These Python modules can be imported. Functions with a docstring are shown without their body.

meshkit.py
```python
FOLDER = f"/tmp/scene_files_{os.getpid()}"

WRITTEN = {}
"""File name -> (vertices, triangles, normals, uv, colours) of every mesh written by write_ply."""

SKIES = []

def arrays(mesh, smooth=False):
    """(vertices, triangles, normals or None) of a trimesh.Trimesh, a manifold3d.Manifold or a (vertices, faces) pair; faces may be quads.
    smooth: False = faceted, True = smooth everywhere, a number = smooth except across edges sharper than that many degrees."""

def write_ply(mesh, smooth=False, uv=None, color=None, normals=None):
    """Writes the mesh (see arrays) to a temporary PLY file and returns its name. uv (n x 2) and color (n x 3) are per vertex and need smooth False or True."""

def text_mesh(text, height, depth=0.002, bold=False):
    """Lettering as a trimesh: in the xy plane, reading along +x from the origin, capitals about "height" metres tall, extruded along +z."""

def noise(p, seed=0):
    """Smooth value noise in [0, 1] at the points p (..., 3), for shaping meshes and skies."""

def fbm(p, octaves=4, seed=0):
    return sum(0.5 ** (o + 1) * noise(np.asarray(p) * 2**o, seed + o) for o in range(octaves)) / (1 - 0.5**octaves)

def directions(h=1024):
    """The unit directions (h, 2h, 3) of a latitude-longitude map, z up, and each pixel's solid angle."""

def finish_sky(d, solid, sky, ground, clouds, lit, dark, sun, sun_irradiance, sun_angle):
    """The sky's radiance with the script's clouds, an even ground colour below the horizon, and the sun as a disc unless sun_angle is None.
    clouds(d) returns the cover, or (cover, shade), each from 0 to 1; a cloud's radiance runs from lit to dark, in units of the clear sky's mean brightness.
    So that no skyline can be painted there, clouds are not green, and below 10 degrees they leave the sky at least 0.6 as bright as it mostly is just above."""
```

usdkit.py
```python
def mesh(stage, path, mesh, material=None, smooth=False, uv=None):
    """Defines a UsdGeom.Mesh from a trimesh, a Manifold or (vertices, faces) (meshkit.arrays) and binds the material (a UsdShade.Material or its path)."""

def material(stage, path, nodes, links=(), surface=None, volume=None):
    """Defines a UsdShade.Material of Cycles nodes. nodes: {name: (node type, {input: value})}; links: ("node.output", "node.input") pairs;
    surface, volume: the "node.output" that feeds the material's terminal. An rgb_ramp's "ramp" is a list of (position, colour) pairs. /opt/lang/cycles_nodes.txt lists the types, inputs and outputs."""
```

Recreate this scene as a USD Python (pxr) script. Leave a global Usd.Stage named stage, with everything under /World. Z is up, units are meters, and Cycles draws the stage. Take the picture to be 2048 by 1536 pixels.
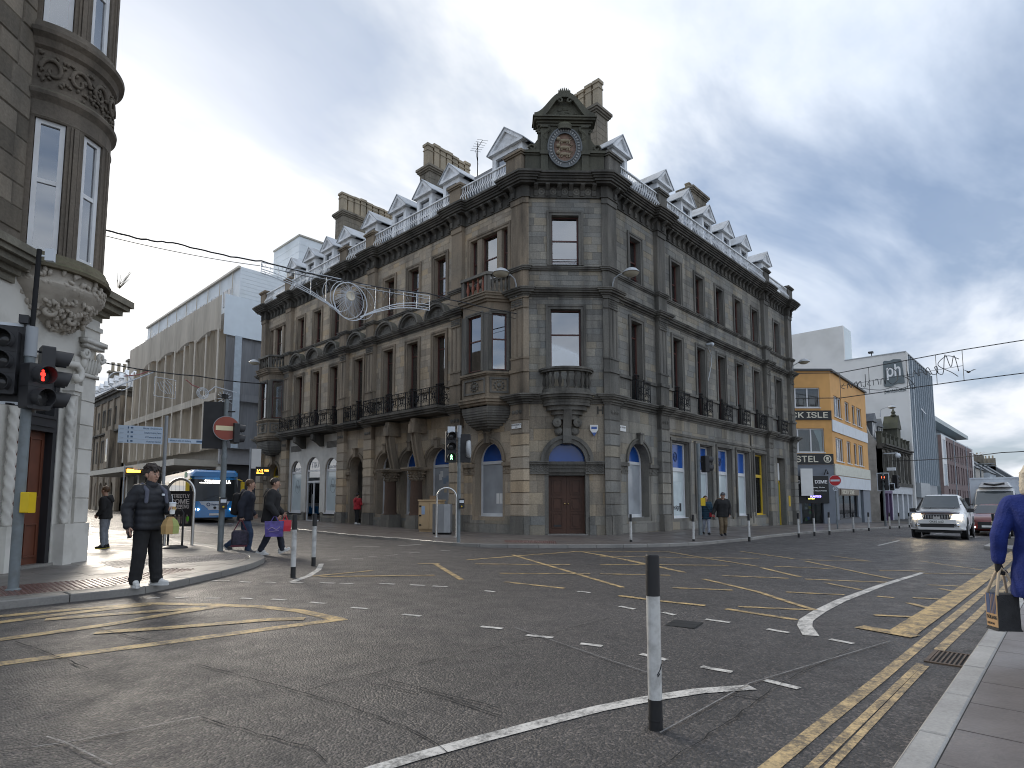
import math, random
import numpy as np, trimesh, shapely
from shapely.geometry import Polygon, LineString, Point, MultiPolygon, box as sbox
from shapely import affinity
from shapely.ops import unary_union
import manifold3d as m3
import meshkit, usdkit
from pxr import Usd, UsdGeom, UsdLux, UsdShade, Gf, Sdf

PI = math.pi
stage = Usd.Stage.CreateInMemory()
UsdGeom.SetStageUpAxis(stage, 'Z')
UsdGeom.SetStageMetersPerUnit(stage, 1.0)
UsdGeom.Xform.Define(stage, '/World')
UsdGeom.Scope.Define(stage, '/World/Looks')

# ------------------------------------------------------------------ camera
EYE = 1.4
YAW = math.radians(43.428)          # heading, anticlockwise from the right-hand street (+x)
PITCH = math.radians(5.06)
cam = UsdGeom.Camera.Define(stage, '/World/camera')
_F = np.array([math.cos(YAW) * math.cos(PITCH), math.sin(YAW) * math.cos(PITCH), math.sin(PITCH)])
_R = np.array([math.sin(YAW), -math.cos(YAW), 0])
_U = np.cross(_R, _F)
cam.AddTransformOp().Set(Gf.Matrix4d(*[float(v) for row in (list(_R) + [0], list(_U) + [0], list(-_F) + [0], [0, 0, EYE, 1]) for v in row]))
cam.CreateHorizontalApertureAttr(36.0)
cam.CreateVerticalApertureAttr(27.0)
cam.CreateFocalLengthAttr(36.0 * 1187 / 2048)
cam.CreateVerticalApertureOffsetAttr(132 / 2048 * 36.0)
cam.CreateClippingRangeAttr(Gf.Vec2f(0.05, 20000))
cam.CreateExposureAttr(1.68)

# ------------------------------------------------------------------ sky and sun
SUN_AZ = math.radians(82)          # direction towards the sun, anticlockwise from +x
SUN_EL = math.radians(21)
SUN = np.array([math.cos(SUN_AZ) * math.cos(SUN_EL), math.sin(SUN_AZ) * math.cos(SUN_EL), math.sin(SUN_EL)])
SKY_STRENGTH = 0.1
dome = UsdLux.DomeLight.Define(stage, '/World/sky')
dome.CreateIntensityAttr(1.0)
_sky = usdkit.material(stage, '/World/Looks/sky', {
 'tc': ('texture_coordinate', {}),
 'sky': ('sky_texture', dict(sky_type='single_scattering', sun_disc=False, sun_elevation=SUN_EL, sun_rotation=math.atan2(SUN[0], SUN[1]), altitude=20.0, air_density=1.0, aerosol_density=1.6, ozone_density=1.0)),
 'xyz': ('separate_xyz', {}),
 'zc': ('math', dict(math_type='maximum', value2=0.0)),
 'za': ('math', dict(math_type='add', value2=0.16)),
 'u': ('math', dict(math_type='divide')), 'v': ('math', dict(math_type='divide')),
 'uv': ('combine_xyz', dict(z=0.0)),
 'map1': ('mapping', dict(mapping_type='point', location=(3.1, 7.4, 0.0), rotation=(0, 0, -0.55), scale=(0.85, 1.9, 1.0))),
 'n1': ('noise_texture', dict(scale=0.95, detail=9.0, roughness=0.53, distortion=0.35)),
 'map2': ('mapping', dict(mapping_type='point', location=(11.7, 2.2, 5.0), rotation=(0, 0, -0.4), scale=(0.55, 0.9, 1.0))),
 'n2': ('noise_texture', dict(scale=1.25, detail=8.0, roughness=0.56, distortion=0.3)),
 'cover': ('rgb_ramp', dict(ramp=[(0.38, (0.6, 0.6, 0.6)), (0.52, (1, 1, 1))])),
 'shade': ('rgb_ramp', dict(ramp=[(0.37, (0, 0, 0)), (0.60, (1, 1, 1))])),
 'dot': ('vector_math', dict(vector_math_type='dot_product', vector2=tuple(SUN))) if False else ('vector_math', dict(math_type='dot_product', vector2=tuple(float(x) for x in SUN))),
 'near': ('map_range', dict(range_type='smoothstep', from_min=0.45, from_max=1.05, to_min=0.0, to_max=1.0, clamp=True)),
 'nearc': ('mix_color', dict(blend_type='mix', a=(3.1, 3.3, 3.6), b=(4.3, 4.2, 4.0))),
 'darkc': ('mix_color', dict(blend_type='mix', a=(2.05, 2.4, 2.95), b=(2.6, 2.75, 3.05))),
 'lowz': ('map_range', dict(range_type='smoothstep', from_min=0.0, from_max=0.42, to_min=0.6, to_max=0.0, clamp=True)),
 'lift': ('mix_color', dict(blend_type='mix', b=(3.3, 3.25, 3.2))),
 'cloud': ('mix_color', dict(blend_type='mix')),
 'all': ('mix_color', dict(blend_type='mix')),
 'blue': ('mix_color', dict(blend_type='multiply', fac=1.0, b=(0.34, 0.37, 0.42))),
 'str': ('rgb_ramp', dict(ramp=[(0.38, (0.56, 0.63, 0.73)), (0.57, (1, 1, 1))])), 'lm': ('mix_color', dict(blend_type='multiply', fac=1.0, use_clamp=False)),
 'bg': ('background_shader', dict(strength=SKY_STRENGTH)),
}, [('tc.generated', 'xyz.vector'), ('xyz.z', 'zc.value1'), ('zc.value', 'za.value1'), ('xyz.x', 'u.value1'), ('za.value', 'u.value2'), ('xyz.y', 'v.value1'), ('za.value', 'v.value2'),
 ('u.value', 'uv.x'), ('v.value', 'uv.y'), ('uv.vector', 'map1.vector'), ('map1.vector', 'n1.vector'), ('uv.vector', 'map2.vector'), ('map2.vector', 'n2.vector'),
 ('n1.fac', 'cover.fac'), ('n2.fac', 'shade.fac'), ('tc.generated', 'dot.vector1'), ('dot.value', 'near.value'), ('near.result', 'nearc.fac'), ('near.result', 'darkc.fac'),
 ('shade.color', 'cloud.fac'), ('darkc.result', 'cloud.a'), ('nearc.result', 'cloud.b'),
 ('xyz.z', 'lowz.value'), ('lowz.result', 'lift.fac'), ('cloud.result', 'lift.a'),
 ('sky.color', 'blue.a'), ('cover.color', 'all.fac'), ('blue.result', 'all.a'), ('n1.fac', 'str.fac'), ('lift.result', 'lm.a'), ('str.color', 'lm.b'), ('lm.result', 'all.b'), ('all.result', 'bg.color')], surface='bg.background')
UsdShade.MaterialBindingAPI.Apply(dome.GetPrim()).Bind(_sky)
sun = UsdLux.DistantLight.Define(stage, '/World/sun')
sun.CreateIntensityAttr(0.24)
sun.CreateAngleAttr(25.0)
sun.CreateNormalizeAttr(True)
sun.CreateColorAttr(Gf.Vec3f(1.0, 0.9, 0.77))
_b = SUN; _r = np.cross([0, 0, 1.0], _b); _r /= np.linalg.norm(_r); _u = np.cross(_b, _r)
sun.AddTransformOp().Set(Gf.Matrix4d(*[float(v) for row in (list(_r) + [0], list(_u) + [0], list(_b) + [0], [0, 0, 50, 1]) for v in row]))

# ------------------------------------------------------------------ helpers
MATS = {}


def tri_noise(n, L, src='geo.position', name='n', scale=2.0, detail=4.0, rough=0.55, stretch=None):
 n[name] = ('noise_texture', dict(scale=scale, detail=detail, roughness=rough))
 if stretch:
  n[name + 'm'] = ('mapping', dict(mapping_type='point', scale=stretch))
  L += [(src, name + 'm.vector'), (name + 'm.vector', name + '.vector')]
 else:
  L.append((src, name + '.vector'))


def mat(name, col, rough=0.6, var=0.12, scale=3.0, bump=0.0, bscale=40.0, spec=0.5, metal=0.0, emit=None, estr=0.0, coat=0.0, dirt=None, dirt_fac=0.5, dirt_scale=1.2, local=False):
 """A principled material whose colour wanders a little, with optional dirt patches and fine relief."""
 if name in MATS:
  return MATS[name]
 src = 'geo.position' if not local else 'geo.object'
 n = {'geo': ('texture_coordinate', {}) if local else ('geometry', {}), 'p': ('principled_bsdf', dict(roughness=rough, specular_ior_level=spec, metallic=metal, coat_weight=coat))}
 L = []
 c = np.array(col, float)
 tri_noise(n, L, src, 'n', scale)
 n['r'] = ('rgb_ramp', dict(ramp=[(0.25, tuple(np.clip(c * (1 - var), 0, 1))), (0.75, tuple(np.clip(c * (1 + var), 0, 1)))]))
 L.append(('n.fac', 'r.fac'))
 out = 'r.color'
 if dirt is not None:
  tri_noise(n, L, src, 'd', dirt_scale, 7.0, 0.62)
  n['dr'] = ('rgb_ramp', dict(ramp=[(0.45, (0, 0, 0)), (0.68, (dirt_fac,) * 3)]))
  n['dm'] = ('mix_color', dict(blend_type='mix', b=tuple(dirt)))
  L += [('d.fac', 'dr.fac'), ('dr.color', 'dm.fac'), (out, 'dm.a')]
  out = 'dm.result'
 L.append((out, 'p.base_color'))
 if bump:
  tri_noise(n, L, src, 'b', bscale, 3.0)
  n['bp'] = ('bump', dict(strength=bump, distance=0.02))
  L += [('b.fac', 'bp.height'), ('bp.normal', 'p.normal')]
 if estr:
  n['p'][1].update(emission_color=tuple(emit), emission_strength=estr)
 MATS[name] = usdkit.material(stage, '/World/Looks/' + name, n, L, surface='p.BSDF')
 return MATS[name]


def stone(name, base, soot=(0.035, 0.033, 0.03), soot_fac=0.75, moss=0.0, rough=0.88, spread=0.25, lo=0.46, hi=0.66, tint=(0.30, 0.2, 0.12), top_soot=None):
 """Weathered sandstone: tone differing by block, patches, vertical rain streaks of soot, grain and relief."""
 if name in MATS:
  return MATS[name]
 c = np.array(base)
 n = {'geo': ('geometry', {}), 'p': ('principled_bsdf', dict(roughness=rough, specular_ior_level=0.25))}
 L = []
 tri_noise(n, L, name='n', scale=0.55, detail=5.0)
 tri_noise(n, L, name='s', scale=1.0, detail=6.0, rough=0.6, stretch=(1.5, 1.5, 0.22))
 tri_noise(n, L, name='g', scale=18.0, detail=5.0, rough=0.7)
 n['isl'] = ('rgb_ramp', dict(ramp=[(0.0, tuple(c * (1 - spread))), (0.45, tuple(c)), (0.8, tuple(c * (1 + spread * 0.8))), (1.0, tuple(np.minimum(1, 0.5 * c + 0.5 * np.array(tint))))]))
 L.append(('geo.random_per_island', 'isl.fac'))
 n['pr'] = ('rgb_ramp', dict(ramp=[(0.3, (0.8, 0.82, 0.82)), (0.7, (1.15, 1.1, 1.02))]))
 n['m1'] = ('mix_color', dict(blend_type='multiply', fac=1.0, use_clamp=False))
 n['gr'] = ('rgb_ramp', dict(ramp=[(0.3, (0.8, 0.8, 0.8)), (0.7, (1.16, 1.16, 1.16))]))
 n['m2'] = ('mix_color', dict(blend_type='multiply', fac=1.0, use_clamp=False))
 n['sr'] = ('rgb_ramp', dict(ramp=[(lo, (0, 0, 0)), (hi, (soot_fac,) * 3)]))
 n['m3'] = ('mix_color', dict(blend_type='mix', b=tuple(soot)))
 L += [('n.fac', 'pr.fac'), ('isl.color', 'm1.a'), ('pr.color', 'm1.b'), ('g.fac', 'gr.fac'), ('m1.result', 'm2.a'), ('gr.color', 'm2.b'), ('s.fac', 'sr.fac'), ('sr.color', 'm3.fac'), ('m2.result', 'm3.a')]
 out = 'm3.result'
 if moss:   # algae on upward faces
  n['nz'] = ('separate_xyz', {})
  n['mz'] = ('map_range', dict(from_min=0.2, from_max=0.9, to_min=0.0, to_max=moss, clamp=True))
  tri_noise(n, L, name='mn', scale=2.2, detail=5.0)
  n['mr'] = ('rgb_ramp', dict(ramp=[(0.35, (0.25, 0.25, 0.25)), (0.6, (1, 1, 1))]))
  n['mm'] = ('mix_color', dict(blend_type='multiply', fac=1.0))
  n['m4'] = ('mix_color', dict(blend_type='mix', b=(0.09, 0.098, 0.05)))
  L += [('geo.normal', 'nz.vector'), ('nz.z', 'mz.value'), ('mn.fac', 'mr.fac'), ('mz.result', 'mm.a'), ('mr.color', 'mm.b'), ('mm.result', 'm4.fac'), (out, 'm4.a')]
  out = 'm4.result'
 n['bp'] = ('bump', dict(strength=0.5, distance=0.02))
 L += [(out, 'p.base_color'), ('g.fac', 'bp.height'), ('bp.normal', 'p.normal')]
 MATS[name] = usdkit.material(stage, '/World/Looks/' + name, n, L, surface='p.BSDF')
 return MATS[name]


def pane(name, tint=(0.7, 0.76, 0.8), ior=3.0, rough=0.02):
 """Window glass: clear, with the strong sheen of a pane seen from the street."""
 if name not in MATS:
  MATS[name] = usdkit.material(stage, '/World/Looks/' + name, {
   'fr': ('fresnel', dict(IOR=ior)), 't': ('transparent_bsdf', dict(color=tint)), 'geo': ('geometry', {}),
   'n': ('noise_texture', dict(scale=0.7, detail=0.0)), 'bp': ('bump', dict(strength=0.02, distance=0.02)),
   'g': ('glossy_bsdf', dict(color=(0.95, 0.97, 1.0), roughness=rough)), 'mx': ('mix_closure', {})},
   [('geo.position', 'n.vector'), ('n.fac', 'bp.height'), ('bp.normal', 'g.normal'), ('fr.fac', 'mx.fac'), ('t.BSDF', 'mx.closure1'), ('g.BSDF', 'mx.closure2')], surface='mx.closure')
 return MATS[name]


class MB:
 """Collects simple shapes into one mesh; T is applied to each as it comes in."""

 def __init__(self, T=None):
  self.v, self.f, self.k, self.T = [], [], 0, T

 def add(self, v, f=None, T=None):
  if f is None:
   v, f = (np.asarray(v.vertices), np.asarray(v.faces)) if hasattr(v, 'vertices') else meshkit.arrays(v)[:2]
  v = np.asarray(v, float); f = np.asarray(f, int)
  if f.shape[1] == 4:
   f = np.vstack([f[:, [0, 1, 2]], f[:, [0, 2, 3]]])
  for t in (T, self.T):
   if t is not None:
    v = v @ t[:3, :3].T + t[:3, 3]
    if np.linalg.det(t[:3, :3]) < 0:
     f = f[:, ::-1]
  self.v.append(v); self.f.append(f + self.k); self.k += len(v)
  return self

 def box(self, x0, x1, y0, y1, z0, z1, T=None, open_back=False):
  v = np.array([[x, y, z] for z in (z0, z1) for y in (y0, y1) for x in (x0, x1)])
  f = [[0, 2, 3, 1], [4, 5, 7, 6], [0, 1, 5, 4], [2, 6, 7, 3], [0, 4, 6, 2], [1, 3, 7, 5]]
  if open_back:
   f = f[1:]
  return self.add(v, f, T)

 def cbox(self, c, s, rz=0.0, T=None):
  t = np.eye(4); cc, ss = math.cos(rz), math.sin(rz); t[:2, :2] = [[cc, -ss], [ss, cc]]; t[:3, 3] = c
  if T is not None:
   t = T @ t
  return self.box(-s[0] / 2, s[0] / 2, -s[1] / 2, s[1] / 2, -s[2] / 2, s[2] / 2, t)

 def prism(self, poly, z0, z1, T=None):
  for g in getattr(poly, 'geoms', [poly]):
   if g.geom_type == 'Polygon' and g.area > 1e-6:
    try:
     m = trimesh.creation.extrude_polygon(g, z1 - z0, engine='earcut')
    except Exception:
     g = g.buffer(0)
     if g.geom_type != 'Polygon' or g.is_empty:
      continue
     m = trimesh.creation.extrude_polygon(g, z1 - z0, engine='earcut')
    self.add(np.asarray(m.vertices) + [0, 0, z0], m.faces, T)
  return self

 def tube(self, pts, r, n=8, caps=True, T=None):
  p = np.asarray(pts, float)
  r = np.broadcast_to(np.asarray(r, float), (len(p),))
  t = np.gradient(p, axis=0); t /= np.linalg.norm(t, axis=1, keepdims=True) + 1e-12
  a = np.zeros_like(p); ref = np.array([0, 0, 1.0]) if abs(t[0, 2]) < 0.9 else np.array([1.0, 0, 0])
  a0 = np.cross(t[0], ref); a0 /= np.linalg.norm(a0)
  for i in range(len(p)):
   a0 = a0 - t[i] * (a0 @ t[i]); a0 /= np.linalg.norm(a0) + 1e-12; a[i] = a0
  b = np.cross(t, a); ang = np.arange(n) * 2 * PI / n
  v = p[:, None] + r[:, None, None] * (np.cos(ang)[None, :, None] * a[:, None] + np.sin(ang)[None, :, None] * b[:, None])
  i, j = np.meshgrid(np.arange(len(p) - 1), np.arange(n), indexing='ij')
  q = np.stack([i * n + j, i * n + (j + 1) % n, (i + 1) * n + (j + 1) % n, (i + 1) * n + j], -1).reshape(-1, 4)
  f = np.vstack([q[:, [0, 1, 2]], q[:, [0, 2, 3]]])
  v = v.reshape(-1, 3)
  if caps:
   k = len(v); v = np.vstack([v, p[0], p[-1]]); m = (len(p) - 1) * n
   f = np.vstack([f, [[k, (j + 1) % n, j] for j in range(n)], [[k + 1, m + j, m + (j + 1) % n] for j in range(n)]])
  return self.add(v, f, T)

 def cyl(self, a, b, r0, r1=None, n=12, T=None):
  return self.tube([a, b], [r0, r0 if r1 is None else r1], n, True, T)

 def lathe(self, prof, c=(0, 0, 0), n=16, T=None, a0=0.0, a1=2 * PI):
  prof = np.asarray(prof, float); full = abs(a1 - a0 - 2 * PI) < 1e-6
  ang = np.linspace(a0, a1, n + 1)[:n if full else n + 1]; m = len(ang)
  v = np.array([[r * math.cos(t) + c[0], r * math.sin(t) + c[1], z + c[2]] for r, z in prof for t in ang])
  f = []
  for i in range(len(prof) - 1):
   for j in range(m if full else m - 1):
    f.append([i * m + j, i * m + (j + 1) % m, (i + 1) * m + (j + 1) % m, (i + 1) * m + j])
  return self.add(v, np.array(f), T)

 def sphere(self, c, r, n=8, T=None, sc=(1, 1, 1)):
  m = trimesh.creation.uv_sphere(1.0, count=[n, 2 * n])
  return self.add(np.asarray(m.vertices) * np.array(sc) * r + np.array(c), m.faces, T)

 def loft(self, rings, caps=True, T=None):
  """Closed rings of equal length, skinned in order."""
  rings = [np.asarray(r, float) for r in rings]; n = len(rings[0]); v = np.vstack(rings); f = []
  for i in range(len(rings) - 1):
   for j in range(n):
    f.append([i * n + j, i * n + (j + 1) % n, (i + 1) * n + (j + 1) % n, (i + 1) * n + j])
  f = np.array(f); f = np.vstack([f[:, [0, 1, 2]], f[:, [0, 2, 3]]])
  if caps:
   k = len(v); v = np.vstack([v, rings[0].mean(0), rings[-1].mean(0)]); m = (len(rings) - 1) * n
   f = np.vstack([f, [[k, (j + 1) % n, j] for j in range(n)], [[k + 1, m + j, m + (j + 1) % n] for j in range(n)]])
  return self.add(v, f, T)

 def text(self, s, h, x, y, z=0.0, T=None, bold=True, center=False, depth=0.006, sx=1.0):
  m = meshkit.text_mesh(s, h, depth, bold)
  v = np.array(m.vertices); v[:, 0] *= sx
  if center:
   v[:, 0] -= v[:, 0].max() / 2
  return self.add(v + [x, y, z], m.faces, T)

 @property
 def empty(self):
  return not self.v

 def arr(self):
  return np.vstack(self.v), np.vstack(self.f)


def TR(loc=(0, 0, 0), rz=0.0, sc=1.0):
 t = np.eye(4); c, s = math.cos(rz), math.sin(rz)
 t[:2, :2] = [[c, -s], [s, c]]; t[:3, :3] *= sc; t[:3, 3] = loc
 return t


def ROT(axis, a, loc=(0, 0, 0)):
 t = trimesh.transformations.rotation_matrix(a, axis); t[:3, 3] = loc
 return t


def wall_frame(o, d):
 """Frame of a wall: x along it to the right as seen from outside, y up, z outwards."""
 d = np.array([d[0], d[1], 0.0]); d /= np.linalg.norm(d)
 t = np.eye(4); t[:3, 0] = d; t[:3, 1] = (0, 0, 1); t[:3, 2] = np.cross(d, [0, 0, 1.0]); t[:3, 3] = (o[0], o[1], o[2] if len(o) > 2 else 0.0)
 return t


def fit(mb, s, x0, x1, y, h, z, depth=0.006):
 """Lettering stretched to span x0..x1 with capitals about h tall."""
 m = meshkit.text_mesh(s, h, depth, True); v = np.array(m.vertices)
 v[:, 0] = x0 + (v[:, 0] - v[:, 0].min()) * (x1 - x0) / (v[:, 0].max() - v[:, 0].min())
 return mb.add(v + [0, y, z], m.faces)


COUNT = {}


def fresh(parent, name):
 k = COUNT.get((parent, name), 0); COUNT[(parent, name)] = k + 1
 return f'{parent}/{name}' + (f'_{k:03d}' if k else '')


def keys(prim, label=None, cat=None, group=None, kind=None):
 for k, v in (('label', label), ('category', cat), ('group', group), ('kind', kind)):
  if v:
   prim.SetCustomDataByKey(k, v)


class Thing:
 def __init__(self, name, label, cat, loc=(0, 0, 0), rz=0.0, group=None, kind=None, sc=None):
  self.path = fresh('/World', name); self.loc = np.array(loc, float); self.rz = rz
  x = UsdGeom.Xform.Define(stage, self.path)
  x.AddTranslateOp().Set(Gf.Vec3d(*map(float, loc)))
  x.AddRotateZOp().Set(math.degrees(rz))
  if sc:
   x.AddScaleOp().Set(Gf.Vec3f(sc, sc, sc))
  self.prim = x.GetPrim(); keys(self.prim, label, cat, group, kind)
  self.inv = np.linalg.inv(TR(loc, rz))

 def w(self, name, mb, m, smooth=False, label=None, kind=None):
  """A part given in world coordinates."""
  return part(self.path, name, mb, m, smooth, label, kind, self.inv)

 def part(self, name, mb, m, smooth=False, label=None, kind=None, under=None, world=False):
  return part(under or self.path, name, mb, m, smooth, label, kind, self.inv if world else None)


def part(parent, name, mb, m, smooth=False, label=None, kind=None, inv=None):
 v, f = mb.arr() if isinstance(mb, MB) else meshkit.arrays(mb)[:2]
 if inv is not None:
  v = v @ inv[:3, :3].T + inv[:3, 3]
 p = fresh(parent, name)
 keys(usdkit.mesh(stage, p, (v, f), m, smooth).GetPrim(), label, None, None, kind)
 return p


def solo(name, mb, m, label=None, cat=None, group=None, kind=None, smooth=False):
 """A top-level thing, or piece of the setting, that is one mesh."""
 v, f = mb.arr() if isinstance(mb, MB) else meshkit.arrays(mb)[:2]
 p = fresh('/World', name)
 keys(usdkit.mesh(stage, p, (v, f), m, smooth).GetPrim(), label, cat, group, kind)
 return p


def copy_of(src, name, loc, rz=0.0, label=None, cat=None, group=None):
 p = fresh('/World', name)
 x = UsdGeom.Xform.Define(stage, p)
 x.GetPrim().GetReferences().AddInternalReference(src.path)
 x.ClearXformOpOrder()
 x.AddTranslateOp().Set(Gf.Vec3d(*map(float, loc))); x.AddRotateZOp().Set(math.degrees(rz))
 was = src.prim.GetCustomData()
 keys(x.GetPrim(), label or was.get('label'), cat or was.get('category'), group or was.get('group'))
 x.GetPrim().SetInstanceable(True)
 return p


def gz(x, y):
 """Height of the road: climbing gently up the left street and to the crossing's left, falling along the right-hand street."""
 x, y = np.asarray(x, float), np.asarray(y, float)
 return 0.012 * np.clip(y - 3, 0, 10) + 0.013 * np.clip(y - 19, 0, 25) - 0.0109 * np.clip(x - 8, 0, 11) - 0.0145 * np.clip(x - 30, 0, 32)


def ribbon(pts, w, step=0.6):
 """A flat strip along a polyline as a plan polygon; w may be a pair (start, end)."""
 ls = LineString(pts); n = max(2, int(ls.length / step) + 1)
 d = np.unique(np.concatenate([np.linspace(0, ls.length, n), [ls.project(Point(p)) for p in pts]]))
 p = np.array([ls.interpolate(t).coords[0] for t in d]); t = np.gradient(p, axis=0); t /= np.linalg.norm(t, axis=1, keepdims=True)
 nn = np.stack([-t[:, 1], t[:, 0]], 1)
 ww = np.interp(d, [0, ls.length], w if np.ndim(w) else (w, w))[:, None] / 2
 return p + nn * ww, p - nn * ww


def drape_ribbon(mb, pts, w, h=0.004, step=0.6):
 a, b = ribbon(pts, w, step); n = len(a)
 v = np.vstack([np.c_[b, gz(b[:, 0], b[:, 1]) + h], np.c_[a, gz(a[:, 0], a[:, 1]) + h]])
 mb.add(v, np.array([[i, i + 1, n + i + 1, n + i] for i in range(n - 1)]))


def drape_poly(mb, poly, h, side=0.0, cell=1.5):
 """A plan polygon laid on the road's slope at height h, cut at the slope's breaks, with sides reaching down by SIDE."""
 for g in getattr(poly, 'geoms', [poly]):
  if g.geom_type != 'Polygon' or g.area < 1e-5:
   continue
  pieces = [g]
  for ax, val in ((0, 8.0), (0, 19.0), (0, 30.0), (0, 62.0), (1, 3.0), (1, 13.0), (1, 19.0), (1, 44.0)):
   out = []
   for q in pieces:
    for r in (sbox(-999, -999, val, 999), sbox(val, -999, 999, 999)) if ax == 0 else (sbox(-999, -999, 999, val), sbox(-999, val, 999, 999)):
     s = q.intersection(r)
     out += [x for x in getattr(s, 'geoms', [s]) if x.geom_type == 'Polygon' and x.area > 1e-5]
   pieces = out
  for q in pieces:
   try:
    v2, f = trimesh.creation.triangulate_polygon(q, engine='earcut')
   except Exception:
    continue
   v2 = np.asarray(v2)[:, :2]
   f = np.asarray(f)
   a = v2[f]; cr = (a[:, 1, 0] - a[:, 0, 0]) * (a[:, 2, 1] - a[:, 0, 1]) - (a[:, 1, 1] - a[:, 0, 1]) * (a[:, 2, 0] - a[:, 0, 0])
   f[cr < 0] = f[cr < 0][:, ::-1]
   mb.add(np.c_[v2, gz(v2[:, 0], v2[:, 1]) + h], f)
  if side:
   for ring in [g.exterior, *g.interiors]:
    p = np.array(ring.segmentize(1.0).coords)[:-1]
    if not ring.is_ccw and ring is g.exterior or (ring is not g.exterior and ring.is_ccw):
     p = p[::-1]
    n = len(p); z = gz(p[:, 0], p[:, 1])
    mb.add(np.vstack([np.c_[p, z + h - side], np.c_[p, z + h]]), np.array([[i, (i + 1) % n, n + (i + 1) % n, n + i] for i in range(n)]))
# ------------------------------------------------------------------ measured ground lines (metres)
YELLOW=[[(0.63,6.56),(0.77,6.67),(1.85,6.52),(3.4,6.36),(3.82,6.31)],[(3.74,6.38),(3.67,7.13),(3.44,7.73),(3.08,8.27),(2.51,8.97),(1.73,9.13),(1.03,9.21),(0.77,9.26)],[(2.49,8.88),(1.68,8.87),(0.98,8.78),(0.74,8.77)],[(3.08,8.12),(2.41,8.0),(1.79,7.82),(0.88,7.75),(0.66,7.74)],[(2.85,8.15),(2.05,8.43),(1.36,8.61)],[(3.48,6.63),(3.17,6.86),(2.18,7.2),(1.6,7.46)],[(15.62,8.59),(14.64,7.06),(13.63,5.29)],[(13.26,9.31),(11.93,7.14),(11.18,5.8)],[(12.76,8.96),(13.88,7.88),(15.75,6.06)],[(11.09,7.79),(13.3,5.82)],[(9.6,6.75),(10.48,5.74)],[(10.45,5.05),(9.6,3.74),(8.47,2.56)],[(8.94,4.86),(9.45,4.08)],[(7.57,4.99),(7.62,4.3),(7.72,3.72)],[(7.72,3.43),(7.61,2.51)],[(8.0,3.38),(8.49,2.56)],[(11.26,5.06),(11.86,4.03)],[(13.38,5.11),(12.3,3.97)],[(13.95,5.05),(14.55,3.93)],[(17.67,7.35),(16.4,5.41)],[(15.96,5.01),(14.67,3.84),(13.35,2.63)],[(16.25,5.26),(17.44,3.89)],[(12.0,3.78),(12.74,2.52)],[(11.71,3.35),(11.17,2.66)],[(9.93,3.42),(10.33,2.69)],[(15.02,3.2),(15.56,2.46)],[(15.04,2.41),(15.8,1.46)],[(18.34,5.04),(17.43,3.98)],[(18.6,3.01),(16.85,1.55)],[(10.53,2.29),(10.53,2.07)],[(12.79,2.0),(13.02,1.51)],[(12.34,1.76),(12.1,1.53)],[(10.74,1.87),(10.89,1.52)],[(10.1,1.81),(9.74,1.5)],[(8.61,1.92),(8.84,1.51)],[(11.23,10.61),(9.53,7.55),(8.35,5.43)],[(9.41,10.33),(11.6,10.34),(13.6,10.24)],[(13.6,10.24),(12.46,7.88),(11.27,5.95)],[(7.97,10.33),(8.34,10.04)],[(8.26,10.1),(7.01,7.84)],[(5.37,9.99),(6.62,9.97)],[(5.43,9.84),(7.04,8.62)],[(7.39,7.16),(7.56,6.0)],[(13.6,10.24),(15.62,8.59)],[(8.94,9.57),(10.46,8.15)],[(8.14,8.02),(9.44,6.87)]]
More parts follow.
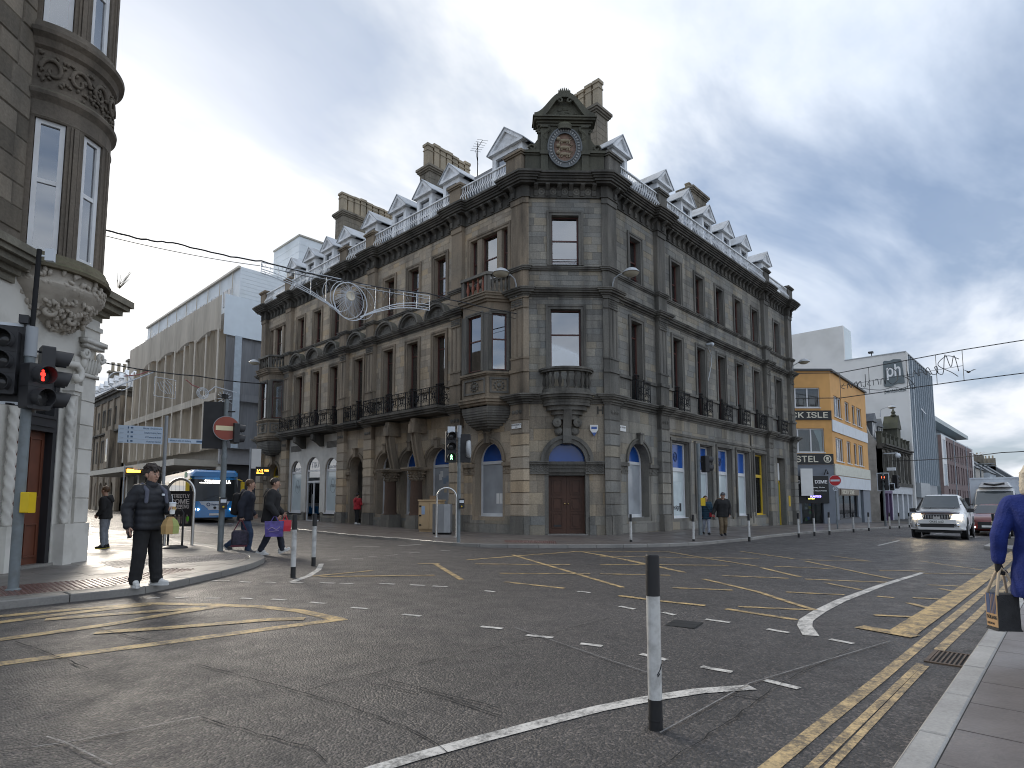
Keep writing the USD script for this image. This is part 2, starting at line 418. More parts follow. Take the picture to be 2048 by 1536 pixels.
DASH=[[(4.66,4.89),(4.76,4.65)],[(4.72,4.26),(4.83,3.99)],[(4.83,3.64),(4.9,3.43)],[(4.91,3.01),(4.89,2.73)],[(4.9,2.41),(4.92,2.15)],[(4.88,1.87),(4.84,1.6)],[(7.46,5.67),(7.49,5.45)],[(6.85,4.51),(6.81,4.25)],[(6.89,3.89),(6.83,3.69)],[(6.87,3.31),(6.89,3.02)],[(6.83,2.57),(6.8,2.33)],[(6.77,1.92),(6.72,1.69)],[(4.46,6.06),(4.54,5.81)],[(4.25,6.88),(4.35,6.66)],[(4.06,7.6),(4.16,7.36)],[(3.79,8.18),(3.91,7.98)],[(3.52,8.55),(3.62,8.39)],[(3.17,8.88),(3.32,8.74)],[(2.89,9.2),(3.04,9.12)],[(2.6,9.42),(2.74,9.34)],[(3.88,10.58),(4.09,10.4)],[(4.17,10.16),(4.27,9.98)],[(4.44,9.83),(4.55,9.68)],[(4.71,9.49),(4.85,9.33)],[(5.06,9.17),(5.21,8.95)],[(5.26,8.9),(5.41,8.69)],[(5.74,8.45),(5.86,8.19)],[(6.0,7.97),(6.13,7.74)],[(6.18,7.62),(6.31,7.39)],[(6.45,6.69),(6.5,6.51)],[(6.92,12.22),(7.2,12.18)],[(7.49,12.14),(7.73,12.08)],[(8.02,12.29),(8.28,12.26)],[(8.6,12.35),(8.88,12.32)],[(9.4,12.55),(9.72,12.51)],[(10.43,12.59),(10.78,12.54)]]
WHITE=[[(1.73,2.78),(2.11,2.73),(2.52,2.65),(2.98,2.55),(3.45,2.44),(3.86,2.3),(4.27,2.12),(4.63,1.87)],[(15.15,2.44),(12.0,2.56),(9.6,2.56),(8.47,2.5),(7.65,2.42),(7.31,2.33),(6.81,2.11)],[(6.47,11.68),(5.91,10.78),(5.35,10.09),(4.79,9.58)]]
CRACK=[[(0.54,4.42),(0.81,4.29),(1.12,4.27)],[(1.49,4.18),(1.76,3.24),(1.74,2.99)],[(2.19,4.21),(2.89,4.22),(4.17,4.1),(6.19,4.14)],[(1.91,5.5),(2.09,4.65),(2.18,4.19),(2.26,3.77),(2.33,3.07),(2.26,2.62)],[(1.21,6.88),(1.91,6.59),(2.0,6.31)],[(1.64,7.68),(1.91,6.59)],[(2.66,4.02),(2.86,3.31),(2.87,2.82)],[(7.68,6.4),(9.85,6.35),(26.46,10.56)],[(2.81,3.98),(2.97,2.92)],[(0.97,7.52),(1.17,6.44),(1.25,5.94)],[(2.9,1.67),(3.99,1.7),(4.84,1.74),(6.43,1.65)],[(4.34,1.96),(4.39,1.68)]]
SCRATCH=[[(0.66,4.35),(0.81,4.29),(1.49,4.18)],[(0.81,4.29),(0.92,3.77)],[(0.81,4.29),(0.75,4.47)],[(3.32,1.91),(4.68,1.91),(7.05,1.44)],[(4.86,4.55),(4.35,2.45)]]
KERB_MAIN = [(14.6, 60), (14.3, 42), (13.6, 31), (12.6, 25), (12.37, 20.24), (12.46, 17.3), (12.15, 15.1), (12.1, 13.85), (12.3, 12.98), (12.75, 12.38), (13.85, 11.5), (15.0, 10.8), (16.07, 10.2), (17.42, 9.7), (18.95, 9.38), (20.39, 9.3), (22.72, 9.15), (25.2, 9.3), (29.86, 9.15), (37.06, 8.9), (51.93, 8.8), (75, 8.8), (170, 8.8)]
KERB_LEFT = [(-14, 9.55), (-4, 9.65), (1.08, 9.74), (1.74, 9.79), (2.24, 9.8), (2.68, 9.88), (3.31, 10.3), (4.26, 11.07), (4.83, 11.6), (5.2, 12.0), (5.7, 12.68), (5.96, 13.3), (6.2, 14.69), (6.35, 16.76), (6.5, 20.52), (6.5, 23.71), (6.27, 27.44), (6.02, 30), (5.6, 45), (5.0, 80)]
PAVE = 0.1          # pavement above road

# ------------------------------------------------------------------ ground materials
def asphalt(name, base, patch=0.25, agg=1.0, rough=0.62):
 n = {'geo': ('geometry', {}), 'p': ('principled_bsdf', dict(specular_ior_level=0.45))}
 L = []
 tri_noise(n, L, name='a', scale=0.35, detail=5.0)
 tri_noise(n, L, name='b', scale=2.6, detail=6.0, rough=0.65)
 tri_noise(n, L, name='c', scale=75.0, detail=3.0, rough=0.7)
 n['v'] = ('voronoi_texture', dict(scale=62.0, randomness=1.0)); L.append(('geo.position', 'v.vector'))
 c = np.array(base)
 n['ra'] = ('rgb_ramp', dict(ramp=[(0.3, tuple(c * (1 - patch))), (0.7, tuple(c * (1 + patch)))]))
 n['rb'] = ('rgb_ramp', dict(ramp=[(0.3, (0.78, 0.78, 0.8)), (0.72, (1.2, 1.18, 1.15))]))
 n['m1'] = ('mix_color', dict(blend_type='multiply', fac=1.0, use_clamp=False))
 n['vc'] = ('separate_color', {})
 n['rv'] = ('rgb_ramp', dict(ramp=[(0.0, (0.55, 0.55, 0.56)), (0.55, (0.95, 0.93, 0.92)), (0.82, (1.35, 1.3, 1.28)), (1.0, (2.5, 2.3, 2.2))]))
 n['m2'] = ('mix_color', dict(blend_type='multiply', fac=agg, use_clamp=False))
 n['rr'] = ('map_range', dict(from_min=0.3, from_max=0.7, to_min=rough + 0.1, to_max=rough - 0.14))
 n['h'] = ('math', dict(math_type='multiply_add', value2=-0.9))
 n['bp'] = ('bump', dict(strength=0.85, distance=0.012))
 L += [('a.fac', 'ra.fac'), ('b.fac', 'rb.fac'), ('ra.color', 'm1.a'), ('rb.color', 'm1.b'), ('v.color', 'vc.color'), ('vc.r', 'rv.fac'), ('m1.result', 'm2.a'), ('rv.color', 'm2.b'), ('m2.result', 'p.base_color'),
          ('b.fac', 'rr.value'), ('rr.result', 'p.roughness'), ('v.distance', 'h.value1'), ('c.fac', 'h.value3'), ('h.value', 'bp.height'), ('bp.normal', 'p.normal')]
 MATS[name] = usdkit.material(stage, '/World/Looks/' + name, n, L, surface='p.BSDF')
 return MATS[name]


def paint(name, col, wear_lo=0.40, wear_hi=0.54, under=(0.055, 0.053, 0.052), worn=0.85):
 n = {'geo': ('geometry', {}), 'p': ('principled_bsdf', dict(roughness=0.6, specular_ior_level=0.4))}
 L = []
 tri_noise(n, L, name='a', scale=5.0, detail=8.0, rough=0.7)
 tri_noise(n, L, name='b', scale=38.0, detail=4.0, rough=0.75)
 n['s'] = ('math', dict(math_type='multiply_add', value2=0.42)); n['s2'] = ('math', dict(math_type='multiply_add', value2=0.58, value3=0.0))
 c = np.array(col); u = np.array(under)
 n['r'] = ('rgb_ramp', dict(ramp=[(wear_lo, tuple(u * worn + c * (1 - worn))), (wear_hi, tuple(c * 0.85)), (0.75, tuple(c))]))
 n['bp'] = ('bump', dict(strength=0.5, distance=0.012))
 L += [('a.fac', 's2.value1'), ('b.fac', 's.value1'), ('s2.value', 's.value3'), ('s.value', 'r.fac'), ('r.color', 'p.base_color'), ('b.fac', 'bp.height'), ('bp.normal', 'p.normal')]
 MATS[name] = usdkit.material(stage, '/World/Looks/' + name, n, L, surface='p.BSDF')
 return MATS[name]


def paving(name, base, spread=0.14, rough=0.5, tint=(0.2, 0.17, 0.15)):
 n = {'geo': ('geometry', {}), 'p': ('principled_bsdf', dict(specular_ior_level=0.5))}
 L = []
 tri_noise(n, L, name='a', scale=0.8, detail=5.0); tri_noise(n, L, name='b', scale=45.0, detail=4.0, rough=0.7)
 c = np.array(base)
 n['isl'] = ('rgb_ramp', dict(ramp=[(0, tuple(c * (1 - spread))), (1, tuple(c * (1 + spread)))]))
 n['ra'] = ('rgb_ramp', dict(ramp=[(0.3, (0.72, 0.72, 0.73)), (0.7, (1.2, 1.19, 1.17))]))
 n['rb'] = ('rgb_ramp', dict(ramp=[(0.3, (0.85, 0.85, 0.85)), (0.7, (1.15, 1.15, 1.15))]))
 n['m1'] = ('mix_color', dict(blend_type='multiply', fac=1.0, use_clamp=False)); n['m2'] = ('mix_color', dict(blend_type='multiply', fac=1.0, use_clamp=False))
 n['rr'] = ('map_range', dict(from_min=0.35, from_max=0.65, to_min=rough + 0.15, to_max=rough - 0.15))
 n['bp'] = ('bump', dict(strength=0.35, distance=0.01))
 L += [('geo.random_per_island', 'isl.fac'), ('a.fac', 'ra.fac'), ('b.fac', 'rb.fac'), ('isl.color', 'm1.a'), ('ra.color', 'm1.b'), ('m1.result', 'm2.a'), ('rb.color', 'm2.b'), ('m2.result', 'p.base_color'), ('a.fac', 'rr.value'), ('rr.result', 'p.roughness'), ('b.fac', 'bp.height'), ('bp.normal', 'p.normal')]
 MATS[name] = usdkit.material(stage, '/World/Looks/' + name, n, L, surface='p.BSDF')
 return MATS[name]


m_road = asphalt('asphalt', (0.066, 0.0625, 0.06), rough=0.55)
m_yellow = paint('yellow_paint', (0.70, 0.49, 0.22), 0.43, 0.57)
m_yellow2 = paint('yellow_paint_worn', (0.70, 0.51, 0.26), 0.44, 0.58)
m_white = paint('white_paint', (0.74, 0.71, 0.66))
m_slab = paving('paving_slabs', (0.2, 0.185, 0.17), rough=0.48)
m_slab2 = paving('paving_slabs_warm', (0.16, 0.138, 0.126), rough=0.42)
m_kerb = paving('kerb_granite', (0.28, 0.27, 0.25), spread=0.2, rough=0.42)
m_tact = paving('tactile_red', (0.125, 0.065, 0.055), rough=0.34)
m_tactg = paving('tactile_grey', (0.2, 0.18, 0.17), rough=0.42)  # grey in the colour stands for glare on dark red blister slabs
m_joint = mat('joint_grit', (0.04, 0.038, 0.035), 0.9)

# ------------------------------------------------------------------ road, hills
gx = np.array([-3000, -800, -200, -60, -20, -10, -4, 0, 4, 8, 12, 16, 19, 24, 30, 40, 50, 62, 80, 120, 200, 500, 1200, 4000.])
gy = np.array([-3000, -800, -200, -60, -20, -10, -4, 0, 3, 8, 13, 19, 24, 30, 44, 60, 80, 120, 200, 500, 1200, 4000.])
X, Y = np.meshgrid(gx, gy, indexing='ij')
v = np.c_[X.ravel(), Y.ravel(), gz(X, Y).ravel()]
ny = len(gy)
I, J = np.meshgrid(np.arange(len(gx) - 1), np.arange(ny - 1), indexing='ij')
q = np.stack([I * ny + J, (I + 1) * ny + J, (I + 1) * ny + J + 1, I * ny + J + 1], -1).reshape(-1, 4)
solo('road', MB().add(v, q), m_road, kind='structure')

mb = MB(); rng = np.random.default_rng(5)
ang = np.radians(np.linspace(-35, 40, 60)); rad = np.array([1500, 1900, 2400, 3000.])
hh = np.array([0, 30, 66, 0.])
pts = []
for k, (r_, h_) in enumerate(zip(rad, hh)):
 for a in ang:
  nz = float(meshkit.fbm(np.array([[a * 5, k * 0.4, 1.3]]), 4, 3)[0])
  pts.append([r_ * math.cos(a), r_ * math.sin(a), -1 + h_ * (0.55 + 0.9 * nz)])
na = len(ang)
mb.add(np.array(pts), np.array([[k * na + i, k * na + i + 1, (k + 1) * na + i + 1, (k + 1) * na + i] for k in range(3) for i in range(na - 1)]))
solo('hills', mb, mat('hill_wood', (0.10, 0.13, 0.15), 0.9, 0.3, 0.004), kind='structure', smooth=True)

# ------------------------------------------------------------------ road markings
rng = random.Random(11)
mb = MB()
for p in YELLOW:
 near = p[0][0] < 5
 w = 0.1 if not near else (0.16 if p[0][0] < 4.2 else 0.12)
 drape_ribbon(mb, p, w * rng.uniform(0.92, 1.1), 0.004 + 0.0006 * (YELLOW.index(p) % 7))
drape_ribbon(mb, [(7.5, 1.44), (10, 1.42), (16.2, 1.42), (27, 1.45)], 0.26, 0.0092)
drape_ribbon(mb, [(7.66, 1.86), (7.5, 1.30)], 0.2, 0.0098)
solo('yellow_box_marking', mb, m_yellow, kind='structure')
mb = MB()
for p, w in (([(-2, 1.29), (2.72, 1.27), (4.2, 1.25), (5.55, 1.22), (8.04, 1.19), (13.76, 1.17), (30, 1.17)], 0.09), ([(-2, 1.12), (3.0, 1.105), (4.43, 1.09), (6.3, 1.07)], 0.055), ([(-2, 1.045), (3.0, 1.035), (4.43, 1.03), (6.25, 1.02)], 0.045), ([(7.0, 1.03), (8.8, 1.0), (14.46, 0.97), (30, 0.95)], 0.085)):
 drape_ribbon(mb, p, w, 0.0046)
solo('double_yellow_line', mb, m_yellow2, kind='structure')
mb = MB()
for k, p in enumerate(WHITE):
 drape_ribbon(mb, p, [(0.1, 0.12), (0.09, 0.16), (0.1, 0.12)][k], 0.0052, 0.2)
for d in DASH:
 a, b = np.array(d[0]), np.array(d[1]); t = (b - a) / np.linalg.norm(b - a)
 drape_ribbon(mb, [tuple(a), tuple((a + b) / 2 + rng.uniform(-.005, .005)), tuple(b)], 0.075 if a[0] > 4.6 and a[1] < 5 else 0.07, 0.0058, 0.1)
for k in range(9):       # lane line along the right-hand street
 x0 = 24 + k * 6.0
 drape_ribbon(mb, [(x0, 5.1 + 0.012 * (x0 - 24)), (x0 + 3.6, 5.1 + 0.012 * (x0 - 20.4))], 0.09, 0.0052)
for a, b in (((9.2, 24), (9.0, 28)), ((9.5, 15.4), (10.3, 15.2)), ((10.9, 15.1), (11.7, 15.0)), ((8.6, 30.5), (8.5, 34)), ((8.0, 21.2), (9.3, 20.6))):
 drape_ribbon(mb, [a, b], 0.12, 0.0052)
solo('white_road_marking', mb, m_white, kind='structure')
mb = MB()
for k, p in enumerate(CRACK):
 ls = LineString(p); n = max(3, int(ls.length / 0.12)); q = [np.array(ls.interpolate(t, True).coords[0]) for t in np.linspace(0, 1, n)]
 q = [(x + rng.uniform(-.012, .012), y + rng.uniform(-.012, .012)) for x, y in q]
 w = 0.01 + 0.005 * rng.random()
 a, b = ribbon(q, w, 0.12)
 ww = np.array([rng.uniform(0.25, 1.15) for _ in a])[:, None]; c = (a + b) / 2; a, b = c + (a - c) * ww, c + (b - c) * ww
 n = len(a); mb.add(np.vstack([np.c_[b, gz(b[:, 0], b[:, 1]) + 0.0105 + 0.0004 * k], np.c_[a, gz(a[:, 0], a[:, 1]) + 0.0105 + 0.0004 * k]]), np.array([[i, i + 1, n + i + 1, n + i] for i in range(n - 1)]))
solo('road_crack', mb, mat('crack_dark', (0.012, 0.012, 0.012), 0.95), kind='structure')
mb = MB()
for k, p in enumerate(SCRATCH):
 drape_ribbon(mb, p, 0.011, 0.016 + 0.0004 * k, 0.3)
solo('survey_scratch_marking', mb, paint('chalk_scratch', (0.4, 0.39, 0.38), 0.42, 0.6), kind='structure')

# ------------------------------------------------------------------ pavements and their slabs and kerbs
def slabs(pid, inv, poly, ang, su, sv, m, h, most=140, stagger=0.5, near=(0, 0), gap=0.008, name='slab', maxd=40, tilt=True):
 """Paving slabs as pieces: the nearest as parts, those beyond joined."""
 c, s = math.cos(ang), math.sin(ang); R_ = np.array([[c, -s], [s, c]])
 loc = affinity.rotate(poly, -math.degrees(ang), origin=(0, 0)); x0, y0, x1, y1 = loc.bounds
 out = []; r = 0; rr = random.Random(3); prep = shapely.prepared.prep(loc)
 y = math.floor(y0 / sv) * sv
 while y < y1:
  x = math.floor(x0 / su) * su - (stagger * su if r % 2 else 0)
  while x < x1:
   b = sbox(x + gap / 2, y + gap / 2, x + su - gap / 2, y + sv - gap / 2)
   if prep.intersects(b):
    g = b if prep.contains(b) else b.intersection(loc)
    for gg in getattr(g, 'geoms', [g]):
     if gg.geom_type == 'Polygon' and gg.area > 0.01:
      cc = R_ @ np.array(gg.centroid.coords[0]); d = math.hypot(cc[0] - near[0], cc[1] - near[1])
      if d < maxd:
       out.append((d, affinity.rotate(gg, math.degrees(ang), origin=(0, 0))))
   x += su
  y += sv; r += 1
 out.sort(key=lambda t: t[0]); rest = MB()
 for k, (d, g) in enumerate(out):
  mb = MB() if k < most else rest
  dz = rr.uniform(-0.0015, 0.0015)
  drape_poly(mb, g, h + dz, side=0.012)
  if k < most:
   part(pid, name, mb, m, inv=inv)
 if not rest.empty:
  part(pid, name + '_run', rest, m, kind='stuff', inv=inv)


def kerbs(pid, line, w, L0, m, most=60, side=1, near=(0, 0), top=PAVE + 0.004):
 ls = LineString(line); n = int(ls.length / L0); out = []
 for k in range(n):
  a, b = k * ls.length / n + 0.006, (k + 1) * ls.length / n - 0.006
  p = [np.array(ls.interpolate(t).coords[0]) for t in np.linspace(a, b, 4)]
  t = np.gradient(np.array(p), axis=0); t /= np.linalg.norm(t, axis=1, keepdims=True); nn = np.stack([-t[:, 1], t[:, 0]], 1) * side
  out.append((np.hypot(*(p[1] - np.array(near))), Polygon([*[tuple(x) for x in p], *[tuple(x + y_ * w) for x, y_ in zip(p[::-1], nn[::-1])]])))
 out.sort(key=lambda t: t[0]); rest = MB(); rr = random.Random(8)
 for k, (d, g) in enumerate(out):
  if d > 60:
   continue
  mb = MB() if k < most else rest
  g = g.buffer(0)
  drape_poly(mb, g.buffer(-0.012), top + rr.uniform(-.002, .002), side=0.0)
  for q in getattr(g, 'geoms', [g]):            # chamfered rim and face
   gi = q.buffer(-0.012)
   if gi.is_empty or gi.geom_type != 'Polygon':
    continue
   o = np.array(q.exterior.coords)[:-1]
   if not q.exterior.is_ccw:
    o = o[::-1]
   ctr = o.mean(0); i_ = np.array([shapely.ops.nearest_points(gi.exterior, Point(x))[0].coords[0] for x in o]); nn = len(o)
   zo = gz(o[:, 0], o[:, 1])
   mb.add(np.vstack([np.c_[o, zo - 0.05], np.c_[o, zo + top - 0.012], np.c_[i_, zo + top]]), np.array([[r * nn + i, r * nn + (i + 1) % nn, (r + 1) * nn + (i + 1) % nn, (r + 1) * nn + i] for r in (0, 1) for i in range(nn)]))
  if k < most:
   part(pid, 'kerb_stone', mb, m)
 if not rest.empty:
  part(pid, 'kerb_run', rest, m, kind='stuff')


import shapely.prepared, shapely.ops
KW = 0.16
main_poly = Polygon(KERB_MAIN + [(170, 60), (14.6, 60)]).buffer(0)
left_poly = Polygon(KERB_LEFT + [(-14, 80)]).buffer(0)
right_poly = Polygon([(-6, 0.74), (21.5, 0.74), (23, 0.9), (24.4, 1.75), (25, 2.3), (33, 2.3), (34, 1.7), (60, 1.2), (170, 1.2), (170, -8), (-6, -8)])
for nm, poly, line, side in (('pavement', main_poly, KERB_MAIN, 1), ('pavement', left_poly, KERB_LEFT, 1), ('pavement', right_poly, list(right_poly.exterior.coords)[:9], -1)):
 mb = MB()
 inner = poly.buffer(-0.02)
 drape_poly(mb, inner, PAVE - 0.008, side=0.15)
 pid = solo(nm, mb, m_joint, kind='structure')
 if line is KERB_MAIN:
  kerbs(pid, line, KW, 0.92, m_kerb, 90, side)
  area = poly.buffer(-KW - 0.01)
  area = area.difference(Polygon([(17.9, 80), (17.9, 16.2), (20.3, 13.9), (42.6, 13.9), (42.6, 80)])).difference(sbox(42.5, 14, 200, 80))
  tact = Polygon([(13.4, 13.0), (14.5, 11.8), (15.4, 12.6), (14.3, 13.9)])
  slabs(pid, None, area.difference(tact).intersection(sbox(12, 8, 75, 60)), math.radians(0), 0.9, 0.6, m_slab2, PAVE + 0.001, 120, near=(13, 12), maxd=45)
  tact_main = tact
 elif line is KERB_LEFT:
  kerbs(pid, line, 0.3, 0.92, m_kerb, 60, side)
  t1 = Polygon([(-1.0, 10.2), (2.25, 10.2), (3.05, 10.8), (4.0, 11.65), (3.6, 12.1), (2.7, 11.3), (-1.0, 11.3)])
  t2 = Polygon([(2.95, 12.7), (5.3, 12.8), (5.75, 13.6), (5.85, 14.4), (2.95, 14.2)])
  area = poly.buffer(-0.31).difference(unary_union([t1, t2])).intersection(sbox(-6, 9, 12, 60)).difference(Polygon([(-9, 4.4), (2.75, 14.95), (2.75, 50), (-9, 50)]))
  slabs(pid, None, area, math.radians(8), 0.9, 0.6, m_slab, PAVE + 0.001, 150, near=(3, 10), maxd=38)
  tact_left = (t1, t2)
 else:
  kerbs(pid, line, 0.15, 0.92, paving('kerb_pale', (0.42, 0.41, 0.39), spread=0.2, rough=0.6), 40, side)
  slabs(pid, None, poly.buffer(-0.16).intersection(sbox(-2, -3, 26, 3)), 0.0, 0.62, 0.92, m_slab2, PAVE + 0.001, 70, near=(3, 0), maxd=30)
 PID = pid
 if line is KERB_MAIN:
  PM = pid
 if line is KERB_LEFT:
  PL_ = pid


def tactile(pid, poly, ang, m, name='tactile_slab', dots=True):
 slabs(pid, None, poly, ang, 0.4, 0.4, m, PAVE + 0.002, 40, stagger=0, near=(2, 10), name=name, gap=0.006)
 mb = MB(); c, s = math.cos(ang), math.sin(ang)
 loc = affinity.rotate(poly, -math.degrees(ang), origin=(0, 0)); x0, y0, x1, y1 = loc.bounds; pp = shapely.prepared.prep(loc.buffer(-0.03))
 base = np.array([[math.cos(t), math.sin(t)] for t in np.arange(6) * PI / 3])
 for x in np.arange(x0, x1, 0.0667):
  for y in np.arange(y0, y1, 0.0667):
   if pp.contains(Point(x, y)):
    X_, Y_ = c * x - s * y, s * x + c * y; z = float(gz(X_, Y_)) + PAVE + 0.001
    v = np.vstack([np.c_[base * 0.021 + [X_, Y_], np.full(6, z)], np.c_[base * 0.014 + [X_, Y_], np.full(6, z + 0.007)]])
    mb.add(v, np.array([[i, (i + 1) % 6, 6 + (i + 1) % 6] for i in range(6)] + [[i, 6 + (i + 1) % 6, 6 + i] for i in range(6)] + [[6, 7, 8], [6, 8, 9], [6, 9, 10], [6, 10, 11]]))
 part(pid, 'tactile_stud', mb, m, kind='stuff')


tactile(PL_, tact_left[0], 0.0, m_tact)
tactile(PL_, tact_left[1], math.radians(8), m_tactg)
tactile(PM, tact_main, math.radians(-50), m_tact)

# gully grate and manhole cover in the road
t = Thing('gully_grate', 'rusty slotted iron drain grate in the gutter beside the kerb', 'drain grate', (6.68, 0.9, 0.0))
mb = MB(); mb.box(-0.28, 0.28, -0.16, -0.13, 0.0, 0.012); mb.box(-0.28, 0.28, 0.13, 0.16, 0.0, 0.012); mb.box(-0.28, -0.25, -0.13, 0.13, 0.0, 0.012); mb.box(0.25, 0.28, -0.13, 0.13, 0.0, 0.012)
m_rust = mat('rusty_iron', (0.12, 0.085, 0.06), 0.6, 0.4, 12.0, metal=0.5)
t.part('frame', mb, m_rust)
t.part('pit', MB().box(-0.25, 0.25, -0.13, 0.13, 0.0005, 0.004), mat('pit_dark', (0.01, 0.01, 0.01), 0.9))
for k in range(8):
 t.part('bar', MB().box(-0.25, 0.25, -0.122 + k * 0.033, -0.108 + k * 0.033, 0.004, 0.011), m_rust)
t = Thing('manhole_cover', 'dark square manhole cover let into the road beside the white dashes', 'manhole cover', (6.44, 3.36, 0.0), 0.2)
m_iron = mat('cast_iron', (0.03, 0.03, 0.03), 0.45, 0.3, 20.0, metal=0.3)
t.part('frame', MB().box(-0.2, 0.2, -0.17, 0.17, 0.0, 0.008), mat('crack_dark', (0.012, 0.012, 0.012)))
t.part('lid', MB().box(-0.185, -0.004, -0.155, 0.155, 0.004, 0.011).box(0.004, 0.185, -0.155, 0.155, 0.004, 0.011), m_iron)
# ------------------------------------------------------------------ the corner building
WALL_L, WALL_R = (0.45, 0.38, 0.30), (0.275, 0.265, 0.242)  # left stone lifted in lieu of sunlight; right darker for soot and painted-in shade
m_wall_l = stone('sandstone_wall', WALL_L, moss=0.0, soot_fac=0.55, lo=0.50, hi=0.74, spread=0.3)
m_wall_r = stone('sandstone_wall_sooty_shaded', WALL_R, moss=0.0, soot_fac=0.6, lo=0.46, hi=0.7, tint=(0.36, 0.26, 0.17), spread=0.3)
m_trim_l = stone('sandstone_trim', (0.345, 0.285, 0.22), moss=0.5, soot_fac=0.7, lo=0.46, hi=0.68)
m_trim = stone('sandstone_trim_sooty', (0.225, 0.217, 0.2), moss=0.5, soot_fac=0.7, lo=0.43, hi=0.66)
m_corn = stone('sandstone_cornice', (0.155, 0.148, 0.135), moss=0.5, soot_fac=0.7, lo=0.4, hi=0.64)
m_ped = stone('sandstone_pediment', (0.14, 0.14, 0.112), moss=0.8, soot_fac=0.5, lo=0.45, hi=0.68)
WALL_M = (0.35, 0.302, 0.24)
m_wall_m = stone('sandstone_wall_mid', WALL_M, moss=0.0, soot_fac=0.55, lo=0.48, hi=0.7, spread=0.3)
TONES = {}
for nm_, base_, lo_, hi_ in (('sandstone_wall', WALL_L, 0.50, 0.74), ('sandstone_wall_sooty_shaded', WALL_R, 0.46, 0.70), ('sandstone_wall_mid', WALL_M, 0.46, 0.70)):
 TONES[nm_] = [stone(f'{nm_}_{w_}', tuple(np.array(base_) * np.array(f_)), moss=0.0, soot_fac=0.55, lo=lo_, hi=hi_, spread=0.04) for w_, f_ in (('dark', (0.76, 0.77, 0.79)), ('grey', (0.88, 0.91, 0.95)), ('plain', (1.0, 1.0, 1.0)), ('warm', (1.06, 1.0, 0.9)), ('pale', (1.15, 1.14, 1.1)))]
m_sash = mat('sash_red', (0.085, 0.028, 0.02), 0.45, 0.2)
m_wframe = mat('white_timber', (0.68, 0.69, 0.70), 0.45, 0.06, dirt=(0.4, 0.38, 0.35), dirt_fac=0.35)
m_dormer = mat('white_dormer', (0.80, 0.82, 0.84), 0.5, 0.08, dirt=(0.25, 0.24, 0.22), dirt_fac=0.5, dirt_scale=1.8)
m_yframe = mat('yellow_timber', (0.62, 0.42, 0.03), 0.45, 0.08)
m_teal = mat('teal_door', (0.03, 0.22, 0.27), 0.4, 0.08)
m_glass = pane('window_glass', (0.62, 0.68, 0.72), 3.6)
m_shopglass = pane('shop_glass', (0.8, 0.86, 0.88), 1.6)
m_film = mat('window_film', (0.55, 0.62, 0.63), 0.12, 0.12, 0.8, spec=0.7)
m_filmg = mat('window_film_grey', (0.36, 0.38, 0.40), 0.1, 0.25, 0.9, spec=0.7)
m_blue = mat('blue_panel', (0.014, 0.075, 0.30), 0.18, 0.2, 1.5, spec=0.6)
m_ironb = mat('black_iron', (0.018, 0.018, 0.019), 0.75, 0.2, spec=0.2)
m_railw = mat('white_iron', (0.82, 0.84, 0.86), 0.45, 0.1, 6.0, dirt=(0.35, 0.33, 0.3), dirt_fac=0.45, dirt_scale=2.5)
m_door = mat('oak_door', (0.062, 0.024, 0.011), 0.55, 0.25, 6.0)
m_brass = mat('brass', (0.75, 0.55, 0.25), 0.25, metal=1.0)
m_slate = mat('slate', (0.10, 0.11, 0.125), 0.55, 0.25, 5.0, dirt=(0.16, 0.16, 0.12), dirt_fac=0.4)
m_lead = mat('lead_roof', (0.42, 0.45, 0.49), 0.5, 0.12, 3.0, dirt=(0.16, 0.16, 0.14), dirt_fac=0.5)
m_room = mat('room_plaster', (0.30, 0.28, 0.25), 0.9)
m_dark = mat('room_dark', (0.06, 0.055, 0.05), 0.9)
m_blind = mat('roller_blind', (0.62, 0.60, 0.54), 0.8, 0.06)
m_chim = stone('chimney_stone', (0.3, 0.27, 0.225), moss=0.5, soot_fac=0.55)
m_pot = stone('chimney_pot', (0.60, 0.52, 0.40), moss=0.1, soot_fac=0.3, spread=0.35, tint=(0.35, 0.35, 0.3))
m_whitep = mat('white_plaster', (0.62, 0.60, 0.55), 0.7, 0.08, dirt=(0.3, 0.29, 0.27), dirt_fac=0.4)
m_paper = mat('white_paper', (0.75, 0.75, 0.73), 0.7, 0.05)
m_ink = mat('black_ink', (0.02, 0.02, 0.022), 0.5)
m_whitetxt = mat('white_lettering', (0.8, 0.8, 0.8), 0.5, 0.02)
m_copper = mat('terracotta_pot', (0.26, 0.09, 0.055), 0.7)

X0, Y0 = 17.669, 13.584
PLc = np.array([17.669, 16.094]); PRc = np.array([20.179, 13.584])
FL = wall_frame(PLc, (0, -1)); FR_ = wall_frame(PRc, (1, 0)); FC = wall_frame(PLc, (1, -1))
LL, LR, LC, REC = 25.1, 22.4, 3.5497, 0.25
PIER_L = [(0.0, 0.72), (3.85, 4.6), (10.95, 11.7), (13.7, 14.45), (20.65, 21.4), (24.4, 25.1)]
PIER_R = [(0.0, 0.72), (4.15, 4.9), (17.35, 18.1), (21.65, 22.4)]
main = Thing('corner_building', 'three storey sooty sandstone corner building with carved crest pediment and white dormers', 'building', (X0, Y0, 0.0))
MI = main.inv


def yl(s):
 return PLc[1] + s


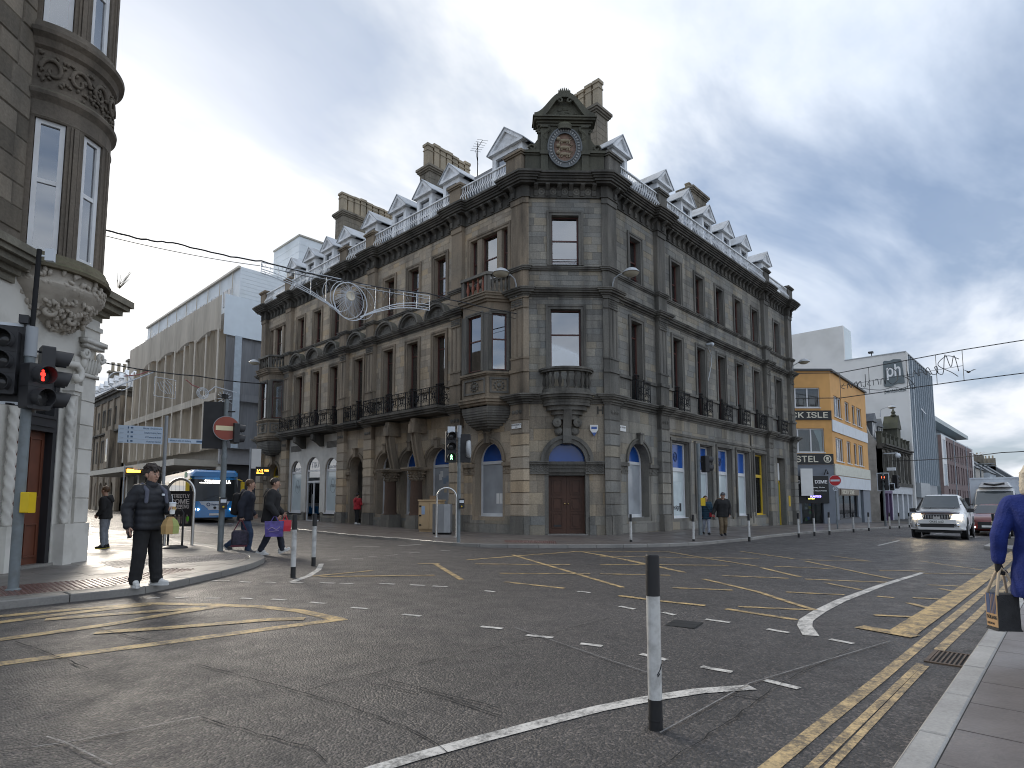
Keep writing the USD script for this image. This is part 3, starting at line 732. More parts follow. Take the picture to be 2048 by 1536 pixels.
core = Polygon([(X0 + REC, yl(LL)), (X0 + REC, PLc[1] - 0.11), (PRc[0] - 0.11, Y0 + REC), (PRc[0] + LR, Y0 + REC), (PRc[0] + LR, Y0 + 11), (X0 + 11, Y0 + 11), (X0 + 11, yl(LL))])
cc = np.array([1, -1]) / 2 ** .5; cn = np.array([1, 1]) / 2 ** .5
corner_l = unary_union([sbox(X0, PLc[1], X0 + 1, PLc[1] + 0.72), Polygon([tuple(PLc), tuple(PLc + cc * 0.24), tuple(PLc + cc * 0.24 + cn * 0.6), tuple(PLc + [0.6, 0.3])])])
corner_r = unary_union([sbox(PRc[0], Y0, PRc[0] + 0.72, Y0 + 1), Polygon([tuple(PRc), tuple(PRc - cc * 0.24), tuple(PRc - cc * 0.24 + cn * 0.6), tuple(PRc + [0.3, 0.6])])])
piers = [sbox(X0, yl(a), X0 + 1, yl(b)) for a, b in PIER_L[1:]] + [sbox(PRc[0] + a, Y0, PRc[0] + b, Y0 + 1) for a, b in PIER_R[1:]] + [corner_l, corner_r]
foot = unary_union([core.buffer(0.002), *[p.buffer(0.002) for p in piers]]).buffer(-0.002)


def steps(mb, plan, prof):
 """A moulding that follows the plan: slabs of growing projection, (z0, z1, projection)."""
 for z0, z1, off in prof:
  mb.prism(plan.buffer(off, join_style=2), z0, z1)


CAND = []       # ashlar blocks, the largest in view become parts


def ashlar(T, poly, zs, lmin, lmax, d, rng, m, joint=0.009, proud=0.014, clip=0.03):
 """Courses of blocks over a wall polygon given in the wall's frame."""
 pp = shapely.prepared.prep(poly); x0, _, x1, _ = poly.bounds
 for za, zb in zip(zs[:-1], zs[1:]):
  x = x0 - rng.uniform(0, lmax)
  while x < x1:
   w = rng.uniform(lmin, lmax)
   b = sbox(max(x, x0 - 1) + joint / 2, za + joint / 2, x + w - joint / 2, zb - joint / 2); x += w
   if not pp.intersects(b):
    continue
   mb = MB(T)
   dd = proud + rng.uniform(-0.004, 0.004)
   if pp.contains(b):
    a = b.bounds; mb.box(a[0], a[2], a[1], a[3], d, d + dd, open_back=True); area = b.area
   else:
    g = b.intersection(poly); area = g.area
    if area < clip:
     if area > 0.004:
      mb.prism(g, d, d + dd)
     if mb.empty:
      continue
    else:
     mb.prism(g, d, d + dd)
    if mb.empty:
     continue
   c = (T @ np.array([b.centroid.x, b.centroid.y, d, 1.0]))[:3]
   CAND.append((area / float(c @ c), mb, m))


def arch(c, z0, zs, r, n=14):
 return Polygon([(c - r, z0), (c + r, z0), *[(c + r * math.cos(t), zs + r * math.sin(t)) for t in np.linspace(0, PI, n)]])


def rect(c, w, z0, z1):
 return sbox(c - w / 2, z0, c + w / 2, z1)


OWNER = [main]


def sash(T, c, w, z0, z1, d, mframe=m_sash, meet=0.5, bars=True, under=None, glass=None, fw=0.055, transom=None, name='window', blind=None):
 """A sash window: frame (the part) with its panes as sub-parts."""
 mb = MB(T)
 for a, b, e, f in ((c - w / 2, c - w / 2 + fw, z0, z1), (c + w / 2 - fw, c + w / 2, z0, z1), (c - w / 2 + fw, c + w / 2 - fw, z0, z0 + fw * 1.3), (c - w / 2 + fw, c + w / 2 - fw, z1 - fw, z1)):
  mb.box(a, b, e, f, d - 0.05, d + 0.03)
 zm = z0 + (z1 - z0) * meet
 mb.box(c - w / 2 + fw, c + w / 2 - fw, zm - fw / 2, zm + fw / 2, d - 0.045, d + 0.02)
 if bars:
  for k in (0.16, 0.30):
   mb.tube([(c - w / 2, z0 + k, d + 0.09), (c + w / 2, z0 + k, d + 0.09)], 0.016, 5)
 p = OWNER[0].w(name, mb, mframe)
 for a, b in ((z0 + fw * 1.3, zm - fw / 2), (zm + fw / 2, z1 - fw)):
  part(p, 'pane', MB(T).box(c - w / 2 + fw, c + w / 2 - fw, a, b, d - 0.022, d - 0.012), glass or m_glass, inv=OWNER[0].inv)
 if blind:
  part(p, 'blind', MB(T).box(c - w / 2 + fw, c + w / 2 - fw, z1 - (z1 - z0) * blind, z1 - fw, d - 0.13, d - 0.11), m_blind, inv=OWNER[0].inv)
 return p


def surround(T, hole, w1=0.2, d=-REC, p1=0.06, p2=0.035):
 """Moulded architrave around an opening: an outer fillet and a lower inner band."""
 mb = MB(T)
 b = hole.bounds; cut = sbox(b[0] - 1, b[1] - 1, b[2] + 1, b[1] - 0.001)
 o = hole.buffer(w1, join_style=2).difference(cut); i = hole.buffer(w1 * 0.55, join_style=2).difference(cut)
 mb.prism(o.difference(i), d, d + p1 + 0.014)
 mb.prism(i.difference(hole), d, d + p2 + 0.014)
 return mb


Z1, Z2, ZW2, ZF, ZC = 5.8, 10.25, 11.2, 14.2, 15.15
UPCOURSE = [5.8]
rng = random.Random(21)
zz = 6.85
while zz < 14.15:
 UPCOURSE.append(zz); zz += rng.choice([0.2, 0.24, 0.28, 0.33])
UPCOURSE.append(14.2)
LOWC = [0.85, 1.32, 1.8, 2.28, 2.6, 3.0, 3.45, 3.92, 4.4, 4.9, 5.5]

surr, brk, hoods, iron_panels = {True: MB(), False: MB()}, [], [], []
bays_l = [[7.75 - 2.1, 7.75, 7.75 + 2.1], [12.7], [15.35, 17.5, 19.65]]
win2_l = [c for b in bays_l for c in b]
win_r = [2.5, 6.27, 8.8, 11.26, 13.75, 16.3, 20.0]
TRI_L = [2.27, 22.9]
holes_l, holes_r, holes_c = [], [], []

# openings
for c in win2_l:
 holes_l += [rect(-c, 0.86, 11.22, 13.3), rect(-c, 0.86, 5.85, 9.45)]
for c in TRI_L:
 holes_l += [rect(-c, 0.98, 11.25, 13.35), rect(-c - 0.98, 0.42, 11.25, 13.35), rect(-c + 0.98, 0.42, 11.25, 13.35), rect(-c, 2.2, 6.9, 9.45)]
 holes_l.append(arch(-c, 0.8, 3.15, 0.86))
for c in bays_l[0]:
 holes_l.append(arch(-c, 0.8, 3.15, 0.86))
holes_l.append(arch(-12.7, 0.1, 3.3, 0.66))
SHOP = [(15.35, 0.8, 0.72), (17.5, 0.25, 0.86), (19.65, 0.8, 0.72)]
for c, z0, r in SHOP:
 holes_l.append(arch(-c, z0, 3.3, r))
for c in win_r:
 holes_r += [rect(c, 0.88, 11.22, 13.3), rect(c, 0.88, 5.85, 9.45)]
holes_r.append(arch(2.5, 0.75, 3.15, 0.85))
for c in win_r[1:6]:
 holes_r.append(rect(c, 1.66, 0.65, 4.3))
holes_r.append(rect(20.0, 1.35, -0.3, 4.3))
CM = LC / 2
holes_c = [rect(CM, 1.14, 11.28, 13.45), rect(CM, 1.26, 6.93, 9.4), unary_union([rect(CM, 1.5, 0.1, 3.08), arch(CM, 0.5, 3.07, 0.75)])]

walls = []
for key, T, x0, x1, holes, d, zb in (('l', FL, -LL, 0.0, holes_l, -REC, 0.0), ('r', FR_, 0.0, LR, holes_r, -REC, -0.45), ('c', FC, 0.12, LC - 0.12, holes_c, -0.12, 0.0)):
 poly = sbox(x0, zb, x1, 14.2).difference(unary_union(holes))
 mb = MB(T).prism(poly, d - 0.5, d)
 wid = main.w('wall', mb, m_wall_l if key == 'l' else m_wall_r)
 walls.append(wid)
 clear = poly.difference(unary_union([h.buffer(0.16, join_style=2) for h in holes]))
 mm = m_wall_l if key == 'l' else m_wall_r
 low = clear.intersection(sbox(x0, 0.85, x1, 5.5))
 if key == 'l':
  low = low.difference(sbox(-20.65, 0, -14.45, 5.5))
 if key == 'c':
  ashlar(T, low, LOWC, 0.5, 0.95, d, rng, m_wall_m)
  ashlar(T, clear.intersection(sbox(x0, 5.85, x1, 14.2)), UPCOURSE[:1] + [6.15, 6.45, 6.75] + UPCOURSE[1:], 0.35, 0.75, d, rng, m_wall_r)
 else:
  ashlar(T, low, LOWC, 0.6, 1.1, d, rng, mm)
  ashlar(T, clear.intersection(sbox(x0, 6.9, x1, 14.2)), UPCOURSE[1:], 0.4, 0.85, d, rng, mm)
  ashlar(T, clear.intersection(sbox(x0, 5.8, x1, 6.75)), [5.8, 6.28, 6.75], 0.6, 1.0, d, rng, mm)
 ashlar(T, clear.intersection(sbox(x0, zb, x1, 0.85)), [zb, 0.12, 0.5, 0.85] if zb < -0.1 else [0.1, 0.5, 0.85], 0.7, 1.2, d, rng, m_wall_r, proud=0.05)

# rooms behind the windows
ib = core.buffer(-0.62); mb = MB()
for z in (0.1, 5.6, 10.3, 14.2):
 mb.prism(ib, z - 0.15, z)
inner = core.buffer(-4.5)
main.w('floor', mb, m_room)
main.w('inner_wall', MB().prism(core.buffer(-4.0).difference(inner), 0.1, 14.1), m_room)

# string courses and cornices, all round
mb = MB()
steps(mb, foot, [(5.42, 5.5, 0.05), (5.5, 5.6, 0.12), (5.6, 5.68, 0.22), (5.68, 5.75, 0.3), (5.75, 5.8, 0.34)])
main.w('string_course', mb, m_trim)
mb = MB()
steps(mb, foot, [(9.92, 9.99, 0.04), (9.99, 10.07, 0.1), (10.07, 10.15, 0.2), (10.15, 10.21, 0.26), (10.21, 10.25, 0.29)])
main.w('string_course', mb, m_trim)
mb = MB()
steps(mb, foot, [(11.04, 11.1, 0.05), (11.1, 11.17, 0.1), (11.17, 11.21, 0.13)])
main.w('sill_course', mb, m_trim)
mb = MB()
steps(mb, foot, [(14.2, 14.24, 0.06), (14.24, 14.72, 0.03), (14.72, 14.8, 0.26), (14.8, 14.9, 0.34), (14.9, 14.98, 0.4), (14.98, 15.06, 0.46), (15.06, 15.15, 0.52)])
main.w('cornice', mb, m_corn)
# sill band between the first-floor windows, plinth
for key, T, x0, x1, holes, d in (('l', FL, -LL, 0.0, holes_l, -REC), ('r', FR_, 0.0, LR, holes_r, -REC)):
 b = sbox(x0, 6.74, x1, 6.88).difference(unary_union([h.buffer(0.1) for h in holes]))
 if key == 'l':
  b = b.difference(unary_union([rect(-c, 2.9, 6, 7.5) for c in TRI_L]))
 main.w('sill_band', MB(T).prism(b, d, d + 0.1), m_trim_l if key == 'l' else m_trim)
 b = sbox(x0, 3.0 - 0.06, x1, 3.1).difference(unary_union([h.buffer(0.02) for h in holes]))
 if key == 'l':
  b = b.difference(sbox(-20.65, 0, -14.45, 6))
 else:
  b = b.intersection(sbox(0, 0, 4.2, 6))
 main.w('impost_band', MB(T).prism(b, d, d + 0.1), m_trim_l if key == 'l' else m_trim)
 fr = sbox(x0, 2.62, x1, 2.93).difference(unary_union([h.buffer(0.02) for h in holes]))
 fr = fr.difference(sbox(-20.65, 0, -14.45, 6)) if key == 'l' else fr.intersection(sbox(0, 0, 4.2, 6))
 mbf = MB(T).prism(fr, d, d + 0.03); r2 = random.Random(4)
 for g in getattr(fr, 'geoms', [fr]):       # carved leaf frieze
  a = g.bounds; x = a[0] + 0.06
  while x < a[2] - 0.05:
   mbf.sphere((x, 2.775 + r2.uniform(-.07, .07), d + 0.03), r2.uniform(0.04, 0.065), 4, sc=(1, 1, 0.6)); x += 0.075
 main.w('carved_frieze', mbf, m_trim_l if key == 'l' else m_trim)

# piers: rusticated below, panelled pilasters above
ctr = []
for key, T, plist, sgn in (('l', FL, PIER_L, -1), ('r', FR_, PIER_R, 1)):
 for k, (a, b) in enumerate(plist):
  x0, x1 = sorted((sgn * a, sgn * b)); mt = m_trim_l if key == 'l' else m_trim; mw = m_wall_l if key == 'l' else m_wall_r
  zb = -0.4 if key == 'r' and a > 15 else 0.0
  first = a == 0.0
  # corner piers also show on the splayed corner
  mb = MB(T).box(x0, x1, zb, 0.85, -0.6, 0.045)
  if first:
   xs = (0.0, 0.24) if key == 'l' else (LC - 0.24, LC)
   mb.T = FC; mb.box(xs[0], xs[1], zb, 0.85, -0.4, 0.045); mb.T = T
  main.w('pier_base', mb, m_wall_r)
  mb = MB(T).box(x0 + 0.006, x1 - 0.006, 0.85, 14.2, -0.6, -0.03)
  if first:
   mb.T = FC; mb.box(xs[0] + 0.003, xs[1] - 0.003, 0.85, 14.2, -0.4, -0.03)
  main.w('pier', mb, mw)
  for za, zb2 in zip([0.85, 1.32, 1.8, 2.28, 2.76, 3.24, 3.72, 4.2], [1.32, 1.8, 2.28, 2.76, 3.24, 3.72, 4.2, 4.75]):
   mb = MB(T).box(x0, x1, za + 0.025, zb2 - 0.025, -0.24, 0.0)
   if first:
    mb.T = FC; mb.box(xs[0], xs[1], za + 0.025, zb2 - 0.025, -0.3, 0.0)
   c = (T @ np.array([(x0 + x1) / 2, za, 0, 1.0]))[:3]
   CAND.append((0.9 * 0.5 / float(c @ c), mb, mw))
  mb = MB(T)
  def bx(x0_, x1_, za, zb_, d, first=first, mb=mb, T=T, key=key):
   mb.T = T; mb.box(x0_, x1_, za, zb_, -0.24, d)
   if first:
    mb.T = FC
    e = (x0_ - x0) if key == 'l' else (x1 - x1_)
    xa = (0.0 - d * 0.41, 0.24 - max(e, 0)) if key == 'l' else (LC - 0.24 + max(e, 0), LC + d * 0.41)
    mb.box(xa[0], xa[1], za, zb_, -0.3, d)
  bx(x0, x1, 4.78, 5.42, 0.0); bx(x0, x1, 5.8, 6.74, 0.01); bx(x0 - 0.03, x1 + 0.03, 6.74, 6.88, 0.06)
  bx(x0 + 0.02, x1 - 0.02, 6.88, 7.3, 0.0); bx(x0, x1, 7.3, 7.38, 0.03)
  bx(x0 + 0.05, x1 - 0.05, 7.38, 9.45, -0.045)
  mb.T = T
  for xa, xb in ((x0 + 0.05, x0 + 0.14), ((x0 + x1) / 2 - 0.045, (x0 + x1) / 2 + 0.045), (x1 - 0.14, x1 - 0.05)):
   mb.box(xa, xb, 7.38, 9.45, -0.045, -0.012)
  bx(x0 + 0.02, x1 - 0.02, 9.45, 9.52, 0.02)
  bx(x0 + 0.04, x1 - 0.04, 9.52, 9.85, -0.01); bx(x0 - 0.02, x1 + 0.02, 9.85, 9.92, 0.03)
  bx(x0, x1, 10.25, 11.04, 0.0); bx(x0 + 0.04, x1 - 0.04, 11.21, 13.95, -0.02); bx(x0, x1, 13.95, 14.2, 0.02)
  main.w('pilaster', mb, mt)
  mb = MB(T); r2 = random.Random(k)
  for i in range(9):      # carved capital and rosettes
   for j in range(3):
    mb.sphere((x0 + 0.08 + i * (x1 - x0 - 0.16) / 8, 9.58 + j * 0.1 + r2.uniform(-.02, .02), -0.01), 0.045, 4, sc=(1, 1, 0.7))
  for i in range(3):
   mb.lathe([(0.09, 0), (0.09, 0.02), (0.05, 0.025), (0.04, 0.045), (0, 0.05)], n=8, T=TR() @ np.array([[1, 0, 0, x0 + 0.17 + i * (x1 - x0 - 0.34) / 2], [0, 1, 0, 5.1], [0, 0, 1, 0.0], [0, 0, 0, 1.0]]))
  main.w('capital_carving', mb, m_trim)

# window surrounds, sashes, lunette hoods
for key, T, centres in (('l', FL, [-c for c in win2_l]), ('r', FR_, win_r)):
 mt = m_trim_l if key == 'l' else m_trim
 for k, c in enumerate(centres):
  main.w('window_surround', surround(T, rect(c, 0.86 + 0.02 * (key == 'r'), 11.22, 13.3)), mt)
  main.w('window_surround', surround(T, rect(c, 0.86 + 0.02 * (key == 'r'), 6.9, 9.45)), mt)
  w = 0.86 if key == 'l' else 0.88
  sash(T, c, w, 11.22, 13.3, -REC - 0.24, meet=0.52, blind=[0.45, 0.35, 0.5, 0.9, 0.4, None, 0.5][k % 7])
  sash(T, c, w, 5.85, 9.45, -REC - 0.28, meet=0.82, bars=False, blind=[None, None, 0.55, None, 0.95, None, None][(k + 3) % 7])
  mb = MB(T)                                             # iron guard in the window foot
  for i in range(8):
   x = c - w / 2 + 0.05 + i * (w - 0.1) / 7; mb.box(x - 0.009, x + 0.009, 5.85, 7.1, -REC - 0.16, -REC - 0.14)
  mb.box(c - w / 2, c + w / 2, 7.08, 7.12, -REC - 0.17, -REC - 0.13)
  main.w('window_guard', mb, m_ironb)
  if key == 'l':                                         # half-round hood on the string course
   mb = MB(T); r_ = 0.82; n = 12
   outer = Polygon([(c + r_ * math.cos(t), 10.25 + 0.68 * math.sin(t)) for t in np.linspace(0, PI, n)])
   inn = Polygon([(c + 0.64 * math.cos(t), 10.25 + 0.50 * math.sin(t)) for t in np.linspace(0, PI, n)])
   inn2 = Polygon([(c + 0.73 * math.cos(t), 10.25 + 0.59 * math.sin(t)) for t in np.linspace(0, PI, n)])
   mb.prism(outer.difference(inn2), -REC, 0.13).prism(inn2.difference(inn), -REC, 0.06).prism(inn, -REC, -0.1)
   for i in range(7):
    a = PI * (i + 0.5) / 7; mb.sphere((c + 0.4 * math.cos(a), 10.28 + 0.3 * math.sin(a), -0.1), 0.06, 4, sc=(1, 1, 0.5))
   main.w('hood', mb, m_trim)
for c in TRI_L:
 mb = MB(FL)
 hs = unary_union([rect(-c, 2.38, 11.25, 13.35)])
 main.w('window_surround', surround(FL, hs), m_trim_l)
 for dx, w in ((0, 0.98), (-0.98, 0.42), (0.98, 0.42)):
  sash(FL, -c + dx, w, 11.25, 13.35, -REC - 0.2, bars=False, meet=0.5, blind=0.3 if dx == 0 else None)

# brackets and parapet piers
for key, T, x0, x1, d in (('l', FL, -LL, -0.25, -REC), ('r', FR_, 0.25, LR, -REC), ('c', FC, 0.3, LC - 0.3, -0.12)):
 n = int(round((x1 - x0) / 0.5)); sgn = -1 if key == 'l' else 1
 for i in range(n):
  x = x0 + (i + 0.5) * (x1 - x0) / n
  s_ = abs(x) if key != 'c' else -1
  onp = key != 'c' and any(a - 0.02 < s_ < b + 0.02 for a, b in (PIER_L if key == 'l' else PIER_R))
  dd = 0.0 if onp else d
  prof = Polygon([(dd, 14.24), (dd + 0.1, 14.27), (dd + 0.13, 14.4), (dd + 0.11, 14.5), (dd + 0.24, 14.6), (dd + 0.33, 14.66), (dd + 0.33, 14.72), (dd, 14.72)])
  t2 = T @ np.array([[0, 0, 1, x - 0.085], [0, 1, 0, 0], [1, 0, 0, 0], [0, 0, 0, 1.0]])
  main.w('bracket', MB().prism(prof, 0, 0.17, t2), m_corn)
  if key == 'c' and i < n - 1:
   main.w('roundel', MB(FC).lathe([(0.15, 0), (0.15, 0.03), (0.1, 0.035), (0.08, 0.015), (0.05, 0.04), (0, 0.05)], n=12, T=np.array([[1, 0, 0, x + 0.5 * (x1 - x0) / n], [0, 1, 0, 14.48], [0, 0, 1, d + 0.03], [0, 0, 0, 1.0]])), m_wall_r)

railpts = []
for key, T, plist, sgn in (('l', FL, PIER_L, -1), ('r', FR_, PIER_R, 1)):
 for k, (a, b) in enumerate(plist):
  x0, x1 = sorted((sgn * a, sgn * b)); dpt = 0.42
  mb = MB(T)
  if a == 0.0:
   if key == 'l':
    x0 -= 0.15
   else:
    x1 += 0.15
  dd = 0.12
  mb.box(x0, x1, ZC, 16.05, -dpt, dd); mb.box(x0 - 0.03, x1 + 0.03, ZC, ZC + 0.12, -dpt, dd + 0.03)
  mb.box(x0 - 0.06, x1 + 0.06, 16.05, 16.12, -dpt - 0.04, dd + 0.06); mb.box(x0 - 0.11, x1 + 0.11, 16.12, 16.2, -dpt - 0.08, dd + 0.11); mb.box(x0 - 0.07, x1 + 0.07, 16.2, 16.26, -dpt - 0.05, dd + 0.07)
  main.w('parapet_pier', mb, m_trim_l if key == 'l' else m_trim)
 for k in range(len(plist) - 1):
  a, b = plist[k][1] + (0.15 if k == 0 else 0), plist[k + 1][0]
  x0, x1 = sorted((sgn * a, sgn * b)); n = int((x1 - x0) / 0.165); dd = 0.0
  main.w('handrail', MB(T).box(x0, x1, 15.98, 16.04, dd - 0.05, dd + 0.05).box(x0, x1, ZC + 0.03, ZC + 0.07, dd - 0.03, dd + 0.03), m_railw)
  for i in range(n):
   x = x0 + (i + 0.5) * (x1 - x0) / n
   pr = [(0.0, ZC + 0.07), (0.13, ZC + 0.16), (0.17, ZC + 0.28), (0.11, ZC + 0.42), (0.03, ZC + 0.55), (0.0, ZC + 0.7), (0.0, 15.98)]
   mb = MB(T)
   a_ = np.array([[x - 0.02, z, dd + p + 0.012] for p, z in pr]); b_ = a_ + [0.04, 0, 0]; c_ = b_ - [0, 0, 0.024]; d_ = a_ - [0, 0, 0.024]
   m_ = len(pr); vv = np.vstack([a_, b_, c_, d_])
   mb.add(vv, np.array([[p * m_ + i_, ((p + 1) % 4) * m_ + i_, ((p + 1) % 4) * m_ + i_ + 1, p * m_ + i_ + 1] for p in range(4) for i_ in range(m_ - 1)]))
   main.w('baluster', mb, m_railw)

# oriel bays with balustraded tops on the left street front
for oi, c in enumerate(TRI_L):
 W, F_, P = 1.38, 0.78, 0.62
 plan = lambda g=0.0: Polygon([(-c - W - g, -0.3), (-c - W - g, -REC + 0.02), (-c - F_ - g * 0.5, P + g), (-c + F_ + g * 0.5, P + g), (-c + W + g, -REC + 0.02), (-c + W + g, -0.3)])
 tv = FL @ np.array([[1, 0, 0, 0], [0, 0, 1, 0], [0, 1, 0, 0], [0, 0, 0, 1.0]])      # plan (x, d) extruded up
 mb = MB()
 for z0, z1, g in ((5.42, 5.5, 0.0), (5.5, 5.6, 0.06), (5.6, 5.72, 0.14), (5.72, 5.8, 0.18), (5.8, 6.74, -0.02), (6.74, 6.8, 0.05), (6.8, 6.88, 0.1), (9.45, 9.9, -0.02), (9.9, 10.0, 0.06), (10.0, 10.12, 0.15), (10.12, 10.22, 0.2), (10.22, 10.27, 0.24)):
  if z0 == 9.45:
   main.w('oriel_base', mb, m_trim_l); mb = MB()
  mb.prism(plan(g), z0, z1, tv)
 main.w('oriel_cornice', mb, m_trim_l)
 mb = MB()                                                      # corbel below the oriel
 for k in range(10):
  u = k / 9; s_ = 0.10 + 0.9 * (1 - (1 - u) ** 2) ** 0.5 if u > 0 else 0.1
  q = affinity.scale(plan(), s_, s_, origin=(-c, -REC))
  mb.prism(q, 4.55 + 0.9 * u - 0.1, 4.55 + 0.9 * u + 0.002 * k, tv)
 r2 = random.Random(7)
 for k in range(70):
  u = r2.random(); s_ = 0.14 + 0.66 * u; z = 4.5 + 0.55 * u; a = r2.uniform(0.15, PI - 0.15)
  mb.T = FL; mb.sphere((-c + 0.98 * s_ * math.cos(a), z, -REC + 0.8 * s_ * math.sin(a) + 0.05), 0.085, 4)
 mb.T = FL; mb.lathe([(0.0, 4.25), (0.08, 4.32), (0.12, 4.45), (0.2, 4.55)], n=8, T=np.array([[1, 0, 0, -c], [0, 0, 1, 0], [0, 1, 0, -REC + 0.1], [0, 0, 0, 1.0]]))
 main.w('carved_corbel', mb, m_trim)
 # three faces, each a post frame with a sash
 P4 = [(-c - W, -REC + 0.02), (-c - F_, P), (-c + F_, P), (-c + W, -REC + 0.02)]
 for fi in range(3):
  a = np.array([P4[fi][0], P4[fi][1]]); b = np.array([P4[fi + 1][0], P4[fi + 1][1]]); ln = np.hypot(*(b - a)); e = (b - a) / ln
  T2 = np.eye(4); T2[:3, 0] = [e[0], 0, e[1]]; T2[:3, 1] = [0, 1, 0]; T2[:3, 2] = [-e[1], 0, e[0]] if False else np.cross([e[0], 0, e[1]], [0, 1, 0]); T2[:3, 3] = [a[0], 0, a[1]]
  T3 = FL @ T2
  ww = 0.62 if fi != 1 else 0.86
  h = sbox(ln / 2 - ww / 2, 6.95, ln / 2 + ww / 2, 9.4)
  frame = sbox(0.0, 6.88, ln, 9.45).difference(h)
  mb = MB(T3).prism(frame, -0.18, -0.001)
  mb2 = surround(T3, h, 0.12, -0.001, 0.04, 0.02)
  mb.add(*mb2.arr()) if mb.T is None else (lambda v_, f_: (mb.v.append(v_), mb.f.append(f_ + mb.k), setattr(mb, 'k', mb.k + len(v_))))(*mb2.arr())
  main.w('oriel_face', mb, m_trim)
  sash(T3, ln / 2, ww, 6.95, 9.4, -0.1, bars=False, meet=0.55, blind=0.98 if (fi == 2 and oi == 0) else None)
  mb = MB(T3)                                               # carved panels below the sill
  mb.box(0.12, ln - 0.12, 5.98, 6.06, -0.02, 0.02); mb.box(0.12, ln - 0.12, 6.56, 6.64, -0.02, 0.02); mb.box(0.12, 0.2, 6.06, 6.56, -0.02, 0.02); mb.box(ln - 0.2, ln - 0.12, 6.06, 6.56, -0.02, 0.02)
  for k in range(10):
   t_ = 2 * PI * k / 10; mb.sphere((ln / 2 + 0.2 * math.cos(t_), 6.31 + 0.18 * math.sin(t_), 0.0), 0.05, 4, sc=(1, 1, .7))
  mb.sphere((ln / 2, 6.31, 0.0), 0.1, 5, sc=(1, 1, .6))
  main.w('carved_panel', mb, m_trim)
  # balustrade above
  mb = MB(T3); mb.box(0.0, 0.14, 10.27, 11.05, -0.16, 0.06); mb.box(ln - 0.14, ln, 10.27, 11.05, -0.16, 0.06); mb.box(0.0, ln, 10.27, 10.36, -0.14, 0.04)
  mb.box(-0.05, ln + 0.05, 11.05, 11.17, -0.2, 0.1)
  main.w('balcony_rail', mb, m_trim)
  nb = 4 if ln > 1.2 else 4
  for k in range(nb):
   x = 0.14 + (k + 0.5) * (ln - 0.28) / nb
   main.w('stone_baluster', MB(T3).lathe([(0.05, 10.36), (0.05, 10.44), (0.035, 10.47), (0.075, 10.62), (0.06, 10.76), (0.03, 10.9), (0.055, 10.96), (0.055, 11.05)], n=8, T=np.array([[1, 0, 0, x], [0, 0, 1, 0], [0, 1, 0, -0.05], [0, 0, 0, 1.0]])), m_trim if (oi or fi != 1) else m_copper, True)

# ground floor arches on the left street: recessed white frames, blue lunettes, keystones
def arch_window(T, c, z0, zs, r, d, mframe, lun, poster=False, film=None):
 fr = arch(c, z0, zs, r).difference(unary_union([sbox(c - r + 0.09, z0 + 0.14, c + r - 0.09, zs - 0.07), arch(c, zs + 0.06, zs + 0.06, r - 0.09)]))
 p = main.w('arched_window', MB(T).prism(fr, d - 0.06, d + 0.03).box(c - r - 0.03, c + r + 0.03, z0 - 0.06, z0 + 0.01, d - 0.1, d + 0.14), mframe)
 part(p, 'pane', MB(T).box(c - r + 0.09, c + r - 0.09, z0 + 0.14, zs - 0.07, d - 0.02, d - 0.01), film or (m_filmg if poster else m_shopglass), inv=MI)
 part(p, 'fanlight', MB(T).prism(arch(c, zs + 0.06, zs + 0.06, r - 0.09), d - 0.02, d - 0.008), lun, inv=MI)
 if poster:
  part(p, 'blind', MB(T).box(c - r + 0.1, c + r - 0.1, z0 + 0.15, zs - 0.08, d - 0.056, d - 0.05), mat('window_screen', (0.42, 0.44, 0.46), 0.7), inv=MI)
 return p


arch_l = [-2.27] + [-c for c in bays_l[0]] + [-22.9]
for k, c in enumerate(arch_l):
 T = FL
 p = arch_window(T, c, 0.8, 3.15, 0.86, -REC - 0.42, m_wframe if k < 4 else m_yframe, m_blue if k in (0, 1, 2) else (m_glass), poster=True)
 r2 = random.Random(k)
 if k == 0:
  for x in (-0.08, 0.12):
   part(p, 'notice', MB(T).box(c + x + 0.14, c + x + 0.31, 1.35, 1.8, -REC - 0.429, -REC - 0.426), m_paper, inv=MI)
 elif k < 4:
  for i in range(9):
   x, z = c + r2.uniform(-.6, .45), r2.uniform(1.2, 2.7)
   part(p, 'notice', MB(T).box(x, x + 0.21, z, z + 0.29, -REC - 0.429 + i * 0.001, -REC - 0.4285 + i * 0.001), mat(f'notice_{i % 4}', [(0.6, 0.6, 0.58), (0.42, 0.44, 0.46), (0.5, 0.42, 0.3), (0.2, 0.26, 0.33)][i % 4], 0.7), inv=MI)
def arch_moulding(T, c, zs, r, d, key=True, wd=0.2):
 mb = MB(T)
 o1, o2, o3 = arch(c, zs, zs, r + wd), arch(c, zs, zs, r + wd * 0.6), arch(c, zs, zs, r)
 mb.prism(o1.difference(o2), d, d + 0.1).prism(o2.difference(o3), d, d + 0.06)
 if key:
  mb.box(c - 0.12, c + 0.12, zs + r - 0.06, zs + r + 0.42, d, d + 0.2); mb.box(c - 0.15, c + 0.15, zs + r + 0.36, zs + r + 0.44, d, d + 0.24)
 return mb
for c in arch_l:
 main.w('arch_moulding', arch_moulding(FL, c, 3.15, 0.86, -REC), m_trim_l)
main.w('arch_moulding', arch_moulding(FL, -12.7, 3.3, 0.66, -REC), m_trim_l)
main.w('arch_moulding', arch_moulding(FR_, 2.5, 3.15, 0.85, -REC), m_trim)
arch_window(FR_, 2.5, 0.75, 3.15, 0.85, -REC - 0.42, m_wframe, m_blue, poster=True)
main.w('doorway', MB(FL).box(-13.36, -12.04, 0.1, 0.14, -REC - 1.2, -REC).prism(arch(-12.7, 0.14, 3.3, 0.66), -REC - 1.2, -REC - 1.15), m_dark)

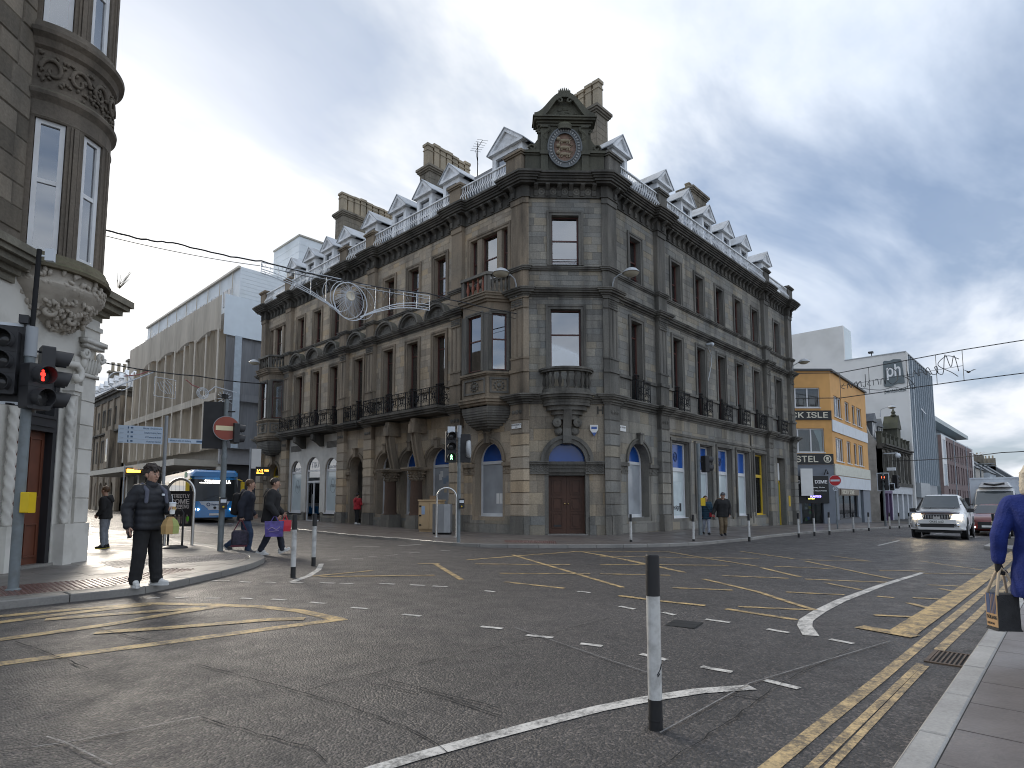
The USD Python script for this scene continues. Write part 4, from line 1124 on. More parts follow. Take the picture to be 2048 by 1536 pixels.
# freestanding columns and scrolled consoles under the balcony
for s in ((bays_l[0][0] + bays_l[0][1]) / 2, (bays_l[0][1] + bays_l[0][2]) / 2):
 tv = FL @ np.array([[1, 0, 0, -s], [0, 0, 1, 0], [0, 1, 0, 0.22], [0, 0, 0, 1.0]])
 mb = MB()
 for a in (0.42, 0.36):
  pass
 mb.box(-0.4, 0.4, -0.4, 0.36, 0.1, 0.55, tv); mb.box(-0.36, 0.36, -0.4, 0.32, 0.55, 0.8, tv)
 main.w('column_base', mb, m_wall_r)
 main.w('column', MB().lathe([(0.34, 0.8), (0.34, 0.86), (0.3, 0.92), (0.31, 1.0), (0.27, 2.4), (0.3, 2.44)], n=18, T=tv), stone('column_granite', (0.13, 0.085, 0.065), moss=0, soot_fac=0.4), True)
 mb = MB()
 mb.lathe([(0.28, 2.44), (0.3, 2.6), (0.4, 2.85), (0.46, 2.92)], n=12, T=tv); mb.box(-0.52, 0.52, -0.5, 0.5, 2.92, 2.99, tv); mb.box(-0.56, 0.56, -0.5, 0.54, 2.99, 3.06, tv)
 r2 = random.Random(3)
 for i in range(14):
  for j, z in enumerate((2.52, 2.64, 2.78)):
   a = 2 * PI * (i + 0.5 * j) / 14; rr = 0.31 + 0.05 * j; mb.sphere((rr * math.cos(a), rr * math.sin(a), z), 0.055, 4, tv)
 main.w('column_capital', mb, m_trim_l)
 # console: an S scroll from the column to the balcony floor
 prof = []
 for u in np.linspace(0, 1, 14):
  prof.append((0.08 + 0.42 * u ** 2 + 0.16 * math.sin(u * PI), 3.06 + 2.2 * u))
 poly = unary_union([Polygon([*prof, *[(x - 0.3, z) for x, z in prof[::-1]]]).buffer(0), sbox(-0.2, 4.85, 0.5, 5.42)])
 t2 = FL @ np.array([[0, 0, 1, -s - 0.17], [0, 1, 0, 0], [1, 0, 0, 0], [0, 0, 0, 1.0]])
 mb = MB().prism(poly, 0, 0.34, t2)
 mb.prism(Polygon([(x + 0.05, z) for x, z in prof] + [(x - 0.02, z) for x, z in prof[::-1]]).buffer(0), -0.02, 0.08, t2).prism(Polygon([(x + 0.05, z) for x, z in prof] + [(x - 0.02, z) for x, z in prof[::-1]]).buffer(0), 0.26, 0.36, t2)
 mb.prism(sbox(-0.22, 4.72, 0.6, 5.15), -0.05, 0.39, t2)
 main.w('console', mb, m_trim_l)
for s in (16.4, 18.6):
 poly = Polygon([(-REC, 4.75), (-0.1, 4.72), (0.2, 4.95), (0.52, 5.1), (0.52, 5.42), (-REC, 5.42)])
 main.w('console', MB().prism(poly, 0, 0.32, FL @ np.array([[0, 0, 1, -s - 0.16], [0, 1, 0, 0], [1, 0, 0, 0], [0, 0, 0, 1.0]])), m_corn)

# balconies with cast iron panels
def iron_panel(T, x0, x1, z0, z1, d, depth=True):
 mb = MB(T); w = x1 - x0
 for a, b, e, f in ((x0, x1, z1 - 0.03, z1), (x0, x1, z0 + 0.05, z0 + 0.08), (x0, x0 + 0.03, z0, z1), (x1 - 0.03, x1, z0, z1)):
  mb.box(a, b, e, f, d - 0.015, d + 0.015)
 cx, cz, h = (x0 + x1) / 2, (z0 + z1) / 2 + 0.02, (z1 - z0)
 for sx in (-1, 1):
  for sz in (-1, 1):
   q = [(cx + sx * w * (0.05 + 0.3 * t * math.sin(3.0 * t + 0.4)), cz + sz * h * (0.04 + 0.36 * t * abs(math.cos(2.2 * t))), d) for t in np.linspace(0, 1, 9)]
   mb.tube(q, 0.016, 4, False)
   q = [(cx + sx * (w * 0.27 + w * 0.13 * t * math.cos(6 * t)), cz + sz * (h * 0.24 + h * 0.14 * t * math.sin(6 * t)), d) for t in np.linspace(0.1, 1, 10)]
   mb.tube(q, 0.015, 4, False)
   q = [(cx + sx * (w * 0.13 + w * 0.1 * t * math.cos(5 * t + 2)), cz + sz * (h * 0.1 + h * 0.12 * t * math.sin(5 * t + 1)), d) for t in np.linspace(0.1, 1, 8)]
   mb.tube(q, 0.015, 4, False)
 mb.lathe([(0.09, -0.012), (0.1, 0), (0.09, 0.012), (0.075, 0), (0.09, -0.012)], n=10, T=np.array([[1, 0, 0, cx], [0, 1, 0, cz], [0, 0, 1, d], [0, 0, 0, 1.0]]))
 for k in range(1, 4):
  x = x0 + w * k / 4; mb.box(x - 0.006, x + 0.006, z0, z0 + 0.12, d - 0.008, d + 0.008); mb.box(x - 0.006, x + 0.006, z1 - 0.12, z1, d - 0.008, d + 0.008)
 return mb


for s0, s1 in ((4.72, 10.82), (14.6, 20.5), (12.0, 13.4)):
 pj = 0.62 if s1 - s0 > 2 else 0.25
 tvv = FL @ np.array([[1, 0, 0, 0], [0, 0, 1, 0], [0, 1, 0, 0], [0, 0, 0, 1.0]])
 mb = MB()
 for z0, z1, g in ((5.5, 5.6, 0.0), (5.6, 5.7, 0.06), (5.7, 5.82, 0.12)):
  mb.box(-s1 - g, -s0 + g, -REC, pj + g, z0, z1, tvv)
 main.w('balcony_floor', mb, m_corn)
 n = max(2, int((s1 - s0) / 0.6)); d = pj - 0.02
 for k in range(n):
  main.w('railing_panel', iron_panel(FL, -s1 + k * (s1 - s0) / n, -s1 + (k + 1) * (s1 - s0) / n, 5.82, 6.72, d), m_ironb)
 for s in (s0, s1):
  T2 = FL @ np.array([[0, 0, 1, -s], [0, 1, 0, 0], [-1, 0, 0, pj], [0, 0, 0, 1.0]])
  main.w('railing_panel', iron_panel(T2, 0.0, pj + REC, 5.82, 6.72, 0), m_ironb)
for c in win_r:
 main.w('railing_panel', iron_panel(FR_, c - 0.58, c, 5.82, 6.72, 0.08), m_ironb)
 main.w('railing_panel', iron_panel(FR_, c, c + 0.58, 5.82, 6.72, 0.08), m_ironb)
 for x in (c - 0.58, c + 0.58):
  main.w('railing_post', MB(FR_).box(x - 0.02, x + 0.02, 5.8, 6.76, -REC, -REC + 0.02).box(x - 0.015, x + 0.015, 6.7, 6.74, -REC, 0.08), m_ironb)

# white plastered shop front on the left street
T = FL
sp = sbox(-20.62, 0.1, -14.48, 5.42).difference(unary_union([arch(-c, z0, 3.3, r) for c, z0, r in SHOP]))
sf = main.w('shop_front', MB(T).prism(sp.difference(sbox(-21, 0, -14, 0.8)), -REC, -REC + 0.05), m_whitep)
part(sf, 'stall_riser', MB(T).prism(sp.intersection(sbox(-21, 0.1, -14, 0.8)), -REC, -REC + 0.03), m_dark, inv=MI)
for c, w in ((-19.7, 1.35), (-15.2, 1.4)):
 mb = MB(T)
 for k in range(6):
  mb.box(c - w / 2, c + w / 2, 4.62 + k * 0.065, 4.655 + k * 0.065, -REC + 0.05, -REC + 0.075)
 part(sf, 'louvre', mb, m_dark, inv=MI)
for k, (c, z0, r) in enumerate(SHOP):
 zs = 3.3
 if k != 1:
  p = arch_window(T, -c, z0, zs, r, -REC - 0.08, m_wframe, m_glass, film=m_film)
  part(p, 'back_wall', MB(T).box(-c - r, -c + r, z0, zs + r, -REC - 0.5, -REC - 0.45), mat('shop_wall', (0.5, 0.55, 0.56), 0.8), inv=MI)
  part(p, 'lettering', MB(T).text('TAILORING' if k == 0 else 'THREADS', 0.15, -c, zs + 0.12, -REC - 0.085, center=True, sx=0.85), m_whitetxt, inv=MI)
  part(p, 'emblem', MB(T).text('T&U', 0.16, -c, 2.3, -REC - 0.088, center=True).tube([(-c + 0.3 * math.cos(a) * (0.6 if math.sin(a) > 0 else 1), 2.4 + 0.42 * math.sin(a), -REC - 0.085) for a in np.linspace(0, 2 * PI, 20)], 0.008, 4), mat('grey_vinyl', (0.2, 0.22, 0.23), 0.5), inv=MI)
  if k == 0:
   m_amb = mat('amber_led', (0.9, 0.4, 0.05), 0.5, emit=(1.0, 0.45, 0.05), estr=2.0)
 else:
  fr = arch(-c, z0, zs, r).difference(unary_union([arch(-c, zs + 0.08, zs + 0.08, r - 0.08), sbox(-c - r + 0.08, 2.72, -c + r - 0.08, zs - 0.02), sbox(-c - r + 0.1, z0 + 0.1, -c - 0.04, 2.6), sbox(-c + 0.04, z0 + 0.1, -c + r - 0.1, 2.6)]))
  p = main.w('shop_door', MB(T).prism(fr, -REC - 0.12, -REC - 0.04), m_wframe)
  for g in (arch(-c, zs + 0.08, zs + 0.08, r - 0.08), sbox(-c - r + 0.08, 2.72, -c + r - 0.08, zs - 0.02), sbox(-c - r + 0.1, z0 + 0.1, -c - 0.04, 2.6), sbox(-c + 0.04, z0 + 0.1, -c + r - 0.1, 2.6)):
   part(p, 'pane', MB(T).prism(g, -REC - 0.085, -REC - 0.075), m_glass, inv=MI)
  part(p, 'handle', MB(T).tube([(-c - 0.08, 1.1, -REC), (-c - 0.08, 1.9, -REC)], 0.015, 6), m_wframe, inv=MI)
  part(p, 'lettering', MB(T).text('T&U', 0.34, -c, zs + 0.22, -REC - 0.07, center=True), m_whitetxt, inv=MI)

# shop windows on the right street
for k, c in enumerate(win_r[1:6]):
 T = FR_; mf = m_wframe if k < 4 else m_yframe; d = -REC - 0.24; w = 1.66; z0, z1, zt = 0.65, 4.3, 3.0
 fr = sbox(c - w / 2, z0, c + w / 2, z1).difference(unary_union([sbox(c - w / 2 + 0.09, z0 + 0.12, c + w / 2 - 0.09, zt - 0.09), sbox(c - w / 2 + 0.09, zt + 0.09, c + w / 2 - 0.09, z1 - 0.08)]))
 p = main.w('shop_window', MB(T).prism(fr, d - 0.06, d + 0.04).box(c - w / 2 - 0.02, c + w / 2 + 0.02, z0 - 0.08, z0 + 0.02, d - 0.1, d + 0.2), mf)
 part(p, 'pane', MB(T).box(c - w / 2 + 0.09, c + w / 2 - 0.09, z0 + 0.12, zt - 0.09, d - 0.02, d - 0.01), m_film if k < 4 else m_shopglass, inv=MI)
 part(p, 'fanlight', MB(T).box(c - w / 2 + 0.09, c + w / 2 - 0.09, zt + 0.09, z1 - 0.08, d - 0.02, d - 0.008), m_blue if k < 4 else m_glass, inv=MI)
 part(p, 'screen', MB(T).box(c - w / 2, c + w / 2, z0 + 0.13, z1 - 0.1, d - 0.1, d - 0.09), mat('window_screen_pale', (0.5, 0.55, 0.55), 0.8) if k < 4 else m_dark, inv=MI)
 if k == 0:
  part(p, 'poster', MB(T).box(c - 0.6, c + 0.6, z0 + 0.2, z0 + 1.75, d - 0.009, d - 0.007), mat('poster_pale', (0.55, 0.62, 0.63), 0.6), inv=MI)
  part(p, 'lettering', MB(T).text('design', 0.2, c - 0.52, z0 + 0.42, d - 0.007, bold=True).box(c + 0.32, c + 0.5, z0 + 0.32, z0 + 0.72, d - 0.007, d - 0.001), m_ink, inv=MI)
 if k in (0, 1, 2):
  part(p, 'emblem', MB(T).tube([(c + 0.16 * math.cos(a), 3.62 + 0.22 * math.sin(a), d) for a in np.linspace(0, 2 * PI, 16)], 0.018, 4).tube([(c, 3.45, d), (c, 3.78, d)], 0.02, 4).tube([(c - 0.1, 3.62, d), (c + 0.1, 3.62, d)], 0.02, 4), mat('emblem_dark', (0.01, 0.02, 0.06), 0.5), inv=MI)
 # lintel and pillars
 main.w('pillar', MB(T).box(c + w / 2 + 0.04, c + w / 2 + 0.2, 0.6, 4.36, -REC, -REC + 0.09).box(c - w / 2 - 0.2, c - w / 2 - 0.04, 0.6, 4.36, -REC, -REC + 0.09).box(c - w / 2 - 0.2, c + w / 2 + 0.2, 4.36, 4.5, -REC, -REC + 0.12), m_trim)
main.w('lintel_band', MB(FR_).box(4.95, 17.3, 4.62, 4.74, -REC, -REC + 0.07), m_trim)
T = FR_; d = -REC - 0.4
p = main.w('side_door', MB(T).box(19.4, 20.5, -0.3, 2.72, d - 0.05, d), m_teal)
part(p, 'door_frame', MB(T).box(20.5, 20.6, -0.3, 2.82, d - 0.05, d + 0.06).box(19.36, 20.6, 2.72, 2.82, d, d + 0.06), m_yframe, inv=MI)
part(p, 'notice_board', MB(T).box(19.36, 20.62, 2.86, 4.0, d - 0.03, d + 0.05), m_paper, inv=MI)
main.w('notice_frame', MB(FR_).box(21.1, 21.35, 1.15, 1.85, -REC, -REC + 0.05), m_yframe)

# splayed corner: windows, door, balcony
T = FC; d0 = -0.12
main.w('window_surround', surround(T, holes_c[0], 0.2, d0), m_trim)
main.w('window_surround', surround(T, holes_c[1], 0.2, d0), m_trim)
sash(T, CM, 1.14, 11.28, 13.45, d0 - 0.2, meet=0.52)
sash(T, CM, 1.26, 6.93, 9.4, d0 - 0.2, meet=0.58, bars=False, blind=None)
main.w('curtain', MB(T).prism(Polygon([(CM - .57, 6.95), (CM + .57, 6.95), (CM + .57, 7.75), (CM + .3, 7.8), (CM - .1, 7.86), (CM - .57, 7.7)]), d0 - 0.4, d0 - 0.38), mat('brown_curtain', (0.2, 0.16, 0.14), 0.9))
mb = MB(T)
o1, o2, o3 = arch(CM, 3.07, 3.07, 1.08), arch(CM, 3.07, 3.07, 0.93), arch(CM, 3.07, 3.07, 0.75)
mb.prism(o1.difference(o2), d0, d0 + 0.13).prism(o2.difference(o3), d0, d0 + 0.08)
main.w('arch_moulding', mb, m_trim)
mb = MB(T)
for a, b in ((0.26, CM - 0.75), (CM + 0.75, LC - 0.26)):
 mb.box(a, b, 2.94, 3.02, d0, d0 + 0.14); mb.box(a, b, 3.02, 3.07, d0, d0 + 0.18); mb.box(a, b, 2.6, 2.94, d0, d0 + 0.05); mb.box(a, b, 2.55, 2.6, d0, d0 + 0.08)
 for i in range(12):
  for j in range(3):
   mb.sphere((a + 0.05 + i * (b - a - 0.1) / 11, 2.68 + 0.09 * j + 0.03 * math.sin(i * 2.3 + j), d0 + 0.05), 0.04, 4, sc=(1, 1, .7))
main.w('carved_frieze', mb, m_trim)
mb = MB(T)
for k, (z0, z1, pj) in enumerate(((2.5, 2.62, -0.05), (2.62, 2.78, 0.0), (2.78, 2.93, 0.03), (2.93, 3.06, 0.08))):
 mb.box(CM - 0.75, CM + 0.75, z0, z1, d0 - 0.4, d0 + pj)
main.w('door_lintel', mb, m_corn)
main.w('fanlight', MB(T).prism(arch(CM, 3.07, 3.07, 0.75), d0 - 0.25, d0 - 0.22), m_blue)
mbd = MB(T)
dz0, dz1 = 0.14, 2.48
pdoor = main.w('front_door', MB(T).box(CM - 0.75, CM - 0.004, dz0, dz1, d0 - 0.36, d0 - 0.3).box(CM + 0.004, CM + 0.75, dz0, dz1, d0 - 0.36, d0 - 0.3), m_door)
for sx in (-1, 1):
 for z0, z1 in ((0.36, 0.98), (1.06, 1.62), (1.72, 2.36)):
  x0, x1 = sorted((CM + sx * 0.16, CM + sx * 0.6)); mb = MB(T)
  for a, b, e, f in ((x0, x1, z1 - 0.04, z1), (x0, x1, z0, z0 + 0.04), (x0, x0 + 0.04, z0 + 0.04, z1 - 0.04), (x1 - 0.04, x1, z0 + 0.04, z1 - 0.04)):
   mb.box(a, b, e, f, d0 - 0.3, d0 - 0.275)
  mb.box(x0 + 0.09, x1 - 0.09, z0 + 0.09, z1 - 0.09, d0 - 0.3, d0 - 0.28)
  part(pdoor, 'door_panel', mb, m_door, inv=MI)
 part(pdoor, 'door_knob', MB(T).sphere((CM + sx * 0.07, 1.35, d0 - 0.26), 0.035, 6), m_brass, True, inv=MI)
part(pdoor, 'letter_plate', MB(T).box(CM - 0.52, CM - 0.22, 0.42, 0.5, d0 - 0.277, d0 - 0.268), m_iron, inv=MI)
main.w('door_step', MB(T).box(CM - 0.8, CM + 0.8, 0.08, 0.14, d0 - 0.4, d0 + 0.2), m_kerb)
# corbelled half-round balcony
tvc = FC @ np.array([[1, 0, 0, CM], [0, 0, 1, 0], [0, 1, 0, d0], [0, 0, 0, 1.0]])
half = lambda rx, ry, n=18: Polygon([(rx * math.cos(t), ry * math.sin(t)) for t in np.linspace(0, PI, n)])
mb = MB()
for z0, z1, rx, ry in ((4.75, 4.95, 0.52, 0.3), (4.95, 5.12, 0.66, 0.4), (5.12, 5.3, 0.84, 0.52), (5.3, 5.42, 0.98, 0.62), (5.42, 5.55, 1.0, 0.64), (5.55, 5.62, 1.06, 0.7), (5.62, 5.72, 1.14, 0.78), (5.72, 5.8, 1.2, 0.84)):
 mb.prism(half(rx, ry), z0, z1, tvc)
main.w('balcony_corbel', mb, m_trim)
mb = MB(); mb.prism(half(1.0, 0.66), 5.8, 5.98, tvc); mb.prism(half(1.08, 0.74).difference(half(0.8, 0.5)), 6.68, 6.76, tvc); mb.prism(half(1.13, 0.79).difference(half(0.78, 0.48)), 6.76, 6.84, tvc)
main.w('balcony_rail', mb, m_trim)
for k in range(9):
 a = PI * (k + 0.5) / 9; x, y = 0.92 * math.cos(a), 0.6 * math.sin(a)
 main.w('stone_baluster', MB().lathe([(0.06, 5.98), (0.06, 6.05), (0.04, 6.08), (0.085, 6.25), (0.07, 6.38), (0.035, 6.54), (0.06, 6.6), (0.06, 6.68)], (x, y, 0), 8, tvc), m_corn, True)
mb = MB(FC)
prof = Polygon([(d0, 3.75), (d0 + 0.2, 3.8), (d0 + 0.24, 4.1), (d0 + 0.2, 4.4), (d0 + 0.34, 4.75), (d0 + 0.5, 5.1), (d0 + 0.5, 5.2), (d0, 5.2)])
mb.T = None; mb.prism(prof, 0, 0.34, FC @ np.array([[0, 0, 1, CM - 0.17], [0, 1, 0, 0], [1, 0, 0, 0], [0, 0, 0, 1.0]]))
for sx in (-1, 1):
 mb.lathe([(0.18, -0.05), (0.2, 0), (0.18, 0.3), (0.08, 0.34), (0, 0.3)], n=10, T=FC @ np.array([[1, 0, 0, CM + sx * 0.42], [0, 1, 0, 4.62], [0, 0, 1, d0], [0, 0, 0, 1.0]]))
 mb.sphere((0, 0, 0), 0.2, 6, FC @ np.array([[1, 0, 0, CM + sx * 0.32], [0, 1, 0, 4.3], [0, 0, 1, d0 + 0.02], [0, 0, 0, 1.0]]))
main.w('keystone_bracket', mb, m_trim)

# alarm box, street plates, letter H
p = main.w('alarm_box', MB(T).prism(Polygon([(2.72, 4.55), (3.05, 4.55), (3.05, 4.35), (2.885, 4.12), (2.72, 4.35)]), d0 + 0.02, d0 + 0.1), m_paper)
part(p, 'alarm_foot', MB(T).prism(Polygon([(2.78, 4.24), (2.99, 4.24), (2.885, 4.08)]), d0 + 0.1, d0 + 0.112), m_blue, inv=MI)
part(p, 'alarm_label', MB(T).box(2.77, 3.0, 4.38, 4.48, d0 + 0.1, d0 + 0.103), m_blue, inv=MI)
main.w('wall_letter', MB(T).text('H', 0.3, 3.0, 5.02, d0 + 0.015, depth=0.02), m_corn)
p = main.w('street_plate', MB(FL).box(-0.62, -0.1, 4.42, 4.62, 0.02, 0.035), m_paper)
part(p, 'lettering', MB(FL).text('QUEENSGATE', 0.055, -0.36, 4.54, 0.035, center=True, depth=0.003).text('SRAID', 0.03, -0.36, 4.46, 0.035, center=True, depth=0.003), m_ink, inv=MI)
p = main.w('street_plate', MB(FR_).box(0.75, 1.5, 4.42, 4.66, -REC + 0.02, -REC + 0.035), m_paper)
part(p, 'lettering', MB(FR_).text('ACADEMY STREET', 0.06, 1.12, 4.55, -REC + 0.035, center=True, depth=0.003), m_ink, inv=MI)

# crest pediment above the corner
dp = -0.02
mb = MB(T)
mb.box(0.1, LC - 0.1, ZC, 16.05, -0.5, dp); mb.box(0.0, LC, ZC, ZC + 0.12, -0.5, dp + 0.05)
for z0, z1, g in ((16.05, 16.12, 0.05), (16.12, 16.2, 0.11), (16.2, 16.26, 0.07)):
 mb.box(0.05 - g, 0.72, z0, z1, -0.5, dp + g); mb.box(LC - 0.72, LC - 0.05 + g, z0, z1, -0.5, dp + g)
main.w('corner_parapet', mb, m_ped)
mb = MB(T)
mb.box(0.72, LC - 0.72, ZC, 17.55, -0.55, dp - 0.02)
for a, b in ((0.74, 1.08), (LC - 1.08, LC - 0.74)):
 mb.box(a, b, ZC + 0.12, ZC + 0.3, dp - 0.02, dp + 0.12); mb.box(a + 0.02, b - 0.02, ZC + 0.3, 16.05, dp - 0.02, dp + 0.07); mb.box(a - 0.03, b + 0.03, 16.05, 16.2, dp - 0.02, dp + 0.13)
 mb.box(a + 0.03, b - 0.03, 16.2, 17.25, dp - 0.02, dp + 0.06); mb.box(a, b, 17.25, 17.36, dp - 0.02, dp + 0.12)
for z0, z1, g in ((17.36, 17.46, 0.04), (17.46, 17.55, 0.1), (17.55, 17.64, 0.2), (17.64, 17.7, 0.26)):
 mb.box(0.68 - g, LC - 0.68 + g, z0, z1, -0.6, dp + g)
main.w('crest_panel', mb, m_ped)
og = []
for t in np.linspace(0, 1, 16):     # ogee gable
 x = 0.48 + (CM - 0.48) * t; og.append((x, 17.7 + 0.12 + 0.92 * (0.5 - 0.5 * math.cos(PI * min(1, t * 1.12)))))
gable = Polygon([(0.48, 17.7), *og, *[(LC - x, z) for x, z in og[::-1]], (LC - 0.48, 17.7)])
ginn = Polygon([(0.9, 17.7), *[(CM + (x - CM) * 0.8, z - 0.2) for x, z in og[3:]], *[(CM - (x - CM) * 0.8, z - 0.2) for x, z in og[3:][::-1]], (LC - 0.9, 17.7)]).buffer(0)
mb = MB(T).prism(gable.difference(ginn), -0.55, dp + 0.22).prism(ginn, -0.5, dp + 0.02)
r2 = random.Random(2)
for k in range(40):
 x = r2.uniform(1.0, LC - 1.0); z = 17.78 + r2.random() * 0.4 * (1 - abs(x - CM) / 1.0); mb.sphere((x, z, dp + 0.02), 0.07, 4, sc=(1.3, .8, .6))
main.w('ogee_gable', mb, m_ped)
mb = MB(T)
for k in range(-3, 4):     # palmette
 a = k * 0.3; mb.tube([(CM + 0.05 * k, 18.5, dp), (CM + 0.3 * math.sin(a) * 0.9, 18.8, dp + 0.08), (CM + 0.3 * math.sin(a), 18.78 + 0.28 * math.cos(a), dp + 0.06)], [0.07, 0.06, 0.02], 6)
for sx in (-1, 1):
 mb.tube([(CM + sx * (0.2 + 0.13 * math.cos(t) * (1 - t / 9)), 18.38 + 0.13 * math.sin(t) * (1 - t / 9), dp + 0.2) for t in np.linspace(0, 6.5, 18)], 0.045, 6)
main.w('palmette', mb, m_ped, True)
for sx in (-1, 1):     # side scrolls
 x = lambda u: CM + sx * u
 poly = Polygon([(x(1.03), 16.2), (x(1.03), 17.25), (x(1.12), 17.1), (x(1.14), 16.8), (x(1.3), 16.55), (x(1.5), 16.45), (x(1.55), 16.3), (x(1.48), 16.2)])
 mb = MB(T).prism(poly.buffer(0), -0.4, dp - 0.04)
 mb.tube([(x(1.38 + 0.16 * math.cos(t) * (1 - t / 9)), 16.38 + 0.16 * math.sin(t) * (1 - t / 9), dp) for t in np.linspace(0, 6.5, 18)], 0.045, 6)
 mb.tube([(x(1.08 + 0.1 * math.cos(t) * (1 - t / 9)), 17.12 + 0.1 * math.sin(t) * (1 - t / 9), dp) for t in np.linspace(0, 6.5, 18)], 0.04, 6)
 main.w('side_scroll', mb, m_ped)
ell = lambda rx, rz, n=32: Polygon([(CM + rx * math.cos(t), 16.36 + rz * math.sin(t)) for t in np.linspace(0, 2 * PI, n)])
crest = main.w('crest_ring', MB(T).prism(ell(0.72, 0.88).difference(ell(0.5, 0.65)), dp - 0.02, dp + 0.1).prism(ell(0.74, 0.9).difference(ell(0.68, 0.84)), dp + 0.1, dp + 0.13).prism(ell(0.52, 0.67).difference(ell(0.47, 0.62)), dp + 0.1, dp + 0.13), mat('crest_bluegrey', (0.125, 0.135, 0.14), 0.8, 0.2))
part(crest, 'crest_field', MB(T).prism(ell(0.5, 0.65), dp - 0.02, dp + 0.04), mat('crest_red', (0.21, 0.135, 0.1), 0.85, 0.3, 8.0), inv=MI)
mb = MB(T); chars = 'CONCORDIA ET FIDELITAS'
mb = MB(T)
for k in range(34):
 a = PI * 1.4 - k * (PI * 1.8) / 33; c_, s_ = CM + 0.6 * math.cos(a), 16.36 + 0.765 * math.sin(a)
 mb.box(-0.022, 0.022, -0.05, 0.05, 0, 0.02, T=np.array([[math.sin(a), math.cos(a), 0, c_], [-math.cos(a), math.sin(a), 0, s_], [0, 0, 1, dp + 0.1], [0, 0, 0, 1.0]]))
part(crest, 'ring_relief', mb, mat('crest_pale', (0.3, 0.3, 0.29), 0.8), inv=MI)
mb = MB(T)
for zc in (16.68, 16.38, 16.08):      # three walking beasts
 mb.sphere((CM, zc, dp + 0.05), 0.1, 6, sc=(2.4, 0.8, 0.7)); mb.sphere((CM - 0.28, zc + 0.07, dp + 0.06), 0.09, 6)
 for x in (-0.2, -0.1, 0.12, 0.22):
  mb.tube([(CM + x, zc - 0.02, dp + 0.05), (CM + x - 0.04, zc - 0.14, dp + 0.06)], 0.03, 5)
 mb.tube([(CM + 0.22, zc + 0.02, dp + 0.05), (CM + 0.33, zc + 0.1, dp + 0.06), (CM + 0.22, zc + 0.14, dp + 0.06)], 0.02, 5)
part(crest, 'crest_beasts', mb, mat('crest_sand', (0.27, 0.22, 0.15), 0.85, 0.2), inv=MI)
mb = MB(T); mb.lathe([(0.3, 0), (0.32, 0.06), (0.28, 0.12), (0.34, 0.2), (0.22, 0.3), (0.08, 0.36), (0.06, 0.42), (0, 0.45)], n=12, T=np.array([[1, 0, 0, CM], [0, 0, 1, 17.14], [0, 0.6, 0, dp + 0.08], [0, 0, 0, 1.0]]))
part(crest, 'crown', mb, m_ped, True, inv=MI)
for sx in (-1, 1):
 mb = MB(T)
 for k in range(14):
  u = k / 13; mb.sphere((CM + sx * (0.78 + 0.12 * math.sin(u * 5)), 16.75 + u * 0.5, dp + 0.02), 0.08, 4)
 mb.lathe([(0.12, 0), (0.12, 0.05), (0.06, 0.08), (0, 0.08)], n=10, T=np.array([[1, 0, 0, CM + sx * 0.82], [0, 1, 0, 15.62], [0, 0, 1, dp - 0.02], [0, 0, 0, 1.0]]))
 part(crest, 'mantling', mb, m_ped, inv=MI)

# roof, dormers, chimneys
mb = MB()
roof0 = core.buffer(-0.75, join_style=2); roof1 = core.buffer(-1.9, join_style=2)
a = np.array(roof0.exterior.coords)[:-1]; b = np.array(roof1.exterior.coords)[:-1]
if len(a) == len(b):
 n = len(a); o = [int(np.argmin(np.hypot(*(b - p).T))) for p in a]
 mb.add(np.vstack([np.c_[a, np.full(n, 15.1)], np.c_[b[o], np.full(n, 18.0)]]), np.array([[i, (i + 1) % n, n + (i + 1) % n, n + i] for i in range(n)]))
mb.prism(roof1, 17.9, 18.02); mb.prism(roof0, 15.02, 15.12)
main.w('roof', mb, m_slate)


